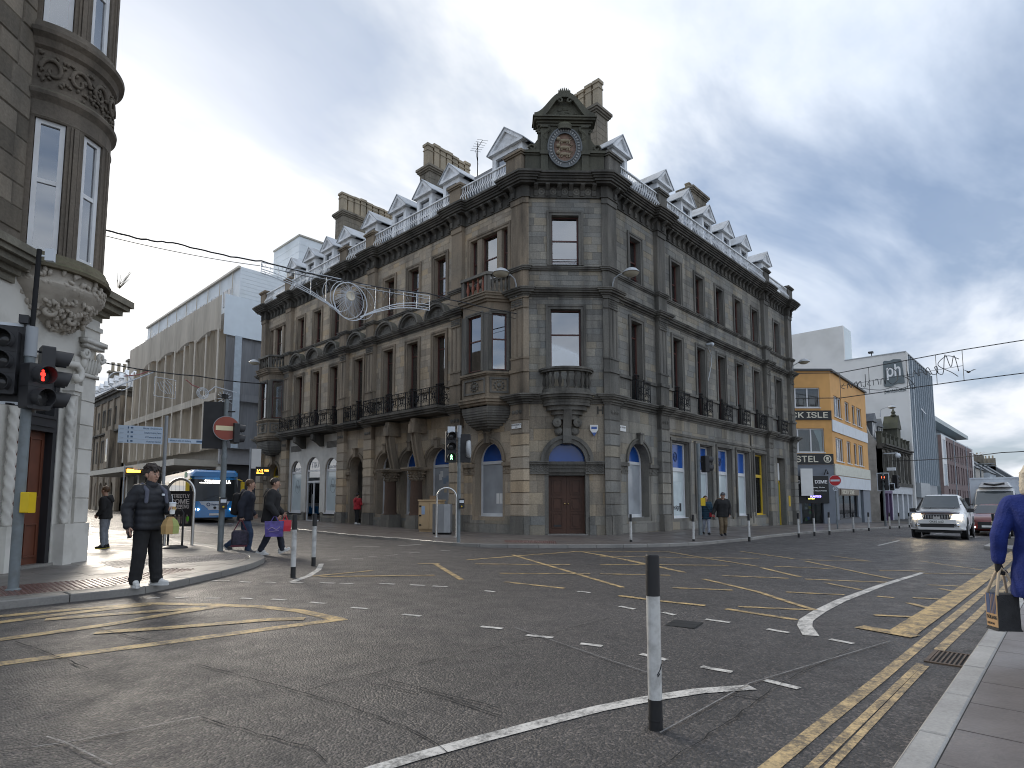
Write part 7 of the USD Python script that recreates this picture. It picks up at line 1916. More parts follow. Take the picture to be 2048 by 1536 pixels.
def bollard(name, label, x, y, h, group='striped bollards round the crossing'):
 z = float(gz(x, y)); t = Thing(name, label, 'bollard', (x, y, z), 0.0, group)
 r = 0.044
 t.part('foot', MB().lathe([(r * 1.08, -0.02), (r * 1.08, 0.0), (r, 0.012), (r, 0.17 * h), (0, 0.17 * h)], n=16).lathe([(r * 1.04, 0.05 * h), (r * 1.07, 0.055 * h), (r * 1.04, 0.062 * h)], n=16), m_bb, 40)
 t.part('post', MB().lathe([(r * 0.985, 0.165 * h), (r * 0.985, 0.765 * h)], n=16), m_bw, 40)
 t.part('cap', MB().lathe([(0, 0.76 * h), (r, 0.76 * h), (r, h - 0.01), (r * 0.9, h), (0, h)], n=16), m_bb, 40)
 return t


b0 = bollard('bollard', 'large foreground bollard, black topped with scuffed white shaft, alone in the road', 3.39, 1.98, 1.07, None)
b0.part('scuff', MB().tube([(-0.028, -0.0345, 0.335), (-0.005, -0.0445, 0.37), (0.008, -0.0441, 0.40)], 0.004, 4).tube([(-0.025, -0.0366, 0.325), (-0.01, -0.0433, 0.345)], 0.004, 4), m_bb)
bollard('bollard', 'bollard nearer the coffee carrying man, left of the pair by the curved white line', 5.05, 10.09, 1.1)
bollard('bollard', 'bollard right of the pair by the curved white line, behind its neighbour', 6.17, 11.46, 1.07)
proto = bollard('bollard', 'first bollard right of the brown corner door, at the kerb', 17.2, 10.83, 1.02)
for x, y, lab in ((19.5, 9.75, 'bollard in front of the couple and the grey signal pole'), (22.36, 8.95, 'bollard before the yellow framed shop window'), (26.42, 8.5, 'bollard just past the corner building, left of the short one'), (28.13, 8.4, 'short bollard before the hostel shop door, second along the side street'), (29.6, 8.2, 'bollard before the grey shop corner of the hostel'), (34.03, 8.3, 'bollard before the hostel shop window, right of the no entry sign'), (37.57, 8.4, 'bollard before the right end of the orange hostel'), (43.43, 8.55, 'bollard before the purple shop front'), (45.6, 8.45, 'bollard just right of the far red traffic light'), (49.4, 8.55, 'bollard before the white shop front left of the pickup'),
                  (26.95, 2.16, 'nearest bollard on the right hand traffic island beside the blue coat'), (29.15, 2.09, 'middle bollard on the right hand traffic island'), (31.2, 2.02, 'farthest bollard on the right hand traffic island')):
 copy_of(proto, 'bollard', (x, y, float(gz(x, y)) + (0.1 if y < 3 else 0)), 0.0, lab, 'bollard', 'striped bollards round the crossing')


def head(t, pos, az, n, lit=None, mlit=None, board=False, size=1.0, hood=0.24, ped=False, backboard=None):
 """A signal head at pos (thing's frame), facing azimuth az; lamps from the top."""
 F = np.eye(4); F[:3, 0] = [math.sin(-az) * -1 * -1, 0, 0]
 fx = np.array([math.cos(az), math.sin(az), 0]); rx = np.array([-math.sin(az), math.cos(az), 0])   # facing, left
 F = np.eye(4); F[:3, 0] = -(-rx) if False else rx; F[:3, 1] = [0, 0, 1]; F[:3, 2] = fx; F[:3, 3] = pos
 s = size; w, hh, dp = 0.32 * s, 0.31 * s, 0.16 * s
 hgt = n * hh
 mb = MB(F)
 rr = shapely.box(-w / 2, -hgt / 2, w / 2, hgt / 2).buffer(-0.03).buffer(0.03, quad_segs=3)
 mb.prism(rr, -dp, 0)
 for k in range(1, n):
  mb.box(-w / 2 - 0.004, w / 2 + 0.004, hgt / 2 - k * hh - 0.006, hgt / 2 - k * hh + 0.006, -dp, 0.006)
 hp = t.part('signal_housing', mb, m_sig)
 if backboard:
  bw_, bh_ = backboard; mb = MB(F).box(-bw_ / 2, bw_ / 2, -bh_ / 2, bh_ / 2, -dp - 0.03, -dp - 0.005); part(hp, 'backing_board', mb, m_sig)
  e = 0.045; mb = MB(F)
  for a, b, c, d in ((-bw_ / 2, bw_ / 2, bh_ / 2 - e, bh_ / 2), (-bw_ / 2, bw_ / 2, -bh_ / 2, -bh_ / 2 + e), (-bw_ / 2, -bw_ / 2 + e, -bh_ / 2 + e, bh_ / 2 - e), (bw_ / 2 - e, bw_ / 2, -bh_ / 2 + e, bh_ / 2 - e)):
   mb.box(a, b, c, d, -dp - 0.005, -dp)
  part(hp, 'board_border', mb, m_board)
 for k in range(n):
  zc = hgt / 2 - (k + 0.5) * hh; r = 0.105 * s
  L_ = F @ np.array([[1, 0, 0, 0], [0, 1, 0, zc], [0, 0, 1, 0], [0, 0, 0, 1.0]])
  part(hp, 'lens', MB(L_).lathe([(r, 0.0), (r, 0.01), (r * 0.6, 0.03), (0, 0.036)], n=16), (mlit if lit == k and not ped else m_lensoff), True)
  if lit == k and ped:      # a standing or walking figure
   mb = MB(L_); mb.sphere((0, 0.065 * s, 0.035), 0.017 * s, 5); mb.tube([(0, 0.045 * s, 0.035), (0, -0.01 * s, 0.036)], 0.022 * s, 6)
   sp_ = 0.012 if mlit is m_redlit else 0.032
   mb.tube([(0, -0.01 * s, 0.036), (-sp_ * s, -0.075 * s, 0.036)], 0.012 * s, 5); mb.tube([(0, -0.01 * s, 0.036), (sp_ * s, -0.075 * s, 0.036)], 0.012 * s, 5)
   mb.tube([(-0.02 * s, 0.04 * s, 0.036), (-0.03 * s, 0.0, 0.036)], 0.009 * s, 5); mb.tube([(0.02 * s, 0.04 * s, 0.036), (0.03 * s, 0.0, 0.036)], 0.009 * s, 5)
   part(hp, 'signal_figure', mb, mlit, True)
  a0, a1 = math.radians(-52), math.radians(232)
  mb = MB(L_); t_ = np.linspace(a0, a1, 18); ro, ri = 0.13 * s, 0.122 * s
  ring_ = lambda rr, z: [[rr * math.cos(a), rr * math.sin(a), z * (0.84 + 0.16 * math.sin(a) if z > 0.02 else 1)] for a in t_]
  v = np.array(ring_(ro, 0.0) + ring_(ro * 0.97, hood * s) + ring_(ri * 0.97, hood * s) + ring_(ri, 0.0)); m_ = len(t_)
  mb.add(v, np.array([[q * m_ + i, q * m_ + i + 1, (q + 1) * m_ + i + 1, (q + 1) * m_ + i] for q in range(3) for i in range(m_ - 1)]))
  part(hp, 'visor', mb, m_hood, 50)
 return hp


def push_box(t, pos, az, m=m_sig):
 F = np.eye(4); F[:3, 0] = [-math.sin(az), math.cos(az), 0]; F[:3, 1] = [0, 0, 1]; F[:3, 2] = [math.cos(az), math.sin(az), 0]; F[:3, 3] = pos
 p = t.part('push_button_box', MB(F).prism(shapely.box(-0.09, -0.16, 0.09, 0.16).buffer(-0.02).buffer(0.02), 0, 0.12), m)
 if m is m_sig:
  part(p, 'button_panel', MB(F).box(-0.07, 0.07, 0.02, 0.11, 0.12, 0.125), m_board); part(p, 'push_button', MB(F).lathe([(0.025, 0.12), (0.025, 0.135), (0, 0.14)], n=10, T=np.array([[1, 0, 0, 0], [0, 1, 0, -0.09], [0, 0, 1, 0], [0, 0, 0, 1.0]])), m_ylw)


def toward_camera(x, y, turn=0.0):
 return math.atan2(-y, -x) + math.radians(turn)


RV = np.array([math.sin(YAW), -math.cos(YAW), 0]); FV = np.array([math.cos(YAW), math.sin(YAW), 0])      # directions across and along the street
# near left signal pole
x, y = 1.32, 10.76; azc = toward_camera(x, y)
t = Thing('traffic_signal', 'near left signal pole with red man lit, white edged head and yellow box', 'traffic light', (x, y, PAVE + float(gz(x, y))), 0.0, sc=0.908)
VD = np.array([x, y, 0]) / math.hypot(x, y); VP = np.array([VD[1], -VD[0], 0])     # along and across the sight line to the pole
t.part('pole', MB().tube([(0, 0, -0.05), (0, 0, 3.95)], 0.07, 16).lathe([(0.1, 0), (0.1, 0.01), (0.075, 0.03)], n=16), m_pole, 40)
t.part('pole_sleeve', MB().tube([(0, 0, 3.62), (0, 0, 4.1)], 0.082, 14), m_alu, 40)
t.part('mast', MB().tube([(0.0, 0.0, 4.05), (0.02, 0.0, 5.38)], 0.036, 10), m_ironb, 40)
hp = head(t, tuple(-0.33 * VP - 0.1 * VD + [0, 0, 3.49]), azc + math.radians(-14), 3, backboard=(0.56, 1.29), hood=0.17, size=1.08)
head(t, tuple(0.15 * VP - 0.2 * VD + [0, 0, 3.13]), azc + math.radians(36), 2, 0, m_redlit, ped=True, hood=0.16, size=1.14)
head(t, tuple(0.30 * VP + 0.25 * VD + [0, 0, 3.34]), azc + math.radians(97), 3, hood=0.24, size=1.1)
for z in (2.85, 3.5, 3.75):
 t.part('bracket', MB().tube([tuple(-0.25 * VP + [0, 0, z]), tuple(0.2 * VP + 0.2 * VD + [0, 0, z])], 0.018, 6), m_sig)
push_box(t, tuple(0.05 * VP - 0.05 * VD + [0, 0, 1.33]), azc + math.radians(60), m_ylw)
t.part('camera', MB().cbox(tuple(-0.1 * VP + [0, 0, 4.2]), (0.13, 0.12, 0.13), YAW + 0.5).tube([tuple(-0.09 * VP + [0, 0, 4.15]), tuple(-0.07 * VP + [0, 0, 3.75])], 0.018, 6), m_sig)
t.part('mast_antenna', MB().cbox(tuple(0.16 * VP + [0, 0, 5.32]), (0.08, 0.12, 0.2), YAW + 0.3).tube([(0.02, 0, 5.28), tuple(0.16 * VP + [0, 0, 5.3])], 0.016, 6), m_board)

# no entry sign and signal pole left of centre
x, y = 5.75, 15.27; azc = toward_camera(x, y)
t = Thing('sign_and_signal_pole', 'grey pole with round no entry sign before a black signal backing board', 'traffic sign', (x, y, PAVE + float(gz(x, y))), sc=0.905)
t.part('pole', MB().tube([(0, 0, -0.05), (0, 0, 2.6)], 0.075, 14).tube([(0, 0, 2.55), (0, 0, 4.15)], 0.062, 14).lathe([(0.09, 2.5), (0.08, 2.62)], n=14), m_pole, 40)
F = np.eye(4); F[:3, 0] = [-math.sin(azc), math.cos(azc), 0]; F[:3, 1] = [0, 0, 1]; F[:3, 2] = [math.cos(azc), math.sin(azc), 0]; F[:3, 3] = tuple(0.03 * RV + [0, 0, 3.33])
disc = lambda r: Polygon([(r * math.cos(a), r * math.sin(a)) for a in np.linspace(0, 2 * PI, 33)[:-1]])
p = t.part('sign_plate', MB(F).prism(disc(0.335), 0.085, 0.1), m_alu)
part(p, 'sign_face', MB(F).prism(disc(0.32), 0.1, 0.104), m_red); part(p, 'sign_bar', MB(F).box(-0.26, 0.26, -0.062, 0.062, 0.104, 0.107), mat('sign_cream_bar', (0.75, 0.66, 0.42), 0.5))
hp = head(t, tuple(-0.33 * RV + 0.12 * FV + [0, 0, 3.42]), azc + math.radians(168), 3, backboard=(0.56, 1.3))
head(t, tuple(0.3 * RV + 0.1 * FV + [0, 0, 3.2]), azc + math.radians(110), 2, hood=0.22, size=0.9)
for z in (3.0, 3.8):
 t.part('bracket', MB().tube([tuple(-0.3 * RV + [0, 0, z]), tuple(0.25 * RV + [0, 0, z])], 0.02, 6), m_sig)
push_box(t, tuple(0.05 * RV - 0.08 * FV + [0, 0, 1.28]), azc + math.radians(10))
t.part('camera', MB().cbox(tuple(-0.05 * RV + [0, 0, 4.22]), (0.16, 0.12, 0.12), YAW), m_sig)

# signal beside the hoop at the corner building
x, y = 12.28, 13.9; azc = toward_camera(x, y); z0 = PAVE
t = Thing('traffic_signal', 'signal pole with lit green man before the arched windows, beside the steel hoop', 'traffic light', (x, y, PAVE + float(gz(x, y))), sc=0.955)
t.part('pole', MB().tube([(0, 0, -0.05), (0, 0, 3.75)], 0.06, 14), m_pole, 40); t.part('pole_top', MB().tube([(0, 0, 3.4), (0, 0, 3.8)], 0.072, 12), m_alu, 40)
hp = head(t, tuple(-0.25 * RV - 0.05 * FV + [0, 0, 3.1]), azc + math.radians(12), 3, 2, m_grnlit, ped=True, hood=0.16, size=1.1)
head(t, tuple(0.22 * RV + 0.1 * FV + [0, 0, 3.05]), azc + math.radians(170), 3, hood=0.2)
part(hp, 'white_arrow_sign', MB().cbox(tuple(-0.25 * RV - 0.08 * FV + [0, 0, 3.66]), (0.24, 0.03, 0.2), YAW - PI / 2), m_board)
t.part('dish', MB().lathe([(0, -0.03), (0.26, -0.02), (0.3, 0.04), (0.3, 0.1), (0.26, 0.12), (0, 0.12)], n=18, T=np.array([[FV[0], 0, RV[0], 0.26 * RV[0]], [FV[1], 0, RV[1], 0.26 * RV[1]], [0, 1, 0, 3.02], [0, 0, 0, 1.0]])), mat('dish_grey', (0.4, 0.42, 0.43), 0.5), True)
push_box(t, tuple(0.1 * RV - 0.03 * FV + [0, 0, 1.25]), azc)

# signal pole in front of the couple
x, y = 23.02, 11.2; azc = toward_camera(x, y)
t = Thing('traffic_signal', 'grey signal pole beside the walking couple, black head turned away, yellow box', 'traffic light', (x, y, float(gz(x, y)) + PAVE))
t.part('pole', MB().tube([(0, 0, -0.05), (0, 0, 3.75)], 0.075, 12), m_pole, 40)
head(t, tuple(0.35 * RV + [0, 0, 2.9]), azc + math.radians(120), 2, hood=0.24, size=1.1)
t.part('bracket', MB().tube([(0, 0, 3.0), tuple(0.35 * RV + [0, 0, 3.0])], 0.025, 6), m_sig)
push_box(t, tuple(0.14 * RV + [0, 0, 1.35]), azc, m_ylw)

# far signal with red lamp, right-hand street
x, y = 47.0, 9.5; azc = toward_camera(x, y)
t = Thing('traffic_signal', 'distant white bordered signal with red lamp lit, left of the pickup', 'traffic light', (x, y, float(gz(x, y)) + PAVE))
t.part('pole', MB().tube([(0, 0, 0), (0, 0, 3.6)], 0.07, 8), m_pole)
head(t, (0, 0, 3.0), azc, 3, 0, m_redlamp, backboard=(0.72, 1.25))
head(t, tuple(0.5 * RV + [0, 0, 2.65]), azc, 1, backboard=(0.5, 0.5)); head(t, tuple(0.95 * RV + 0.1 * FV + [0, 0, 3.0]), azc + 2.6, 3)
# no entry sign across the side street
x, y = 35.6, 9.45; azc = toward_camera(x, y); azc -= 0.15
t = Thing('no_entry_sign', 'small red no entry disc on thin pole before the hostel shop corner', 'traffic sign', (x, y, float(gz(x, y)) + PAVE))
t.part('pole', MB().tube([(0, 0, 0), (0, 0, 2.95)], 0.035, 8), m_pole)
F = np.eye(4); F[:3, 0] = [-math.sin(azc), math.cos(azc), 0]; F[:3, 1] = [0, 0, 1]; F[:3, 2] = [math.cos(azc), math.sin(azc), 0]; F[:3, 3] = (0, 0, 2.62)
p = t.part('sign_plate', MB(F).prism(disc(0.3), 0.04, 0.06), m_board); part(p, 'sign_face', MB(F).prism(disc(0.28), 0.06, 0.064), mat('sign_red_bright', (0.5, 0.03, 0.035), 0.4)); part(p, 'sign_bar', MB(F).box(-0.22, 0.22, -0.05, 0.05, 0.064, 0.067), m_board)
F2 = F.copy(); F2[2, 3] = 2.18
p = t.part('speed_sign', MB(F2).prism(disc(0.13), 0.04, 0.055), m_board); part(p, 'lettering', MB(F2).text('20', 0.11, 0, -0.05, 0.055, center=True), m_ink)

# steel hoops, cabinets
m_arc = lambda w, h, n=12: [(-w / 2, 0, 0)] + [(w / 2 * -math.cos(a), 0, h - w / 2 + w / 2 * math.sin(a)) for a in np.linspace(0, PI, n)] + [(w / 2, 0, 0)]
t = Thing('cycle_hoop', 'tall stainless steel hoop before the steel cabinet and signal pole', 'hoop barrier', (14.17, 16.7, PAVE + float(gz(14.17, 16.7))), math.atan2(-0.75, 0.66))
t.part('hoop', MB().tube(m_arc(0.72, 1.78, 14), 0.035, 10), m_steel, 40); t.part('foot_plate', MB().box(-0.45, -0.27, -0.08, 0.08, 0, 0.012).box(0.27, 0.45, -0.08, 0.08, 0, 0.012), m_steel)
t = Thing('utility_cabinet', 'beige metal utility cabinet with double doors below the arched windows', 'cabinet', (16.3, 20.2, PAVE + float(gz(16.3, 20.2))), math.radians(-62))
t.part('body', MB().box(-0.5, 0.5, -0.25, 0.25, 0.1, 1.32).box(-0.53, 0.53, -0.28, 0.28, 1.32, 1.38).box(-0.47, 0.47, -0.22, 0.22, 0, 0.1), mat('cabinet_beige', (0.46, 0.33, 0.19), 0.5, 0.08))
for sx in (-1, 1):
 d_ = t.part('door', MB().box(*sorted((sx * 0.01, sx * 0.46)), -0.268, -0.25, 0.14, 1.27), MATS['cabinet_beige'])
 for z in (0.3, 0.7, 1.1):
  part(d_, 'hinge', MB().box(*sorted((sx * 0.36, sx * 0.46)), -0.28, -0.268, z - 0.03, z + 0.03), m_ironb)
t.part('notice', MB().box(-0.35, -0.2, -0.275, -0.268, 0.75, 1.1), mat('notice_blue', (0.3, 0.4, 0.55), 0.5))
t.part('top_box', MB().box(-0.05, 0.2, -0.12, 0.1, 1.38, 1.55), mat('box_brown', (0.25, 0.16, 0.09), 0.6))
t = Thing('steel_cabinet', 'brushed steel wedge cabinet behind the tall hoop', 'cabinet', (15.4, 18.4, PAVE + float(gz(15.4, 18.4))), math.radians(-52))
rings = [[(-0.36, -0.2, z), (-0.12, -0.27, z), (0.12, -0.27, z), (0.36, -0.2, z), (0.36, 0.2, z), (-0.36, 0.2, z)] for z in (0.08, 1.2)]
t.part('body', MB().loft(rings), mat('brushed_steel', (0.3, 0.31, 0.32), 0.42, 0.1, 3.0, metal=0.9)); t.part('plinth', MB().box(-0.34, 0.34, -0.2, 0.18, 0, 0.08), m_ironb)
# bus stop sign with amber display
t = Thing('bus_stop', 'bus stop pole with white flag and lit amber departures display right of the bus', 'bus stop', (13.9, 33.2, float(gz(13.9, 33.2)) + PAVE), 0)
azc = toward_camera(13.9, 33.2)
t.part('pole', MB().tube([(0, 0, 0), (0, 0, 4.1)], 0.05, 8), m_alu)
F = np.eye(4); F[:3, 0] = [-math.sin(azc), math.cos(azc), 0]; F[:3, 1] = [0, 0, 1]; F[:3, 2] = [math.cos(azc), math.sin(azc), 0]
t.part('flag', MB(F).box(0.06, 0.55, 2.95, 4.05, -0.02, 0.02), m_paper)
p = t.part('display', MB(F).box(0.3, 1.05, 2.55, 3.05, -0.1, 0.06), m_sig); part(p, 'lettering', fit(fit(MB(F), '1A 3 min', 0.36, 0.98, 2.8, 0.11, 0.06), 'Due', 0.36, 0.7, 2.65, 0.09, 0.06), m_amber)
t = Thing('bus_stop', 'far bus stop pole with small amber display under the canopy', 'bus stop', (14.9, 62.5, 0.55), 0)
t.part('pole', MB().tube([(0, 0, 0), (0, 0, 4.3)], 0.06, 8), m_alu); t.part('display', MB().cbox((0.75, 0.1, 3.75), (1.25, 0.15, 0.6), -0.35), m_sig); t.part('display_text', MB().cbox((0.72, 0.0, 3.75), (1.05, 0.05, 0.32), -0.35), m_amber)

# left island: finger post, poster hoop, black stand
x, y = 5.4, 18.64; azc = toward_camera(x, y); z0 = float(gz(x, y)) + PAVE
t = Thing('finger_post', 'grey pedestrian finger post with pale blue direction boards behind the man', 'signpost', (x, y, z0), sc=0.91)
t.part('pole', MB().tube([(0, 0, 0), (0, 0, 4.0)], 0.05, 10), m_alu, 40)
F = np.eye(4); F[:3, 0] = [-math.sin(azc), math.cos(azc), 0]; F[:3, 1] = [0, 0, 1]; F[:3, 2] = [math.cos(azc), math.sin(azc), 0]
m_fing = mat('finger_pale', (0.50, 0.60, 0.72), 0.5, 0.03); m_ftxt = mat('finger_text', (0.06, 0.12, 0.22), 0.5)
for k, s_ in enumerate(('Bus Station', 'Eastgate Shopping Centre', 'Castle', 'Victorian Market')):
 z = 3.5 - 0.135 * k
 p = t.part('finger_board', MB(F).box(-1.24, -0.08, z, z + 0.13, 0.0, 0.025), m_fing); part(p, 'lettering', fit(MB(F), s_, -0.6 + 0.03 * k, -0.12, z + 0.045, 0.045, 0.025, 0.002).box(-1.2, -1.1, z + 0.03, z + 0.036, 0.025, 0.027).box(-1.0, -0.97, z + 0.03, z + 0.1, 0.025, 0.027).box(-0.92, -0.86, z + 0.04, z + 0.09, 0.025, 0.027), m_ftxt)
p = t.part('finger_board', MB(F).box(0.07, 1.2, 3.16, 3.3, 0.0, 0.025), m_fing); part(p, 'lettering', fit(MB(F), 'Museum and Art Gallery', 0.12, 0.7, 3.21, 0.045, 0.025, 0.002).box(0.85, 1.1, 3.2, 3.26, 0.025, 0.027), m_ftxt)
t = Thing('poster_hoop', 'tall steel hoop framing a dark poster on the left pavement', 'poster stand', (5.72, 18.2, float(gz(5.7, 18.2)) + PAVE), math.atan2(-1.0, 0.9), sc=0.91)
t.rz = t.rz
t.part('hoop', MB().tube(m_arc(0.86, 2.02, 14), 0.045, 10), m_steel, 40)
p = t.part('poster', MB().box(-0.36, 0.36, -0.02, 0.02, 0.6, 1.62), mat('poster_dark', (0.015, 0.014, 0.016), 0.5))
Fp = np.array([[1, 0, 0, 0], [0, 0, -1, -0.02], [0, 1, 0, 0], [0, 0, 0, 1.0]])
mbt = MB(Fp); fit(mbt, 'STRICTLY', -0.28, 0.3, 1.44, 0.11, 0.0); fit(mbt, 'COME', -0.29, 0.3, 1.26, 0.14, 0.0); fit(mbt, 'SHOPPING', -0.3, 0.3, 1.12, 0.11, 0.0)
part(p, 'lettering', mbt, mat('poster_silver', (0.5, 0.46, 0.44), 0.5))
mbt = MB(Fp); r2 = random.Random(6)
for k in range(5):
 xx = -0.25 + 0.125 * k; mbt.sphere((xx, 0.9, 0.0), 0.03, 5); mbt.box(xx - 0.045, xx + 0.045, 0.66, 0.87, 0, 0.004)
part(p, 'poster_figures', mbt, mat('poster_figures', (0.2, 0.16, 0.14), 0.6, 0.8, 9.0))
part(p, 'poster_figure', MB(Fp).sphere((0.27, 0.8, 0), 0.06, 5, sc=(0.8, 1.5, 0.2)), mat('poster_green', (0.12, 0.4, 0.03), 0.5))
part(p, 'poster_frame', MB().box(-0.38, -0.36, -0.03, 0.03, 0.58, 1.64).box(0.36, 0.38, -0.03, 0.03, 0.58, 1.64).box(-0.36, 0.36, -0.03, 0.03, 1.62, 1.65).box(-0.36, 0.36, -0.03, 0.03, 0.57, 0.6), m_sig)
t = Thing('black_stand', 'low black tubular stand with rounded base before the poster hoop', 'stand', (5.3, 17.1, PAVE + float(gz(5.3, 17.1))), math.atan2(-0.7, 0.72), sc=0.91)
t.part('frame', MB().tube([(-0.2, 0, 0.02), (-0.2, 0, 1.0), (-0.14, 0, 1.1), (0.14, 0, 1.1), (0.2, 0, 1.0), (0.2, 0, 0.02)], 0.028, 8), m_sig, 40); t.part('base', MB().lathe([(0.34, 0), (0.32, 0.04), (0.2, 0.08), (0, 0.09)], n=16), m_sig, True)
t = Thing('traffic_cone', 'orange and white traffic cone by the far left kerb', 'traffic cone', (5.3, 28.0, float(gz(5.3, 28)) + PAVE)); t.part('cone', MB().lathe([(0.16, 0.04), (0.03, 0.72), (0, 0.72)], n=12), mat('cone_orange', (0.6, 0.1, 0.02), 0.5), True); t.part('base', MB().box(-0.2, 0.2, -0.2, 0.2, 0, 0.04), m_sig); t.part('band', MB().lathe([(0.125, 0.26), (0.085, 0.46)], n=12), m_board)
t = Thing('stone_planter', 'terracotta coloured planter tub beside the cream corner pier', 'planter', (4.75, 27.2, float(gz(4.75, 27.2)) + PAVE)); t.part('tub', MB().lathe([(0.25, 0), (0.38, 0.7), (0.42, 0.72), (0.42, 0.8), (0.34, 0.8), (0.32, 0.7)], n=16), m_copper, 40); t.part('soil', MB().lathe([(0.34, 0.72), (0, 0.74)], n=12), m_joint)

# bracket lamps on the facades
m_lampw = mat('lamp_grey', (0.42, 0.44, 0.46), 0.4, 0.06)
m_lampglass = mat('lamp_bowl', (0.5, 0.46, 0.36), 0.3, 0.05)
def wall_lamp(pos, wall, z_foot, lab):
 t = Thing('bracket_lamp', lab, 'street lamp', tuple(pos), 0.0, 'bracket lamps on the facades')
 p, w = np.zeros(3), np.array(wall) - np.array(pos); u = w.copy(); u[2] = 0; ln = np.linalg.norm(u); u /= ln
 t.part('arm', MB().tube([tuple(u * 0.3 + [0, 0, 0.02]), tuple(u * 0.55 + [0, 0, 0.05]), tuple(u * (ln - 0.12) + [0, 0, -0.05]), tuple(u * (ln - 0.03) + [0, 0, -0.25]), tuple(u * (ln - 0.02) + [0, 0, -0.75])], 0.028, 7), m_lampw, 40)
 t.part('wall_plate', MB().tube([tuple(u * (ln - 0.01) + [0, 0, -0.4]), tuple(u * (ln - 0.01) + [0, 0, -0.8])], 0.05, 7), m_lampw)
 t.part('dish', MB().lathe([(0.0, 0.2), (0.1, 0.19), (0.24, 0.12), (0.35, 0.0), (0.37, -0.03), (0.34, -0.03), (0.3, 0.0)], n=20), m_lampw, 50)
 t.part('bowl', MB().lathe([(0.33, -0.02), (0.28, -0.09), (0.15, -0.15), (0, -0.17)], n=18), m_lampglass, True)
wall_lamp((16.77, 16.5, 10.75), (17.66, 16.45, 10.75), 0, 'bracket lamp in front of the small terracotta potted balcony')
wall_lamp((20.5, 12.68, 10.8), (20.45, 13.58, 10.8), 0, 'bracket lamp on the right street front nearest the splayed corner')
wall_lamp((16.6, 39.6, 10.8), (17.66, 40.6, 10.8), 0, 'bracket lamp at the left end of the corner building by the netting')
wall_lamp((41.6, 12.6, 10.75), (42.2, 13.58, 10.75), 0, 'bracket lamp at the right end of the corner building above the orange hostel')
wall_lamp((66.6, 12.4, 10.6), (67.1, 13.5, 10.6), 0, 'bracket lamp on the chimney side of the mossy stone building')
# street lamp columns far right
for x, y, h, lab in ((98.0, 9.4, 6.6, 'tall grey lamp column before the pink brick block'), (125.0, 11.2, 7.6, 'far lamp column with long arm over the right street')):
 t = Thing('street_lamp', lab, 'street lamp', (x, y, float(gz(x, y)))); t.part('column', MB().tube([(0, 0, 0), (0, 0, h), (0, -0.4, h + 0.25), (0, -1.6, h + 0.3)], 0.09, 6), m_pole); t.part('lantern', MB().box(-0.12, 0.12, -2.1, -1.5, h + 0.24, h + 0.36), m_alu)
# cameras on the mossy building
t = Thing('security_camera', 'white security cameras on a bracket below the mossy parapet', 'camera', (67.6, 13.1, 6.0)); t.part('bracket', MB().tube([(0, 0.4, 0.2), (0, -0.8, 0.2)], 0.05, 5), m_board); t.part('dome', MB().sphere((0, -0.8, -0.05), 0.25, 6), m_board, True); t.part('box', MB().box(-0.5, -0.2, -0.6, 0.1, -1.5, -1.2), m_board)
t = Thing('security_camera', 'small white camera under the upper string course with trailing cable, right street front', 'camera', (PRc[0] + 9.5, Y0 - 0.1, 9.75)); t.part('body', MB().sphere((0, 0, 0), 0.1, 6).box(-0.05, 0.05, 0, 0.3, 0.0, 0.1), m_board); t.part('cable', MB().tube([(0.1, 0.3, -0.1), (0.6, 0.32, -0.5), (0.5, 0.32, -1.0), (0.1, 0.33, -1.9)], 0.015, 4), m_board)

# ------------------------------------------------------------------ cables and festive lights over the streets
m_cable = mat('cable_black', (0.02, 0.02, 0.022), 0.6)
m_tube = mat('motif_white', (0.62, 0.66, 0.70), 0.4, 0.05)
m_lite = mat('motif_wire', (0.45, 0.48, 0.52), 0.4, 0.1)
def cable(name, lab, pts, r, sag=0.0, wob=0.0, grp='cables over the streets'):
 p = np.array(pts, float); q = []
 for a, b in zip(p[:-1], p[1:]):
  for u in np.linspace(0, 1, 14)[:-1]:
   q.append(a + (b - a) * u - [0, 0, sag * 4 * u * (1 - u)])
 q.append(p[-1]); rr = random.Random(3)
 q = [x + [0, 0, rr.uniform(-wob, wob)] for x in q]
 tag = solo(name, MB().tube(q, r, 5), m_cable, lab, 'cable', grp)
PYM = 16.25
W_ = lambda px, z: (px, PYM, z)
cable('overhead_cable', 'thick black cable from the bowed building carrying the wheel motif', [(3.0, 15.2, 7.4), (4.73, PYM, 7.98), (6.9, PYM, 8.17), (9.7, PYM, 8.37), (12.8, PYM, 8.78), (17.55, 16.35, 9.2)], 0.022, 0.05, 0.015)
cable('overhead_cable', 'thin second wire just below the thick cable above the wheel motif', [(3.0, 15.3, 7.3), (6.9, PYM + 0.05, 8.05), (12.8, PYM + 0.05, 8.6), (17.55, 16.4, 9.0)], 0.01, 0.06)
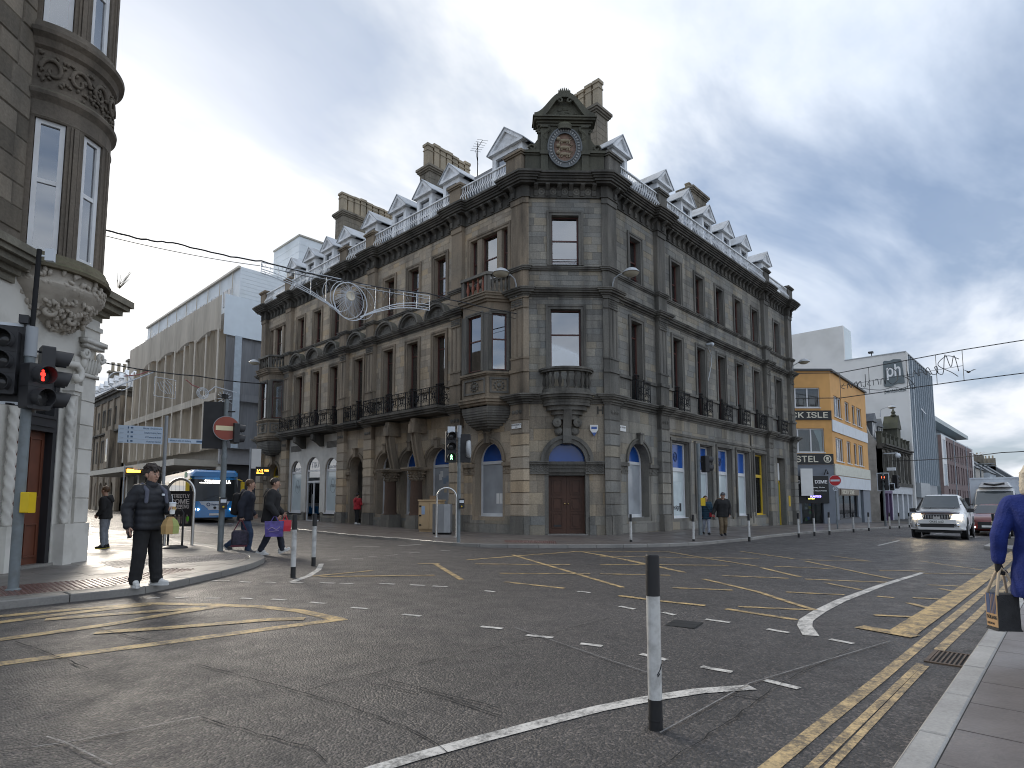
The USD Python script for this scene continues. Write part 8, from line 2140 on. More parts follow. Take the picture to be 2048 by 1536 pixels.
# wheel and wings motif
t = Thing('festive_wheel_motif', 'white wire festive spoked wheel between two curved wings, hung over the left street', 'festive light', (9.7, PYM, 7.6))
C_ = np.array([11.35, PYM, 8.02])
def seg(pts, r=0.022, nm='motif_tube', m=m_tube):
 t.w(nm, MB().tube([(x, PYM + d, z) for x, z, *e in pts for d in [e[0] if e else 0]], r * 0.62, 5), m)
cx_, cz_, R_ = 9.75, 7.72, 0.6
circ = lambda x, z, rx, rz, n=28: [(x + rx * math.cos(a), z + rz * math.sin(a)) for a in np.linspace(0, 2 * PI, n)]
seg(circ(cx_, cz_, R_, R_), 0.028); seg(circ(cx_ - 0.12, cz_ + 0.03, R_ * 0.98, R_ * 0.98), 0.016); seg(circ(cx_ + 0.35, cz_ + 0.05, R_ * 0.9, R_ * 0.9), 0.014, m=m_lite); seg(circ(cx_ - 0.45, cz_ + 0.1, R_ * 0.85, R_ * 0.85), 0.014, m=m_lite)
r2 = random.Random(4); mb = MB()
for k in range(70):
 a = 2 * PI * k / 70 + r2.uniform(-.03, .03); r0, r1 = 0.16, R_ * r2.uniform(0.75, 0.97)
 mb.tube([(cx_ + r0 * math.cos(a), PYM, cz_ + 0.18 + r0 * math.sin(a)), (cx_ + r1 * math.cos(a), PYM + 0.02, cz_ + r1 * math.sin(a))], 0.0055, 3, False)
t.part('spokes', mb, m_lite, world=True, kind='stuff')
t.w('hub', MB().lathe([(0.14, -0.02), (0.16, 0.0), (0.14, 0.02), (0.1, 0.0), (0.14, -0.02)], n=14, T=np.array([[1, 0, 0, cx_], [0, 0, 1, PYM], [0, 1, 0, cz_ + 0.18], [0, 0, 0, 1.0]])).lathe([(0.11, 0), (0, 0.01)], n=12, T=np.array([[1, 0, 0, cx_], [0, 0, 1, PYM], [0, 1, 0, cz_ + 0.18], [0, 0, 0, 1.0]])), mat('hub_gold', (0.55, 0.5, 0.4), 0.4))
def wing(x0, x1, zt0, zt1, zb0, zb1, bend, up):
 for k, (f, rr) in enumerate(((0.0, 0.026), (0.2, 0.016), (0.42, 0.022))):
  seg([(x0 + (x1 - x0) * u, zb0 + (zb1 - zb0) * u + bend * math.sin(u * PI * 0.9) * 0.5 + f * (zt0 + (zt1 - zt0) * u - zb0 - (zb1 - zb0) * u) * (u if up else 1) * 0.8) for u in np.linspace(0, 1, 12)], rr)
 seg([(x0, zt0), (x1, zt1)], 0.022); seg([(x0, zt0 - 0.1), (x1, zt1 - 0.12)], 0.014)
 for u in np.linspace(0.2, 1, 5):
  x = x0 + (x1 - x0) * u; seg([(x, zt0 + (zt1 - zt0) * u), (x, zb0 + (zb1 - zb0) * u + bend * math.sin(u * PI * 0.9) * 0.5)], 0.016)
 mb = MB()
 for k in range(60):
  u = r2.random(); x = x0 + (x1 - x0) * u; a = zt0 + (zt1 - zt0) * u; b = zb0 + (zb1 - zb0) * u + bend * math.sin(u * PI * 0.9) * 0.5; z = b + (a - b) * r2.random()
  mb.tube([(x, PYM, z), (x + 0.02, PYM, z - 0.07)], 0.007, 3, False)
 t.part('icicles', mb, m_lite, world=True, kind='stuff')
wing(cx_ + 0.35, 12.9, 8.38, 8.72, 7.3, 8.12, 0.45, True)
wing(cx_ - 0.35, 6.9, 8.36, 8.14, 7.3, 7.8, 0.25, True)
# far left motif and cable
PY2 = 38.0
cable('overhead_cable', 'black cable across the far left street carrying small ribbon motifs', [(7.7, PY2, 9.0), (12.6, PY2, 9.0), (17.5, 38.5, 9.3)], 0.035, 0.1)
t = Thing('festive_ribbon_motif', 'small white wire ribbons, rings and square hanging before the netted store', 'festive light', (12, PY2, 8.0))
def seg2(pts, r=0.03, m=m_tube):
 t.w('motif_tube', MB().tube([(x, PY2, z) for x, z in pts], r, 5), m)
for k in range(3):
 seg2(circ(12.9, 8.0, 0.33 - 0.07 * k, 0.33 - 0.07 * k), 0.022)
seg2(circ(8.6, 8.1, 0.55, 0.5), 0.03); seg2([(10.3, 8.6), (10.3, 7.5), (11.4, 7.45), (11.4, 8.55), (10.3, 8.6)], 0.022)
for k in range(5):
 seg2([(10.45 + 0.12 * k, 8.3 + 0.05 * k), (10.6 + 0.16 * k, 7.9 + 0.08 * k), (10.9 + 0.1 * k, 7.7)], 0.016)
seg2([(6.9, 6.9), (8.5, 7.8), (10.2, 8.85)], 0.035)
r2 = random.Random(8)
for k in range(14):
 a = 2 * PI * k / 14; seg2([(14.2 + 0.15 * math.cos(a), 7.8 + 0.15 * math.sin(a)), (14.2 + r2.uniform(.4, .65) * math.cos(a), 7.8 + r2.uniform(.4, .65) * math.sin(a))], 0.02)
seg2([(13.2, 8.1), (13.6, 8.5), (14.2, 8.4), (14.9, 8.3)], 0.03); seg2([(8.8, 8.4), (9.5, 8.6), (10.0, 8.9)], 0.03, mat('motif_red', (0.35, 0.1, 0.1), 0.5)); seg2([(11.9, 8.7), (12.3, 8.4), (12.7, 8.3)], 0.03, MATS['motif_red'])
# script motif over the right street, seen from behind
QXM = 46.0
cable('overhead_cable', 'upper cable carrying the wire script sign over the right street', [(QXM - 3.2, 13.6, 10.3), (QXM, 11.6, 10.55), (QXM, 4.6, 10.95), (QXM, -2.0, 11.1)], 0.03)
cable('overhead_cable', 'lower cable under the wire script sign over the right street', [(QXM - 3.2, 13.6, 8.55), (QXM, 11.6, 8.75), (QXM, 4.6, 9.0), (QXM, -2.0, 9.1)], 0.03)
cable('overhead_cable', 'lowest loose cable crossing the right street above the white van', [(70, 13.3, 5.6), (60, 4.0, 5.3), (58, -2.0, 5.7)], 0.035, 0.15)
t = Thing('wire_script_sign', 'black wire festive greeting in script, seen mirrored from behind, over the right street', 'festive light', (QXM, 8, 8.9))
def seg3(pts, r=0.022, m=m_lite):
 t.w('script_wire', MB().tube([(QXM, yy, z) for yy, z in pts], r, 5), m)
m_blackwire = mat('script_wire', (0.05, 0.055, 0.06), 0.5)
for yy in (4.62, 6.0, 7.6, 9.8, 11.6):
 t.w('frame_bar', MB().tube([(QXM, yy, 8.72 + (11.6 - yy) * 0.035), (QXM, yy, 10.55 + (11.6 - yy) * 0.055)], 0.018, 4), m_blackwire)
t.w('frame_bar', MB().tube([(QXM, 11.6, 9.6), (QXM, 4.62, 9.95)], 0.014, 4), m_blackwire)
from math import cos as _c, sin as _s
def script(path, u0, scale, z0):      # letters as strokes, written right to left because the back is seen
 for st in path:
  seg3([(u0 + 0 + x * scale, z0 + z * scale) for x, z in st], 0.024, m_blackwire)
def sm(pts, n=6):
 p = np.array(pts, float); out = []
 for i in range(len(p) - 1):
  a, b, c, d = p[max(i - 1, 0)], p[i], p[i + 1], p[min(i + 2, len(p) - 1)]
  for u in np.linspace(0, 1, n, endpoint=False):
   out.append(0.5 * ((2 * b) + (-a + c) * u + (2 * a - 5 * b + 4 * c - d) * u * u + (-a + 3 * b - 3 * c + d) * u ** 3))
 out.append(p[-1]); return [tuple(x) for x in out]
MERRY = [[(0, 0.1), (0.15, 0.9), (0.3, 0.35), (0.5, 1.0), (0.62, 0.1), (0.8, 0.1)], [(0.8, 0.1), (0.95, 0.42), (0.85, 0.45), (0.85, 0.15), (1.05, 0.1), (1.2, 0.45), (1.3, 0.4), (1.3, 0.1), (1.5, 0.42), (1.62, 0.4), (1.6, 0.1), (1.8, 0.42)], [(1.8, 0.42), (1.85, 0.12), (2.05, 0.15), (2.1, 0.42), (2.0, -0.4), (1.8, -0.45), (2.0, -0.05), (2.3, 0.2)]]
XMAS = [[(0.5, 0.85), (0.35, 1.0), (0.05, 0.7), (0.05, 0.25), (0.3, 0.05), (0.55, 0.3)], [(0.6, 0.9), (0.62, 0.1), (0.7, 0.4), (0.82, 0.38), (0.85, 0.1)], [(0.95, 0.1), (1.0, 0.42), (1.12, 0.4)], [(1.2, 0.1), (1.22, 0.42)], [(1.35, 0.12), (1.5, 0.2), (1.38, 0.42)], [(1.6, 0.8), (1.62, 0.1), (1.75, 0.15)], [(1.82, 0.1), (1.85, 0.42), (1.98, 0.3), (2.02, 0.1), (2.06, 0.42), (2.2, 0.3), (2.22, 0.1)], [(2.5, 0.4), (2.32, 0.35), (2.35, 0.12), (2.5, 0.38), (2.55, 0.1)], [(2.7, 0.1), (2.85, 0.2), (2.7, 0.42)]]
script([sm(s_) for s_ in MERRY], 4.85, 1.3, 9.5)
script([sm(s_) for s_ in XMAS], 8.1, 1.2, 9.25)
seg3(sm([(4.8, 10.4), (5.4, 10.7), (5.9, 10.2), (5.2, 9.6), (4.9, 9.3)]), 0.024, m_blackwire); seg3(sm([(7.2, 9.2), (7.9, 8.95), (8.4, 9.1), (9.2, 9.0), (10.4, 9.3)]), 0.02, m_blackwire)
# birds
def bird(pos, lab, s, m, fly):
 t = Thing('bird', lab, 'bird', pos, 0.6)
 t.part('body', MB().sphere((0, 0, 0), 0.1 * s, 6, sc=(2.0, 0.9, 0.8)).sphere((0.2 * s, 0, 0.05 * s), 0.06 * s, 5).tube([(0.25 * s, 0, 0.05 * s), (0.33 * s, 0, 0.03 * s)], [0.02 * s, 0.005 * s], 4).add(np.array([[-0.15 * s, 0.04 * s, 0], [-0.15 * s, -0.04 * s, 0], [-0.4 * s, 0.0, 0.02 * s]]), [[0, 1, 2]]), m, True)
 for sg in (-1, 1):
  w = 0.5 * s if fly else 0.1 * s; v = np.array([[0.12 * s, sg * 0.05 * s, 0.03 * s], [-0.1 * s, sg * 0.05 * s, 0.03 * s], [-0.12 * s, sg * w, (0.2 if fly else 0.02) * s], [0.03 * s, sg * w * 0.7, (0.22 if fly else 0.04) * s]])
  t.part('wing', MB().add(np.vstack([v, v - [0, 0, 0.012 * s]]), [[0, 1, 2, 3], [7, 6, 5, 4], [0, 4, 5, 1], [1, 5, 6, 2], [2, 6, 7, 3], [3, 7, 4, 0]]), m)
bird((QXM, 4.35, 9.5), 'small dark bird flying beside the end of the wire script sign', 0.75, m_black, True)
bird((75.0, 6.9, 6.1), 'white gull flying before the pink brick block', 1.6, m_paper, True)
# ------------------------------------------------------------------ vehicles
m_tyre = mat('tyre', (0.018, 0.018, 0.018), 0.8, 0.2, 9.0)
m_rim = mat('alloy_rim', (0.3, 0.3, 0.31), 0.35, 0.1, metal=0.8)
m_carglass = mat('car_glass', (0.025, 0.03, 0.033), 0.05, 0.1, spec=0.9)
m_chrome = mat('chrome', (0.6, 0.6, 0.6), 0.12, metal=1.0)
m_trimb = mat('black_trim', (0.02, 0.02, 0.021), 0.55, 0.2)
m_head = mat('headlamp_lit', (1, 0.9, 0.75), 0.3, emit=(1.0, 0.8, 0.5), estr=22.0)
m_headb = mat('headlamp_white_lit', (1, 1, 1), 0.3, emit=(0.95, 0.97, 1.0), estr=5.0)
m_lampg = mat('lamp_glass', (0.45, 0.47, 0.5), 0.1, spec=0.8)
m_plate = mat('plate_white', (0.75, 0.75, 0.72), 0.4)
def carpaint(n, c):
 return mat(n, c, 0.3, 0.04, 2.0, coat=0.6, dirt=tuple(np.array(c) * 0.6 + 0.04), dirt_fac=0.4, dirt_scale=2.0)
m_pw = mat('paint_white', (0.76, 0.76, 0.75), 0.3, 0.03, 2.0, coat=0.5); m_pr = carpaint('paint_red', (0.17, 0.03, 0.025)); m_pb = carpaint('paint_blue', (0.008, 0.19, 0.50)); m_pwb = carpaint('paint_busgrey', (0.55, 0.6, 0.66)); m_pk = carpaint('paint_black', (0.02, 0.02, 0.022))


def section_body(prof, w, shoulder=0.12, nose=None):
 """A car body from its side outline: rings across the car at stations along x. prof: (x, z_bottom, z_shoulder, z_top, w_low, w_top)."""
 rings = []
 for x, zb, zs, zt, wl, wt in prof:
  rings.append([(x, -wl * 0.92, zb), (x, -wl, zb + (zs - zb) * 0.35), (x, -wl, zb + (zs - zb) * 0.7), (x, -wl * 0.97, zs), (x, -wt, zt - 0.06), (x, -wt * 0.85, zt), (x, 0, zt + 0.015), (x, wt * 0.85, zt), (x, wt, zt - 0.06), (x, wl * 0.97, zs), (x, wl, zb + (zs - zb) * 0.7), (x, wl, zb + (zs - zb) * 0.35), (x, wl * 0.92, zb)])
 return [np.array(r) for r in rings]


def wheel(t, x, y, r, w, side):
 T = np.array([[1, 0, 0, x], [0, 0, side, y], [0, 1, 0, r], [0, 0, 0, 1.0]])
 p = t.part('wheel', MB().lathe([(r * 0.62, -w / 2), (r * 0.93, -w / 2), (r, -w / 2 + 0.03), (r, w / 2 - 0.03), (r * 0.93, w / 2), (r * 0.62, w / 2)], n=22, T=T), m_tyre, 40)
 mb = MB().lathe([(r * 0.62, w / 2 - 0.01), (r * 0.56, w / 2 - 0.06), (0, w / 2 - 0.08)], n=22, T=T)
 for k in range(6):
  a = k * PI / 3; mb.tube([(0.05 * math.cos(a), 0.05 * math.sin(a), w / 2 - 0.02), (r * 0.58 * math.cos(a), r * 0.58 * math.sin(a), w / 2 - 0.015)], 0.03, 5, T=T)
 part(p, 'rim', mb, m_rim, 40)


# pickup: local x forwards
PX, PY = 29.9, 4.25
t = Thing('pickup_truck', 'white double cab pickup with bright headlights coming out of the right street', 'pickup truck', (PX + 0.3, PY, float(gz(PX + 1.5, PY))), PI + math.radians(2.5), sc=1.05)
W = 0.91
st = [(0.0, 0.45, 0.78, 0.98, 0.70, 0.60), (-0.1, 0.40, 0.86, 1.05, 0.84, 0.70), (-0.3, 0.36, 0.95, 1.09, W, 0.76), (-0.8, 0.34, 1.0, 1.12, W, 0.78), (-1.25, 0.34, 1.02, 1.15, W, 0.78), (-1.45, 0.34, 1.04, 1.16, W, 0.74), (-2.05, 0.34, 1.06, 1.72, W, 0.60), (-2.3, 0.34, 1.06, 1.78, W, 0.60), (-3.3, 0.34, 1.06, 1.76, W, 0.6), (-3.6, 0.36, 1.06, 1.68, W, 0.6), (-3.75, 0.38, 1.06, 1.12, W, 0.8), (-5.1, 0.45, 1.05, 1.1, W * 0.98, 0.8), (-5.2, 0.5, 1.0, 1.06, W * 0.94, 0.78)]
body = t.part('body', MB().loft(section_body(st, W)[::-1]), m_pw, 40)
# glazing as slightly proud panels
mb = MB(); mb.add(np.array([[-1.46, -0.66, 1.20], [-1.46, 0.66, 1.20], [-2.02, 0.56, 1.695], [-2.02, -0.56, 1.695]]) + [0.03, 0, 0.04], [[0, 1, 2, 3]]); t.part('windscreen', mb, mat('windscreen_dark', (0.05, 0.06, 0.065), 0.06, 0.1, spec=1.0))
for s in (-1, 1):
 for x0, x1, a, b in ((-1.75, -2.55, 1.12, 1.64), (-2.63, -3.45, 1.12, 1.64)):
  mb = MB(); xo = 0.32 if x0 > -2 else 0.0
  v = np.array([[x0, s * 0.885, a], [x1, s * 0.885, a], [x1 - (0 if xo else 0.08), s * 0.625, b + 0.03], [x0 - xo, s * 0.625, b + 0.03]]) + [0, s * 0.02, 0]
  mb.add(v, [[0, 1, 2, 3] if s > 0 else [3, 2, 1, 0]]); t.part('side_window', mb, m_carglass)
 t.part('door_line', MB().box(-2.61, -2.585, s * 0.905 - 0.01, s * 0.905 + 0.01, 0.5, 1.05), m_trimb)
 mr = t.part('mirror', MB().loft([[(x, s * (0.98 + dy), 1.12 + dz) for dy, dz in ((-0.1, -0.07), (0.1, -0.06), (0.12, 0.08), (-0.09, 0.1))] for x in (-1.75, -1.6)]).tube([(-1.7, s * 0.85, 1.08), (-1.68, s * 0.95, 1.1)], 0.025, 5), m_trimb)
 # wheel arches, lamps
 for xw in (-0.95, -4.0):
  t.part('wheel_arch', MB().lathe([(0.36, -0.03), (0.47, -0.03), (0.47, 0.03), (0.36, 0.03)], n=20, T=np.array([[1, 0, 0, xw], [0, 0, s, s * 0.90], [0, 1, 0, 0.4], [0, 0, 0, 1.0]])).lathe([(0.4, 0.0), (0, 0.0)], n=20, T=np.array([[1, 0, 0, xw], [0, 0, s, s * 0.905], [0, 1, 0, 0.4], [0, 0, 0, 1.0]])), m_trimb)
  wheel(t, xw, s * 0.80, 0.385, 0.26, s)
 hl = t.part('headlight', MB().loft([[(0.0 + dx, s * 0.47, z) for dx, z in ((0.02, 0.84), (0.0, 0.98), (-0.1, 1.0), (-0.1, 0.84))], [(-0.14 + dx, s * 0.84, z) for dx, z in ((0.03, 0.88), (0.0, 1.0), (-0.14, 1.02), (-0.14, 0.88))]]), m_lampg)
 part(hl, 'bulb', MB().sphere((-0.02, s * 0.64, 0.92), 0.105, 7, sc=(0.6, 1.45, 0.75)), m_head, True)
 t.part('fog_lamp', MB().lathe([(0.0, 0.05), (0.07, 0.04), (0.09, 0.0), (0.09, -0.05)], n=12, T=np.array([[0, 0, 1, 0.0], [1, 0, 0, s * 0.64], [0, 1, 0, 0.56], [0, 0, 0, 1.0]])), m_chrome, True)
gr_ = t.part('grille', MB().loft([[(0.03, -0.44, 0.80), (0.03, 0.44, 0.80), (0.03, 0.40, 0.97), (0.03, -0.40, 0.97)], [(-0.1, -0.44, 0.80), (-0.1, 0.44, 0.80), (-0.1, 0.40, 0.97), (-0.1, -0.40, 0.97)]][::-1]), m_trimb)
for k in range(9):
 yy = -0.36 + 0.09 * k; part(gr_, 'grille_bar', MB().box(0.025, 0.05, yy - 0.012, yy + 0.012, 0.82, 0.95), m_chrome)
part(gr_, 'badge', MB().box(0.04, 0.065, -0.12, 0.12, 0.79, 0.9), m_chrome)
t.part('bonnet_guard', MB().loft([[(0.06, -0.72, 1.0), (0.02, -0.4, 1.07), (0.02, 0.4, 1.07), (0.06, 0.72, 1.0), (0.0, 0.6, 0.98), (0.0, -0.6, 0.98)], [(-0.18, -0.74, 1.06), (-0.2, -0.4, 1.11), (-0.2, 0.4, 1.11), (-0.18, 0.74, 1.06), (-0.18, 0.6, 1.04), (-0.18, -0.6, 1.04)]][::-1]), mat('guard_brown', (0.05, 0.03, 0.025), 0.2))
t.part('bumper', MB().loft([[(0.06, -0.62, 0.62), (0.06, 0.62, 0.62), (0.08, 0.6, 0.78), (0.08, -0.6, 0.78)], [(-0.15, -0.9, 0.62), (-0.15, 0.9, 0.62), (-0.15, 0.88, 0.78), (-0.15, -0.88, 0.78)]][::-1]).loft([[(0.05, -0.6, 0.38), (0.05, 0.6, 0.38), (0.08, 0.66, 0.48), (0.08, -0.66, 0.48)], [(-0.2, -0.9, 0.38), (-0.2, 0.9, 0.38), (-0.2, 0.9, 0.48), (-0.2, -0.9, 0.48)]][::-1]), m_pw)
t.part('lower_grille', MB().box(0.0, 0.045, -0.55, 0.55, 0.48, 0.62), m_trimb)
t.part('underside', MB().box(-5.0, -0.1, -0.75, 0.75, 0.26, 0.42), m_trimb)
pl_ = t.part('number_plate', MB().box(0.075, 0.09, -0.26, 0.26, 0.645, 0.755), m_plate)
part(pl_, 'lettering', fit(MB(np.array([[0, 0, 1, 0.09], [1, 0, 0, 0], [0, 1, 0, 0], [0, 0, 0, 1.0]])), 'GK65 USZ', -0.23, 0.23, 0.665, 0.075, 0.0, 0.003), m_ink)
for s in (-0.35, 0.45):
 t.part('wiper', MB().tube([(-1.42, s, 1.215), (-1.62, s + 0.25, 1.39)], 0.012, 4), m_trimb)
t.part('roof_aerial', MB().tube([(-2.15, 0, 1.78), (-2.25, 0, 1.95)], 0.015, 4), m_trimb)

# dark red hatchback behind
t = Thing('red_car', 'dark red hatchback with lit daytime lamp half hidden behind the white pickup', 'car', (36.9, 3.15, float(gz(37, 3))), PI)
st = [(0.0, 0.35, 0.62, 0.78, 0.62, 0.5), (-0.15, 0.26, 0.72, 0.9, 0.8, 0.66), (-0.5, 0.22, 0.86, 0.98, 0.87, 0.7), (-1.1, 0.22, 0.95, 1.06, 0.88, 0.72), (-1.9, 0.22, 1.0, 1.48, 0.88, 0.56), (-2.6, 0.22, 1.02, 1.54, 0.88, 0.55), (-3.6, 0.22, 1.02, 1.46, 0.88, 0.52), (-4.1, 0.3, 1.0, 1.1, 0.84, 0.6)]
t.part('body', MB().loft(section_body(st, 0.88)[::-1]), m_pr, 40)
t.part('windscreen', MB().add(np.array([[-1.12, -0.66, 1.07], [-1.12, 0.66, 1.07], [-1.86, 0.53, 1.46], [-1.86, -0.53, 1.46]]) + [0.02, 0, 0.025], [[0, 1, 2, 3]]), m_carglass)
for s in (-1, 1):
 t.part('side_window', MB().add(np.array([[-1.35, s * 0.875, 1.05], [-3.4, s * 0.875, 1.06], [-3.3, s * 0.585, 1.44], [-1.95, s * 0.585, 1.44]]) + [0, s * 0.02, 0], [[0, 1, 2, 3] if s > 0 else [3, 2, 1, 0]]), m_carglass)
 for xw in (-0.75, -3.35):
  wheel(t, xw, s * 0.77, 0.31, 0.2, s)
 t.part('headlight', MB().loft([[(-0.02, s * 0.45, 0.66), (-0.05, s * 0.45, 0.8), (-0.25, s * 0.45, 0.85)], [(-0.22, s * 0.8, 0.7), (-0.25, s * 0.8, 0.84), (-0.45, s * 0.8, 0.88)]]), m_lampg)
 t.part('daytime_lamp', MB().box(-0.08, 0.02, *sorted((s * 0.5, s * 0.72)), 0.40, 0.46), m_headb)
 t.part('mirror', MB().sphere((-1.35, s * 0.98, 1.02), 0.11, 6, sc=(0.7, 1.1, 0.8)), m_pk, True)
t.part('grille', MB().box(-0.05, 0.03, -0.4, 0.4, 0.35, 0.68), m_trimb); t.part('number_plate', MB().box(0.03, 0.045, -0.25, 0.25, 0.42, 0.52), m_plate)

# white refrigerated box van
t = Thing('box_van', 'white refrigerated box van with roof cooler queuing behind the red car', 'van', (40.6, 3.2, float(gz(42, 3))), PI + math.radians(1.0))
st = [(0.0, 0.45, 0.85, 1.0, 0.8, 0.7), (-0.15, 0.35, 0.95, 1.18, 0.95, 0.82), (-0.8, 0.3, 1.2, 1.42, 1.0, 0.88), (-1.0, 0.3, 1.3, 1.55, 1.0, 0.86), (-1.7, 0.3, 1.4, 2.35, 1.0, 0.82), (-2.0, 0.3, 1.4, 2.5, 1.0, 0.82), (-2.5, 0.3, 1.4, 2.52, 1.0, 0.82)]
t.part('cab', MB().loft(section_body(st, 1.0)[::-1]), m_pw, 40)
t.part('windscreen', MB().add(np.array([[-0.98, -0.84, 1.54], [-0.98, 0.84, 1.54], [-1.68, 0.78, 2.3], [-1.68, -0.78, 2.3]]) + [0.03, 0, 0.03], [[0, 1, 2, 3]]), mat('windscreen_dark', (0.05, 0.06, 0.065)))
t.part('box_body', MB().box(-7.0, -2.2, -1.12, 1.12, 0.75, 3.1).box(-2.2, -2.16, -1.12, -1.06, 0.8, 3.1).box(-2.2, -2.16, 1.06, 1.12, 0.8, 3.1).box(-2.2, -2.16, -1.06, 1.06, 3.02, 3.1), m_pwb)
t.part('cooler_unit', MB().loft([[(x, yy * k, z) for yy, z in ((-0.75, 2.55), (0.75, 2.55), (0.6, 2.82), (-0.6, 2.82))] for x, k in ((-1.55, 0.9), (-2.2, 1.0))]), m_pw); t.part('cooler_grille', MB().tube([(-1.56, -0.45, 2.74), (-1.54, 0, 2.66), (-1.56, 0.45, 2.74)], 0.06, 6), m_trimb)
t.part('bumper', MB().box(-0.3, 0.08, -0.95, 0.95, 0.35, 0.75), m_trimb); t.part('grille', MB().box(-0.05, 0.03, -0.5, 0.5, 0.8, 1.05), m_trimb)
for s in (-1, 1):
 hl = t.part('headlight', MB().loft([[(0.02, s * 0.55, 0.85), (0.0, s * 0.55, 1.05), (-0.2, s * 0.55, 1.1)], [(-0.1, s * 0.92, 0.9), (-0.15, s * 0.92, 1.12), (-0.4, s * 0.92, 1.16)]]), m_lampg); part(hl, 'bulb', MB().sphere((0.0, s * 0.7, 0.98), 0.09, 6), m_head, True)
 t.part('mirror', MB().box(-1.35, -1.2, *sorted((s * 1.1, s * 1.3)), 1.5, 1.95).tube([(-1.28, s * 0.95, 1.6), (-1.28, s * 1.15, 1.6)], 0.03, 5), m_trimb)
 for xw in (-0.95, -5.2):
  wheel(t, xw, s * 0.88, 0.36, 0.24, s)
 t.part('side_window', MB().add(np.array([[-1.2, s * 0.995, 1.5], [-2.1, s * 0.995, 1.5], [-2.05, s * 0.84, 2.25], [-1.75, s * 0.84, 2.25]]) + [0, s * 0.02, 0], [[0, 1, 2, 3] if s > 0 else [3, 2, 1, 0]]), m_carglass)
# pale car far behind on the right
t = Thing('pale_car', 'pale car farthest back in the queue beside the blue coat', 'car', (52, 1.9, float(gz(52, 2))), PI)
st = [(0.0, 0.35, 0.62, 0.78, 0.62, 0.5), (-0.15, 0.26, 0.72, 0.9, 0.8, 0.66), (-1.1, 0.22, 0.95, 1.06, 0.88, 0.72), (-1.9, 0.22, 1.0, 1.5, 0.88, 0.56), (-3.6, 0.22, 1.02, 1.5, 0.88, 0.52), (-4.1, 0.3, 1.0, 1.1, 0.84, 0.6)]
t.part('body', MB().loft(section_body(st, 0.88)[::-1]), m_pw, 40); t.part('windscreen', MB().add(np.array([[-1.12, -0.66, 1.07], [-1.12, 0.66, 1.07], [-1.86, 0.53, 1.48], [-1.86, -0.53, 1.48]]) + [0.02, 0, 0.025], [[0, 1, 2, 3]]), m_carglass)
for s in (-1, 1):
 for xw in (-0.75, -3.35):
  wheel(t, xw, s * 0.77, 0.31, 0.2, s)

# blue and white single deck bus
bx_, by_ = 12.8, 35.1
t = Thing('bus', 'blue and pale grey single deck bus with lit destination, front towards the crossing', 'bus', (bx_, by_, float(gz(bx_, by_))), math.radians(-99))
H_, Wb = 3.0, 1.24
side = [(0.0, 0.32), (0.06, 0.9), (0.0, 1.15), (-0.1, 2.55), (-0.3, 2.62)]
t.part('body', MB().box(-11.5, -0.35, -Wb, Wb, 0.32, 2.62).box(-11.5, -0.5, -Wb + 0.05, Wb - 0.05, 2.62, 2.92), m_pwb)
n = 13; yy = np.linspace(-Wb, Wb, n); bow = lambda y: 0.13 * (1 - (y / Wb) ** 2) - 0.22 * max(0, (abs(y) - 1.02) / 0.22) ** 2
def front_strip(z0, z1, x0, x1, ys=yy):
 v = [[bow(y) + x0, y, z0] for y in ys] + [[bow(y) + x1, y, z1] for y in ys]; m_ = len(ys)
 return MB().add(np.array(v), [[i, i + 1, m_ + i + 1, m_ + i] for i in range(m_ - 1)])
t.part('front_panel', front_strip(0.3, 1.2, 0.02, -0.02), m_pb)
yc = np.linspace(-0.78, 0.78, 9)
v = [[bow(y) + 0.015, y * 0.62, 0.72] for y in yc] + [[bow(y) - 0.005, y, 1.19] for y in yc]
t.part('front_centre', MB().add(np.array(v), [[i, i + 1, 10 + i, 9 + i] for i in range(8)]), m_pwb)
t.part('windscreen', front_strip(1.2, 2.42, -0.02, -0.2), mat('bus_glass', (0.02, 0.022, 0.024), 0.08, 0.1, spec=0.4))
t.part('front_brow', front_strip(2.42, 2.62, -0.2, -0.22), m_pb)
t.part('roof_front', MB().loft([[(x, y, z) for y, z in ((-Wb * k, 2.58), (-Wb * k, 2.8 - d), (-Wb * 0.85 * k, 2.98 - d), (Wb * 0.85 * k, 2.98 - d), (Wb * k, 2.8 - d), (Wb * k, 2.58))] for x, k, d in ((-0.05, 0.93, 0.14), (-0.25, 0.99, 0.03), (-1.0, 1.0, 0.0), (-2.2, 1.0, 0.0))][::-1]), m_pb, 40)
p = t.part('destination_display', front_strip(2.18, 2.4, -0.145, -0.18, np.linspace(-0.85, 0.85, 7)), m_trimb)
mbt = MB(np.array([[0, 0, 1, 0.0], [1, 0, 0, 0], [0, 1, 0, 0], [0, 0, 0, 1.0]]))
m_led = mat('white_led', (0.9, 0.9, 0.9), 0.5, emit=(1.0, 0.97, 0.9), estr=2.2)
fit(mbt, 'CULLODEN', -0.55, 0.25, 2.31, 0.075, 0.0, 0.003); fit(mbt, 'via Smithton & Balloch', -0.8, 0.4, 2.2, 0.06, 0.0, 0.003); fit(mbt, '1A', 0.5, 0.8, 2.2, 0.17, 0.0, 0.003)
part(p, 'lettering', mbt, m_led)
mbt = MB(np.array([[0, 0, 1, 0.155], [1, 0, 0, 0], [0, 1, 0, 0], [0, 0, 0, 1.0]])); fit(mbt, 'Stagecoach', -0.2, 0.4, 0.98, 0.085, 0.0, 0.003); mbt.lathe([(0.06, 0), (0.08, 0.003), (0.1, 0)], (-0.33, 1.02, 0), 12)
t.part('lettering', mbt, mat('bus_navy', (0.02, 0.04, 0.12), 0.4)); t.part('badge', MB().sphere((0.16, 0, 0.84), 0.07, 6, sc=(0.3, 1.2, 1)), m_trimb)
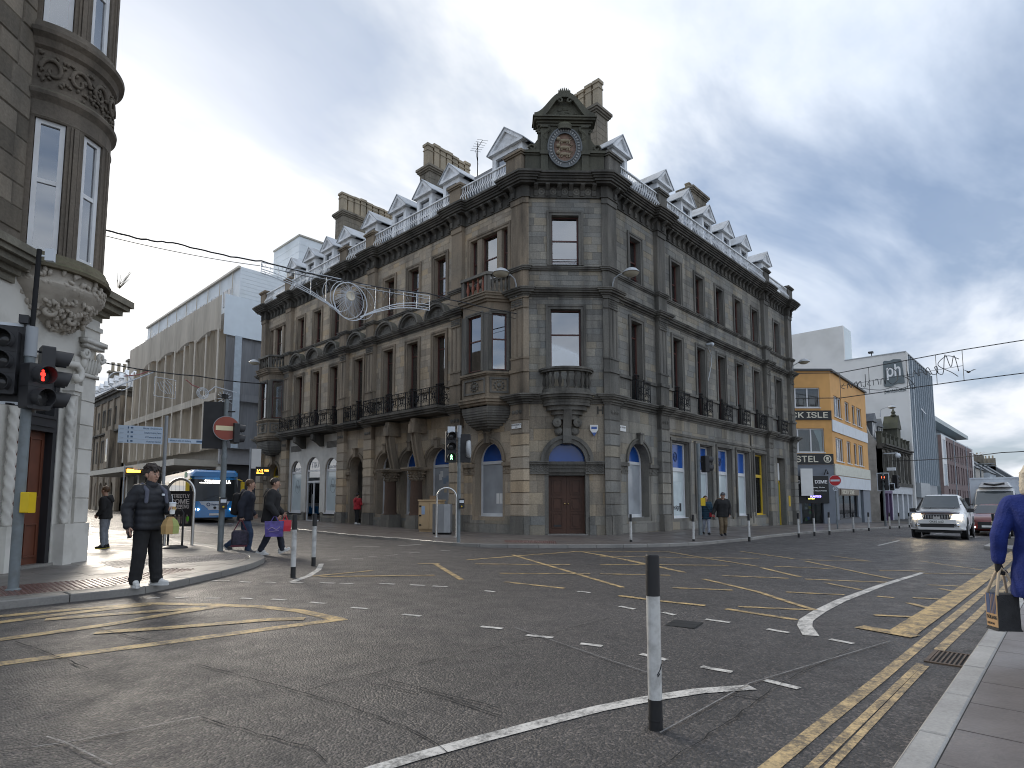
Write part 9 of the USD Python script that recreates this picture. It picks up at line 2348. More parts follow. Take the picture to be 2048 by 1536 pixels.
t.part('number_plate', MB().box(0.15, 0.17, -0.27, 0.27, 0.42, 0.53), m_plate)
for s in (-1, 1):
 hl = t.part('headlight', MB().loft([[(0.09, s * 0.72, 0.62), (0.07, s * 0.72, 0.8), (0.0, s * 0.72, 0.8)], [(-0.02, s * 1.08, 0.7), (-0.04, s * 1.12, 0.94), (-0.15, s * 1.12, 0.9)]]), m_lampg)
 for k in (0.82, 0.98):
  part(hl, 'bulb', MB().sphere((0.07 - 0.25 * (k - 0.8), s * k, 0.75), 0.055, 6), m_headb, True)
 t.part('mirror', MB().box(0.05, 0.2, *sorted((s * 1.32, s * 1.5)), 1.75, 2.3).tube([(-0.1, s * 1.2, 2.45), (0.12, s * 1.4, 2.35)], 0.03, 5), m_ylw)
 for xw in (-2.6, -8.6):
  wheel(t, xw, s * 1.08, 0.47, 0.3, s)
 for k in range(7):
  x1 = -0.75 - k * 1.45; t.part('side_window', MB().box(x1 - 1.36, x1, *sorted((s * Wb, s * (Wb + 0.012))), 1.1, 2.45), m_carglass)
 t.part('side_band', MB().box(-6.0, -0.4, *sorted((s * Wb, s * (Wb + 0.008))), 0.32, 0.85), m_pb)
t.part('wiper', MB().tube([(0.1, -0.7, 1.24), (0.06, 0.1, 1.55)], 0.015, 4).tube([(0.1, 0.75, 1.24), (0.08, 0.1, 1.4)], 0.015, 4), m_trimb)
t.part('side_advert', MB().box(-1.9, -1.2, -Wb - 0.02, -Wb - 0.005, 2.55, 2.85), mat('advert_green', (0.05, 0.3, 0.15), 0.5))
t.part('underside', MB().box(-11.3, -0.1, -1.0, 1.0, 0.2, 0.34), m_trimb)
# ------------------------------------------------------------------ people
m_skin = mat('skin', (0.42, 0.25, 0.18), 0.55, 0.06, 20.0, local=True)
m_hair = mat('dark_hair', (0.022, 0.014, 0.01), 0.6, 0.4, 60.0, local=True)
def fabric(n, c, var=0.2, bump=0.3, bs=25.0, rough=0.85):
 return mat(n, c, rough, var, 12.0, bump=bump, bscale=bs, local=True)
m_navy = fabric('padded_black', (0.008, 0.009, 0.013), 0.3, 0.2, 20, 0.62); m_blk = fabric('black_cloth', (0.011, 0.011, 0.012)); m_jean = fabric('blue_denim', (0.045, 0.075, 0.14), 0.35); m_dknavy = fabric('dark_navy_cloth', (0.014, 0.017, 0.028)); m_greyc = fabric('grey_jogger', (0.2, 0.22, 0.25)); m_wshoe = fabric('white_shoe', (0.6, 0.6, 0.58), 0.08); m_khaki = fabric('khaki_trousers', (0.13, 0.095, 0.055)); m_redc = fabric('red_jacket', (0.30, 0.012, 0.02)); m_royal = fabric('royal_blue_wool', (0.006, 0.02, 0.15), 0.15, 0.35, 60.0); m_tealc = fabric('teal_coat', (0.012, 0.045, 0.075)); m_pale = fabric('pale_jeans', (0.33, 0.36, 0.42)); m_greys = fabric('grey_strap', (0.09, 0.095, 0.125)); m_blond = mat('blonde_hair', (0.50, 0.44, 0.34), 0.6, 0.25, 50.0, local=True); m_brownh = mat('brown_hair', (0.07, 0.035, 0.015), 0.6, 0.3, 50.0, local=True)


def ball(p, r, seg=14):
 return m3.Manifold.sphere(r, seg).translate([float(x) for x in p])


def bone(a, ra, b, rb, seg=14):
 return m3.Manifold.batch_hull([ball(a, ra, seg), ball(b, rb, seg)])


def chain(pts):
 return [bone(pts[i][0], pts[i][1], pts[i + 1][0], pts[i + 1][1]) for i in range(len(pts) - 1)]


def hullset(balls):
 return m3.Manifold.batch_hull([ball(p, r) for p, r in balls])


def soften(ms, ln=0.03, it=8, disp=None):
 m = m3.Manifold.batch_boolean(ms, m3.OpType.Add) if len(ms) > 1 else ms[0]
 m = m.refine_to_length(ln); me = m.to_mesh()
 tm = trimesh.Trimesh(me.vert_properties[:, :3], me.tri_verts, process=True)
 trimesh.smoothing.filter_taubin(tm, 0.5, 0.53, it)
 if disp is not None:
  tm.vertices = tm.vertices + tm.vertex_normals * disp(np.asarray(tm.vertices))[:, None]
 return tm


V = lambda *a: np.array(a, float)


def hand_bones(wr, el, side, curl=0.6, spread=0.0):
 """Palm, thumb and four fingers beyond a wrist; fingers curl by CURL radians a joint."""
 d = wr - el; d /= np.linalg.norm(d)
 up = V(1, 0, 0) - d * d[0]; up = up / (np.linalg.norm(up) + 1e-9)      # thumb side looks forwards
 n = np.cross(d, up) * side                                            # towards the palm
 pc = wr + d * 0.085; out = [hullset([(wr, 0.026), (wr + d * 0.03 + up * 0.02, 0.018), (pc + up * 0.03, 0.015), (pc - up * 0.03, 0.014)])]
 for k, (o, L) in enumerate(((0.03, 0.07), (0.01, 0.078), (-0.01, 0.072), (-0.03, 0.058))):
  p = pc + up * o; q = d.copy(); pts = [(p, 0.0095)]
  for j in range(3):
   a = curl * (0.5 + 0.5 * j); q = q * math.cos(a) + n * math.sin(a) if j == 0 else q * math.cos(curl * 0.8) + np.cross(np.cross(q, n), q) / (np.linalg.norm(np.cross(np.cross(q, n), q)) + 1e-9) * math.sin(curl * 0.8)
   p = p + q * L * (0.44, 0.32, 0.26)[j]; pts.append((p, 0.0092 - 0.0008 * j))
  out += chain(pts)
 tb = wr + d * 0.03 + up * 0.028; t2 = tb + (d * 0.6 + up * 0.7 + n * 0.25) * 0.04; t3 = t2 + (d * 0.9 + up * 0.2 + n * 0.4) * 0.032
 return out + chain([(tb, 0.013), (t2, 0.011), (t3, 0.009)])


def person(label, loc, az, H=1.75, lean=0.0, legs=None, arms=None, head_yaw=0.0, head_tilt=0.0, look=None, group=None):
 """legs: ((hip), (knee), (ankle), foot_dir, toe_up) for left and right; arms: (elbow, wrist, curl); in units of a 1.78 m figure, facing +x, left +y."""
 k = H / 1.78; L = look
 t = Thing('person', label, 'person', loc, az, group, sc=k)
 lean_v = V(math.sin(lean), 0, math.cos(lean)); hip = V(0, 0, 0.93); up = lambda h, y=0, x=0: hip + lean_v * h + V(x, y, 0)
 neck, hc = up(0.57), up(0.74, 0, 0.025)
 fy = V(math.cos(head_yaw), math.sin(head_yaw), math.sin(head_tilt)); fy /= np.linalg.norm(fy); sd = np.cross([0, 0, 1.0], fy); sd /= np.linalg.norm(sd); hu = np.cross(fy, sd)
 hp = lambda f, s, u: hc + fy * f + sd * s + hu * u
 legs = legs or [(V(0, 0.09, 0.9), V(0.02, 0.11, 0.49), V(-0.02, 0.12, 0.09), V(1, 0.25, 0), 0), (V(0, -0.09, 0.9), V(0.02, -0.11, 0.49), V(-0.02, -0.12, 0.09), V(1, -0.25, 0), 0)]
 arms = arms or [(V(-0.03, 0.27, 1.14), V(0.06, 0.27, 0.88), 0.5), (V(-0.03, -0.27, 1.14), V(0.06, -0.27, 0.88), 0.5)]
 sh = [up(0.5, 0.185), up(0.5, -0.185)]
 # the body: one continuous surface
 B = [hullset([(up(0.0, 0.08), 0.105), (up(0, -0.08), 0.105), (up(0.2, 0.06), 0.1), (up(0.2, -0.06), 0.1)]), hullset([(up(0.2, 0.06), 0.1), (up(0.2, -0.06), 0.1), (up(0.42, 0.1), 0.11), (up(0.42, -0.1), 0.11)]), hullset([(up(0.42, 0.1), 0.11), (up(0.42, -0.1), 0.11), (sh[0], 0.06), (sh[1], 0.06), (up(0.54), 0.07)]), bone(up(0.5), 0.062, hp(-0.01, 0, -0.06), 0.054)]
 for (h, kn, an, fd, tu) in legs:
  fd = fd / np.linalg.norm(fd); B += chain([(h, 0.088), (kn, 0.058), (an, 0.042)]) + [bone(an - V(0, 0, 0.03), 0.034, an + fd * 0.12 + V(0, 0, -0.05 + tu), 0.018)]
 for (el, wr, cu), s_, sg in zip(arms, sh, (1, -1)):
  B += chain([(s_, 0.052), (el, 0.041), (wr, 0.028)]) + hand_bones(wr, el, sg, cu)
 B += [hullset([(hp(-0.02, 0, 0.035), 0.095), (hp(0.005, 0, 0.03), 0.09)]), hullset([(hp(0.03, 0.022, 0.0), 0.058), (hp(0.03, -0.022, 0.0), 0.058), (hp(0.045, 0, -0.085), 0.03), (hp(0.0, 0.035, -0.06), 0.03), (hp(0.0, -0.035, -0.06), 0.03)]), bone(hp(0.088, 0, 0.015), 0.009, hp(0.108, 0, -0.025), 0.014), hullset([(hp(0.085, 0.016, -0.058), 0.009), (hp(0.085, -0.016, -0.058), 0.009)])]
 for sg in (1, -1):
  B.append(hullset([(hp(-0.005, sg * 0.09, 0.02), 0.014), (hp(-0.015, sg * 0.097, 0.01), 0.016), (hp(-0.005, sg * 0.088, -0.025), 0.009)]))
 body = t.part('body', soften(B, 0.014, 5), m_skin, True)
 mb = MB()
 for sg in (1, -1):
  mb.sphere(hp(0.083, sg * 0.032, 0.01), 0.0095, 5); mb.tube([hp(0.086, sg * 0.018, 0.032), hp(0.084, sg * 0.04, 0.035)], 0.005, 4)
 part(body, 'eyes', mb, m_ink, True); part(body, 'mouth', MB().tube([hp(0.09, 0.02, -0.058), hp(0.0935, 0, -0.057), hp(0.09, -0.02, -0.058)], 0.004, 4), mat('lips', (0.3, 0.12, 0.1), 0.5))
 # hair
 if L.get('hair'):
  cap = hullset([(hp(-0.025, 0, 0.05), 0.104), (hp(-0.008, 0, 0.066), 0.092)])
  cut = m3.Manifold.cube([0.3, 0.3, 0.3], True)
  R = np.eye(4); R[:3, 0], R[:3, 1], R[:3, 2] = fy, sd, hu; R[:3, 3] = hp(0.19, 0, -0.088)
  cap = cap - cut.transform(R[:3].tolist())
  R2 = R.copy(); R2[:3, 3] = hp(-0.02, 0, (0.0 if L.get('curly') else -0.03) - 0.15 - (0 if not L.get('long') else 0.14)); cap = cap - cut.transform(R2[:3].tolist())
  extra = []
  if L.get('curly'):
   rr = random.Random(1)
   for _ in range(60):
    a, b = rr.uniform(-2.6, 2.6), rr.uniform(0.15, 1.3); extra.append(ball(hp(0.1 * math.cos(a) * math.cos(b) - 0.02, 0.092 * math.sin(a) * math.cos(b), 0.065 + 0.108 * math.sin(b)), rr.uniform(0.018, 0.036), 8))
   for y_ in (-0.06, -0.035, -0.01, 0.02, 0.05):
    extra.append(bone(hp(0.055, y_, 0.13), 0.03, hp(0.095, y_ + rr.uniform(-.02, .02), rr.uniform(0.045, 0.085)), 0.013, 8))
  if L.get('long'):
   extra += [hullset([(hp(-0.03, 0.07, 0.03), 0.05), (hp(-0.05, 0.075, -0.12), 0.05), (hp(-0.07, 0.0, -0.1), 0.06)]), hullset([(hp(-0.03, -0.07, 0.03), 0.05), (hp(-0.05, -0.075, -0.12), 0.05), (hp(-0.07, 0, -0.1), 0.06)])]
  nzf = lambda v: 0.012 * (meshkit.noise(v * 60, 2) - 0.5)
  t.part('hair', soften([cap] + extra, 0.012, 3, nzf), L['hair'], True)
 if L.get('hat'):
  t.part('hat', soften([hullset([(hp(-0.015, 0, 0.07), 0.105), (hp(0.0, 0, 0.08), 0.1)]) - m3.Manifold.cube([0.5, 0.5, 0.2], True).translate([float(x) for x in hp(0, 0, -0.055)])], 0.02, 3), L['hat'], True)
 # trousers
 tr = []
 tw = L.get('leg', 0.075)
 for (h, kn, an, fd, tu) in legs:
  tr += chain([(h, 0.115), (kn, tw + 0.012), (an + V(0, 0, 0.0), tw)])
 tr.append(hullset([(up(-0.02, 0.07), 0.12), (up(-0.02, -0.07), 0.12), (up(0.12, 0.06), 0.115), (up(0.12, -0.06), 0.115)]))
 if L.get('trousers'):
  flo = min(l[2][2] for l in legs) - 0.055
  fold = lambda v: 0.014 * (meshkit.noise(v * V(9, 9, 14), 5) - 0.5) + 0.006 * np.sin(v[:, 2] * 70 + 4 * v[:, 0]) * np.clip(1 - (v[:, 2] - 0.08) / 0.3, 0, 1)
  tm = m3.Manifold.batch_boolean(tr, m3.OpType.Add) - m3.Manifold.cube([4, 4, 1], True).translate([0, 0, flo - 0.5])
  t.part('trousers', soften([tm], 0.03, 6, fold), L['trousers'], True)
 # coat
 pad = L.get('pad', 0.03); J = []
 hem = L.get('hem', -0.12); fl = L.get('flare', 0.0)
 J += [hullset([(up(hem, 0.07 + fl, 0.0), 0.125 + pad), (up(hem, -0.07 - fl, 0.0), 0.125 + pad), (up(0.2, 0.06), 0.11 + pad), (up(0.2, -0.06), 0.11 + pad)]), hullset([(up(0.2, 0.06), 0.11 + pad), (up(0.2, -0.06), 0.11 + pad), (up(0.42, 0.1), 0.115 + pad), (up(0.42, -0.1), 0.115 + pad)]), hullset([(up(0.42, 0.1), 0.115 + pad), (up(0.42, -0.1), 0.115 + pad), (sh[0], 0.07 + pad * 0.7), (sh[1], 0.07 + pad * 0.7), (up(0.53), 0.075)])]
 for (el, wr, cu), s_ in zip(arms, sh):
  w2 = el + (wr - el) * 0.93; J += chain([(s_, 0.072 + pad * 0.8), (el, 0.06 + pad * 0.6), (w2, 0.044 + pad * 0.5)])
 if L.get('collar'):
  J.append(bone(up(0.52), 0.085, up(0.6, 0, 0.01), 0.082))
 if L.get('hood'):
  J.append(hullset([(up(0.55, 0.09, -0.1), 0.055), (up(0.55, -0.09, -0.1), 0.055), (up(0.46, 0, -0.16), 0.06), (up(0.6, 0, -0.13), 0.05)]))
 hz = hip[2] + hem - 0.13 * 0.4
 jm = m3.Manifold.batch_boolean(J, m3.OpType.Add)
 cutz = hip[2] + hem - 0.03
 low = m3.Manifold.cube([4, 0.5, 2], True).translate([0, 0, float(cutz - 1)])
 jm = jm - low
 if L.get('quilt'):
  dj = lambda v: 0.012 * np.abs(np.sin(v[:, 2] * 30)) + 0.01 * (meshkit.noise(v * 22, 3) - 0.5)
 else:
  dj = lambda v: 0.016 * (meshkit.noise(v * V(10, 10, 12), 3) - 0.5)
 t.part(L.get('coatname', 'jacket'), soften([jm], 0.022, 6, dj), L['coat'], True)
 # shoes
 for (h, kn, an, fd, tu) in legs:
  fd = fd / np.linalg.norm(fd); sdv = np.cross([0, 0, 1.0], fd); base = an - V(0, 0, 0.052)
  th = math.atan2(tu, 0.16); F_ = fd * math.cos(th) + V(0, 0, math.sin(th)); U_ = np.cross(F_, sdv) * 1.0
  q = lambda f, s_, u: base + F_ * f + sdv * s_ + U_ * u
  sm_ = soften([hullset([(q(-0.055, 0, 0.01), 0.042), (q(0.1, 0.012, 0.0), 0.038), (q(0.165, 0, -0.004), 0.03)]), hullset([(q(-0.03, 0, 0.05), 0.05), (q(0.07, 0, 0.03), 0.04)])], 0.016, 4)
  sp = t.part('shoe', sm_, L.get('shoe', m_wshoe), True)
  if L.get('sole'):
   sl = Polygon([(-0.095, -0.035), (-0.095, 0.035), (0.0, 0.044), (0.12, 0.05), (0.19, 0.02), (0.195, -0.02), (0.12, -0.048), (0.0, -0.042)])
   TT = np.eye(4); TT[:3, 0], TT[:3, 1], TT[:3, 2], TT[:3, 3] = F_, sdv, U_, base - U_ * 0.04
   part(sp, 'sole', MB(TT).prism(sl, -0.006, 0.022), L['sole'])
   if L.get('swoosh'):
    for sg in (-1, 1):
     part(sp, 'shoe_mark', MB().tube([q(-0.04, sg * 0.046, 0.03), q(0.0, sg * 0.047, 0.004), q(0.03, sg * 0.046, 0.014), q(0.075, sg * 0.041, 0.04)], [0.003, 0.009, 0.007, 0.002], 5), m_ink)
 return t, up, hp


def ground(x, y, pave=True):
 return (x, y, float(gz(x, y)) + (PAVE + 0.004 if pave else 0.0))


FACE = lambda f, r: math.atan2(*( (f * FV + r * RV)[:2][::-1]))      # azimuth from a mix of "away from the camera" and "to its right"
# the man with the cup
az = FACE(-0.45, 0.9)
loc = ground(2.72, 9.98)
arms = [(V(0.10, 0.25, 1.13), V(0.31, 0.14, 1.14), 0.9), (V(-0.05, -0.30, 1.16), V(0.05, -0.33, 0.90), 0.45)]
legs = [(V(0, 0.09, 0.9), V(0.02, 0.12, 0.49), V(0.03, 0.15, 0.09), V(1, 0.5, 0), 0), (V(0, -0.09, 0.9), V(0.02, -0.12, 0.49), V(-0.03, -0.14, 0.09), V(1, -0.35, 0), 0)]
man, up, hp = person('standing man in black padded jacket holding a white cup and paper bag at the kerb', loc, az, 1.72, 0.02, legs, arms, 0.2, 0.0, dict(hair=m_hair, curly=True, trousers=m_blk, leg=0.085, coat=m_navy, pad=0.032, hem=-0.06, collar=True, quilt=True, shoe=m_wshoe, sole=m_wshoe, swoosh=True))
sp = man.part('backpack_strap', soften([bone(up(0.6, s * 0.12, -0.02), 0.03, up(0.5, s * 0.14, 0.15), 0.03) for s in (1, -1)] + [bone(up(0.5, s * 0.14, 0.15), 0.03, up(0.33, s * 0.16, 0.17), 0.026) for s in (1, -1)] + [bone(up(0.6, s * 0.12, -0.02), 0.03, up(0.5, s * 0.12, -0.18), 0.03) for s in (1, -1)], 0.02, 3), m_greys, True)
man.part('jacket_logo', MB().box(0.185, 0.2, 0.07, 0.11, 1.36, 1.39), m_board)
t = Thing('backpack', 'dark slate backpack on the back of the coffee holding man', 'backpack', loc, az, sc=1.72 / 1.78)
t.part('bag', soften([hullset([(V(-0.24, y, z), 0.07) for y in (-0.12, 0.12) for z in (0.98, 1.38)] + [(V(-0.3, y, 0.98), 0.06) for y in (-0.12, 0.12)])], 0.03, 4), fabric('slate_bag', (0.03, 0.04, 0.052)), True)
cupc = V(0.39, 0.115, 1.17)
t = Thing('paper_cup', 'white paper drinks cup with straw in the standing man\'s hand', 'cup', loc, az, sc=1.72 / 1.78)
t.part('cup', MB().lathe([(0, -0.09), (0.034, -0.09), (0.047, 0.075), (0, 0.075)], tuple(cupc), 16), m_paper, 40); t.part('lid', MB().lathe([(0.05, 0.072), (0.05, 0.085), (0.044, 0.092), (0, 0.092)], tuple(cupc), 16), m_board, 40); t.part('straw', MB().tube([tuple(cupc + V(0, 0, 0.09)), tuple(cupc + V(0.02, -0.03, 0.2))], 0.005, 6), m_board)
t.part('cup_mark', MB().tube([tuple(cupc + V(0.043, y, z)) for y, z in ((-0.022, -0.03), (-0.014, 0.025), (0, -0.02), (0.014, 0.025), (0.022, -0.03))], 0.004, 5), m_ylw)
t = Thing('paper_bag', 'small brown and green paper food bag hanging below the white cup', 'paper bag', loc, az, sc=1.72 / 1.78)
bc_ = V(0.36, 0.11, 0.92)
mb = MB().loft([[bc_ + V(dx * a, dy * b, z) for dx, dy in ((-1, -1), (1, -1), (1, 1), (-1, 1))] for a, b, z in ((0.055, 0.1, -0.14), (0.06, 0.105, -0.02), (0.045, 0.08, 0.06), (0.02, 0.035, 0.12))])
t.part('bag', mb, mat('kraft_paper', (0.42, 0.27, 0.11), 0.8, 0.1, local=True)); t.part('bag_print', MB().loft([[bc_ + V(dx * a, dy * b, z) for dx, dy in ((-1, 0.1), (1, 0.1), (1, 1), (-1, 1))] for a, b, z in ((0.058, 0.104, -0.138), (0.063, 0.109, -0.02), (0.048, 0.084, 0.06), (0.023, 0.038, 0.11))]), mat('bag_green', (0.32, 0.36, 0.12), 0.8))
t = Thing('mobile_phone', 'dark phone held low in the standing man\'s other hand', 'phone', loc, az, sc=1.72 / 1.78)
t.part('phone', MB().cbox((0.09, -0.325, 0.80), (0.012, 0.07, 0.14), 0.3), m_sig)
# the boy by the pier
loc = ground(4.0, 18.3)
person('boy in black hooded top and grey joggers standing beyond the cream pier', loc, FACE(-0.25, -0.97), 1.57, 0.03, None, [(V(0.0, 0.24, 1.16), V(0.13, 0.2, 0.98), 0.8), (V(0.0, -0.24, 1.16), V(0.13, -0.2, 0.98), 0.8)], -0.2, 0, dict(hair=m_brownh, trousers=m_greyc, leg=0.062, coat=m_blk, pad=0.03, hem=-0.04, hood=True, shoe=m_blk, sole=mat('yellow_sole', (0.5, 0.4, 0.05), 0.6)))
# the walking pair
wl_ = [(V(0.0, 0.09, 0.9), V(0.2, 0.1, 0.53), V(0.27, 0.1, 0.12), V(1, 0, 0), 0.07), (V(0.0, -0.09, 0.9), V(-0.01, -0.1, 0.49), V(-0.18, -0.1, 0.12), V(1, 0, 0), -0.06)]
wl2 = [(V(0.0, 0.09, 0.9), V(-0.02, 0.1, 0.49), V(-0.40, 0.1, 0.2), V(1, 0, -0.3), -0.08), (V(0.0, -0.09, 0.9), V(0.14, -0.1, 0.5), V(0.1, -0.1, 0.09), V(1, 0, 0), 0)]
azw = FACE(0.25, 0.97)
loc = ground(6.68, 14.62, False)
person('walking man in black hooded jacket and glasses carrying purple and red bags', loc, azw, 1.86, 0.08, wl_, [(V(0.02, 0.3, 1.16), V(0.22, 0.28, 0.98), 0.7), (V(0.0, -0.31, 1.16), V(0.18, -0.32, 0.93), 1.1)], 0.0, 0, dict(hair=m_hair, trousers=m_dknavy, leg=0.07, coat=m_blk, pad=0.065, hem=-0.14, hood=True, shoe=m_wshoe, sole=m_wshoe))
t = Thing('person_glasses', 'thin glasses on the walking man', 'glasses', loc, azw) if False else None
def shopping_bag(name, lab, loc, az, c, w, d, h, m, k, extra=None, tilt=0.0):
 t = Thing(name, lab, 'bag', loc, az, sc=k)
 r_ = [[V(c[0], c[1], c[2]) + V(dx * w * a, dy * d * b, z) for dx, dy in ((-.5, -.5), (.5, -.5), (.5, .5), (-.5, .5))] for a, b, z in ((0.92, 1.0, -h), (1.0, 1.05, -h * 0.5), (1.05, 0.7, -0.0))]
 t.part('bag', MB().loft(r_), m)
 for sg in (-1, 1):
  t.part('handle', MB().tube([V(*c) + V(-w * 0.2, sg * d * 0.3, -0.01), V(*c) + V(-w * 0.06, sg * d * 0.05, 0.1), V(*c) + V(w * 0.06, sg * d * 0.05, 0.1), V(*c) + V(w * 0.2, sg * d * 0.3, -0.01)], 0.008, 5), extra or m)
 return t
m_purple = mat('purple_bag', (0.085, 0.06, 0.25), 0.4, 0.5, 9.0, local=True); m_redbag = mat('red_bag', (0.55, 0.02, 0.04), 0.4, 0.1)
t = shopping_bag('shopping_bag', 'large purple carrier bag in the walking man\'s hand', loc, azw, (0.15, -0.42, 0.80), 0.4, 0.15, 0.36, m_purple, 1.04); t.part('bag_print', MB().tube([(0.02, -0.503, 0.6), (0.1, -0.503, 0.66), (0.2, -0.503, 0.6), (0.28, -0.503, 0.67)], 0.008, 4).tube([(0.04, -0.503, 0.56), (0.26, -0.503, 0.58)], 0.006, 4), mat('bag_gold', (0.35, 0.28, 0.4), 0.4))
shopping_bag('shopping_bag', 'bright red carrier bag tucked behind the purple one', loc, azw, (0.38, -0.40, 0.82), 0.26, 0.1, 0.26, m_redbag, 1.04)
loc = ground(6.36, 15.35, False)
person('walking man behind the other, dark jacket and blue jeans, backpack on', loc, azw, 1.84, 0.1, wl2, [(V(0.0, 0.28, 1.16), V(0.15, 0.26, 0.95), 0.7), (V(-0.06, -0.28, 1.16), V(-0.04, -0.30, 0.9), 1.1)], 0.1, 0, dict(hair=m_brownh, trousers=m_jean, leg=0.07, coat=m_dknavy, pad=0.05, hem=-0.1, hood=True, shoe=fabric('grey_shoe', (0.12, 0.12, 0.125)), sole=m_wshoe))
t = Thing('backpack', 'black backpack worn by the jeans wearing walker', 'backpack', loc, azw, sc=1.84 / 1.78); t.part('bag', soften([hullset([(V(-0.2, y, z), 0.075) for y in (-0.11, 0.11) for z in (1.0, 1.4)] + [(V(-0.27, y, 1.0), 0.06) for y in (-0.1, 0.1)])], 0.03, 4), m_blk, True)
t = Thing('holdall', 'patterned dark holdall with maroon trim carried by the jeans wearing walker', 'bag', loc, azw, sc=1.84 / 1.78)
t.part('bag', soften([hullset([(V(-0.05 + x, -0.36, z), 0.085) for x in (-0.1, 0.12) for z in (0.27, 0.5)])], 0.03, 3), mat('patterned_fabric', (0.035, 0.03, 0.05), 0.7, 0.9, 14.0, local=True), True); t.part('trim', MB().box(-0.22, 0.14, -0.452, -0.447, 0.19, 0.235), mat('maroon', (0.1, 0.015, 0.03), 0.6)); t.part('handle', MB().tube([(-0.18, -0.36, 0.57), (-0.06, -0.33, 0.82), (-0.02, -0.33, 0.82), (0.1, -0.36, 0.57)], 0.014, 6), MATS['maroon'])
# person in the doorway
loc = ground(17.35, 27.75)
person('person in short red jacket with dark hood, back turned, in the stone doorway', loc, FACE(0.8, 0.5), 1.63, 0.0, [(V(0, 0.07, 0.9), V(0.0, 0.07, 0.49), V(-0.02, 0.07, 0.09), V(1, 0.25, 0), 0), (V(0, -0.07, 0.9), V(0.0, -0.07, 0.49), V(-0.02, -0.07, 0.09), V(1, -0.25, 0), 0)], [(V(0.05, 0.24, 1.18), V(0.2, 0.14, 1.2), 0.8), (V(0.05, -0.24, 1.18), V(0.2, -0.14, 1.2), 0.8)], 0, 0, dict(hat=m_blk, hair=m_hair, trousers=m_blk, leg=0.055, coat=m_redc, pad=0.05, hem=-0.02, hood=True, shoe=m_wshoe))
# the couple on the right pavement
azc_ = FACE(-1.0, -0.12)
wk = [(V(0.0, 0.08, 0.9), V(0.12, 0.09, 0.5), V(0.12, 0.09, 0.09), V(1, 0.1, 0), 0), (V(0.0, -0.08, 0.9), V(0.02, -0.09, 0.49), V(-0.2, -0.09, 0.12), V(1, -0.1, 0), -0.03)]
loc = ground(23.55, 11.2)
person('woman in teal padded coat with fur trimmed hood and pale jeans, walking beside the man', loc, azc_, 1.57, 0.0, wk, [(V(-0.02, 0.27, 1.14), V(0.05, 0.36, 0.92), 0.7), (V(0.0, -0.25, 1.14), V(0.1, -0.24, 0.92), 0.7)], 0.1, 0, dict(hair=m_brownh, long=True, trousers=m_pale, leg=0.058, coat=m_tealc, pad=0.045, hem=-0.18, hood=True, quilt=True, shoe=m_blk))
t = Thing('handbag', 'small red shoulder bag of the woman in teal', 'handbag', loc, azc_, sc=0.88); t.part('bag', MB().cbox((0.12, 0.24, 0.92), (0.1, 0.24, 0.2), 0.2), m_redc); t.part('strap', MB().tube([(0.14, 0.22, 1.0), (0.2, 0.0, 1.3), (0.1, -0.12, 1.5)], 0.01, 5), m_blk)
loc = ground(23.25, 10.35)
person('man in black jacket and grey woollen hat, khaki trousers, looking down as he walks', loc, azc_, 1.70, 0.16, wk[::-1] and [(V(0.0, 0.08, 0.9), V(0.04, 0.1, 0.49), V(-0.18, 0.1, 0.12), V(1, 0.1, 0), -0.03), (V(0.0, -0.08, 0.9), V(0.14, -0.09, 0.5), V(0.14, -0.1, 0.09), V(1, -0.1, 0), 0)], [(V(-0.02, 0.29, 1.14), V(0.08, 0.27, 0.9), 0.7), (V(-0.02, -0.30, 1.14), V(0.05, -0.40, 0.92), 0.7)], 0.05, -0.6, dict(hat=fabric('grey_wool', (0.1, 0.1, 0.105)), hair=m_hair, trousers=m_khaki, leg=0.075, coat=m_blk, pad=0.06, hem=-0.12, hood=True, shoe=m_blk))
t = Thing('backpack', 'brown rucksack on the back of the man in the grey hat', 'backpack', loc, azc_, sc=0.955); t.part('bag', soften([hullset([(V(-0.12, y, 1.5), 0.09) for y in (-0.12, 0.12)] + [(V(-0.22, y, 1.1), 0.09) for y in (-0.12, 0.12)])], 0.04, 3), fabric('brown_bag', (0.12, 0.08, 0.05)), True)
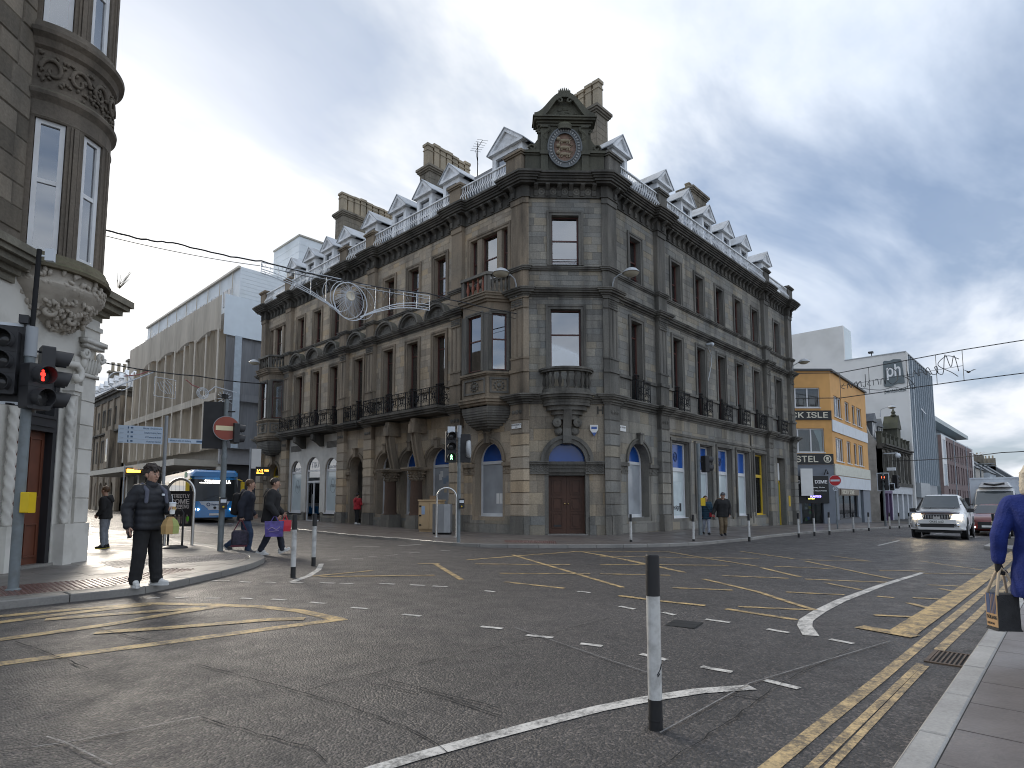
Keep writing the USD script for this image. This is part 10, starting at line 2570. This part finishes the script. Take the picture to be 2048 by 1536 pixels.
# woman in the blue coat, back to the camera, at the right edge
loc = ground(6.5, 0.225)
azb = 0.03
person('woman with pale blonde hair in a royal blue coat walking away at the right edge', loc, azb, 1.60, 0.02, [(V(0.0, 0.08, 0.9), V(0.1, 0.08, 0.5), V(0.08, 0.08, 0.09), V(1, 0, 0), 0), (V(0.0, -0.08, 0.9), V(0.0, -0.08, 0.49), V(-0.2, -0.08, 0.12), V(1, 0, 0), -0.03)], [(V(-0.06, 0.29, 1.14), V(-0.02, 0.31, 0.90), 1.1), (V(-0.02, -0.27, 1.14), V(0.06, -0.27, 0.9), 0.6)], 0, 0, dict(hair=m_blond, long=True, trousers=m_blk, leg=0.06, coat=m_royal, coatname='coat', pad=0.018, hem=-0.32, flare=0.03, shoe=m_blk, collar=True))
t = Thing('glove', 'black knitted glove on the hand of the woman in blue', 'glove', loc, azb, sc=0.9); t.part('glove', soften(hand_bones(V(-0.02, 0.31, 0.90), V(-0.06, 0.29, 1.14), 1, 1.1) , 0.012, 2, lambda v: np.full(len(v), 0.006)), m_blk, True)
t = Thing('tote_bag', 'black jute tote bag with beige printed end panel held by the woman in blue', 'tote bag', loc, azb, sc=0.9)
c = V(-0.02, 0.30, 0.60); w, d, h = 0.15, 0.19, 0.33
RZ = ROT((0, 0, 1), 0.62, c)
t.part('bag', MB(RZ).loft([[V(dx * w * a, dy * d * b, z) for dx, dy in ((-.5, -.5), (.5, -.5), (.5, .5), (-.5, .5))] for a, b, z in ((1.06, 1.14, -h), (1.0, 1.0, -h + 0.025), (0.98, 0.98, 0.0))]), fabric('jute_black', (0.03, 0.03, 0.032), 0.3, 0.5, 90.0))
e = t.part('side_panel', MB(RZ).box(-w * 0.49, w * 0.49, d * 0.49, d * 0.5 + 0.006, -h + 0.03, -0.005), fabric('jute_beige', (0.42, 0.27, 0.14), 0.2, 0.4, 90.0))
TT = RZ @ np.array([[-1, 0, 0, 0], [0, 0, 1, d * 0.5 + 0.006], [0, 1, 0, -h], [0, 0, 0, 1.0]])
m_bagblue = mat('bag_blue', (0.04, 0.07, 0.16), 0.6)
mb = MB(TT); mb.box(-0.06, -0.012, 0.15, 0.33, 0, 0.003)
for k in range(4):
 mb.box(0.0 + 0.018 * k, 0.008 + 0.018 * k, 0.15, 0.34, 0, 0.003)
part(e, 'print', mb, m_bagblue); part(e, 'lettering', fit(fit(MB(TT), 'SQUARE', -0.065, 0.07, 0.1, 0.03, 0, 0.003), 'EDEN', -0.06, 0.03, 0.05, 0.018, 0, 0.003), m_ink)
for s in (-1, 1):
 t.part('handle', MB(RZ).tube([V(s * 0.07, -0.09, -0.01), V(s * 0.025, -0.035, 0.18), V(s * 0.01, 0.0, 0.235), V(s * 0.025, 0.035, 0.18), V(s * 0.07, 0.09, -0.01)], 0.012, 7), mat('rope_beige', (0.5, 0.4, 0.28), 0.8), True)
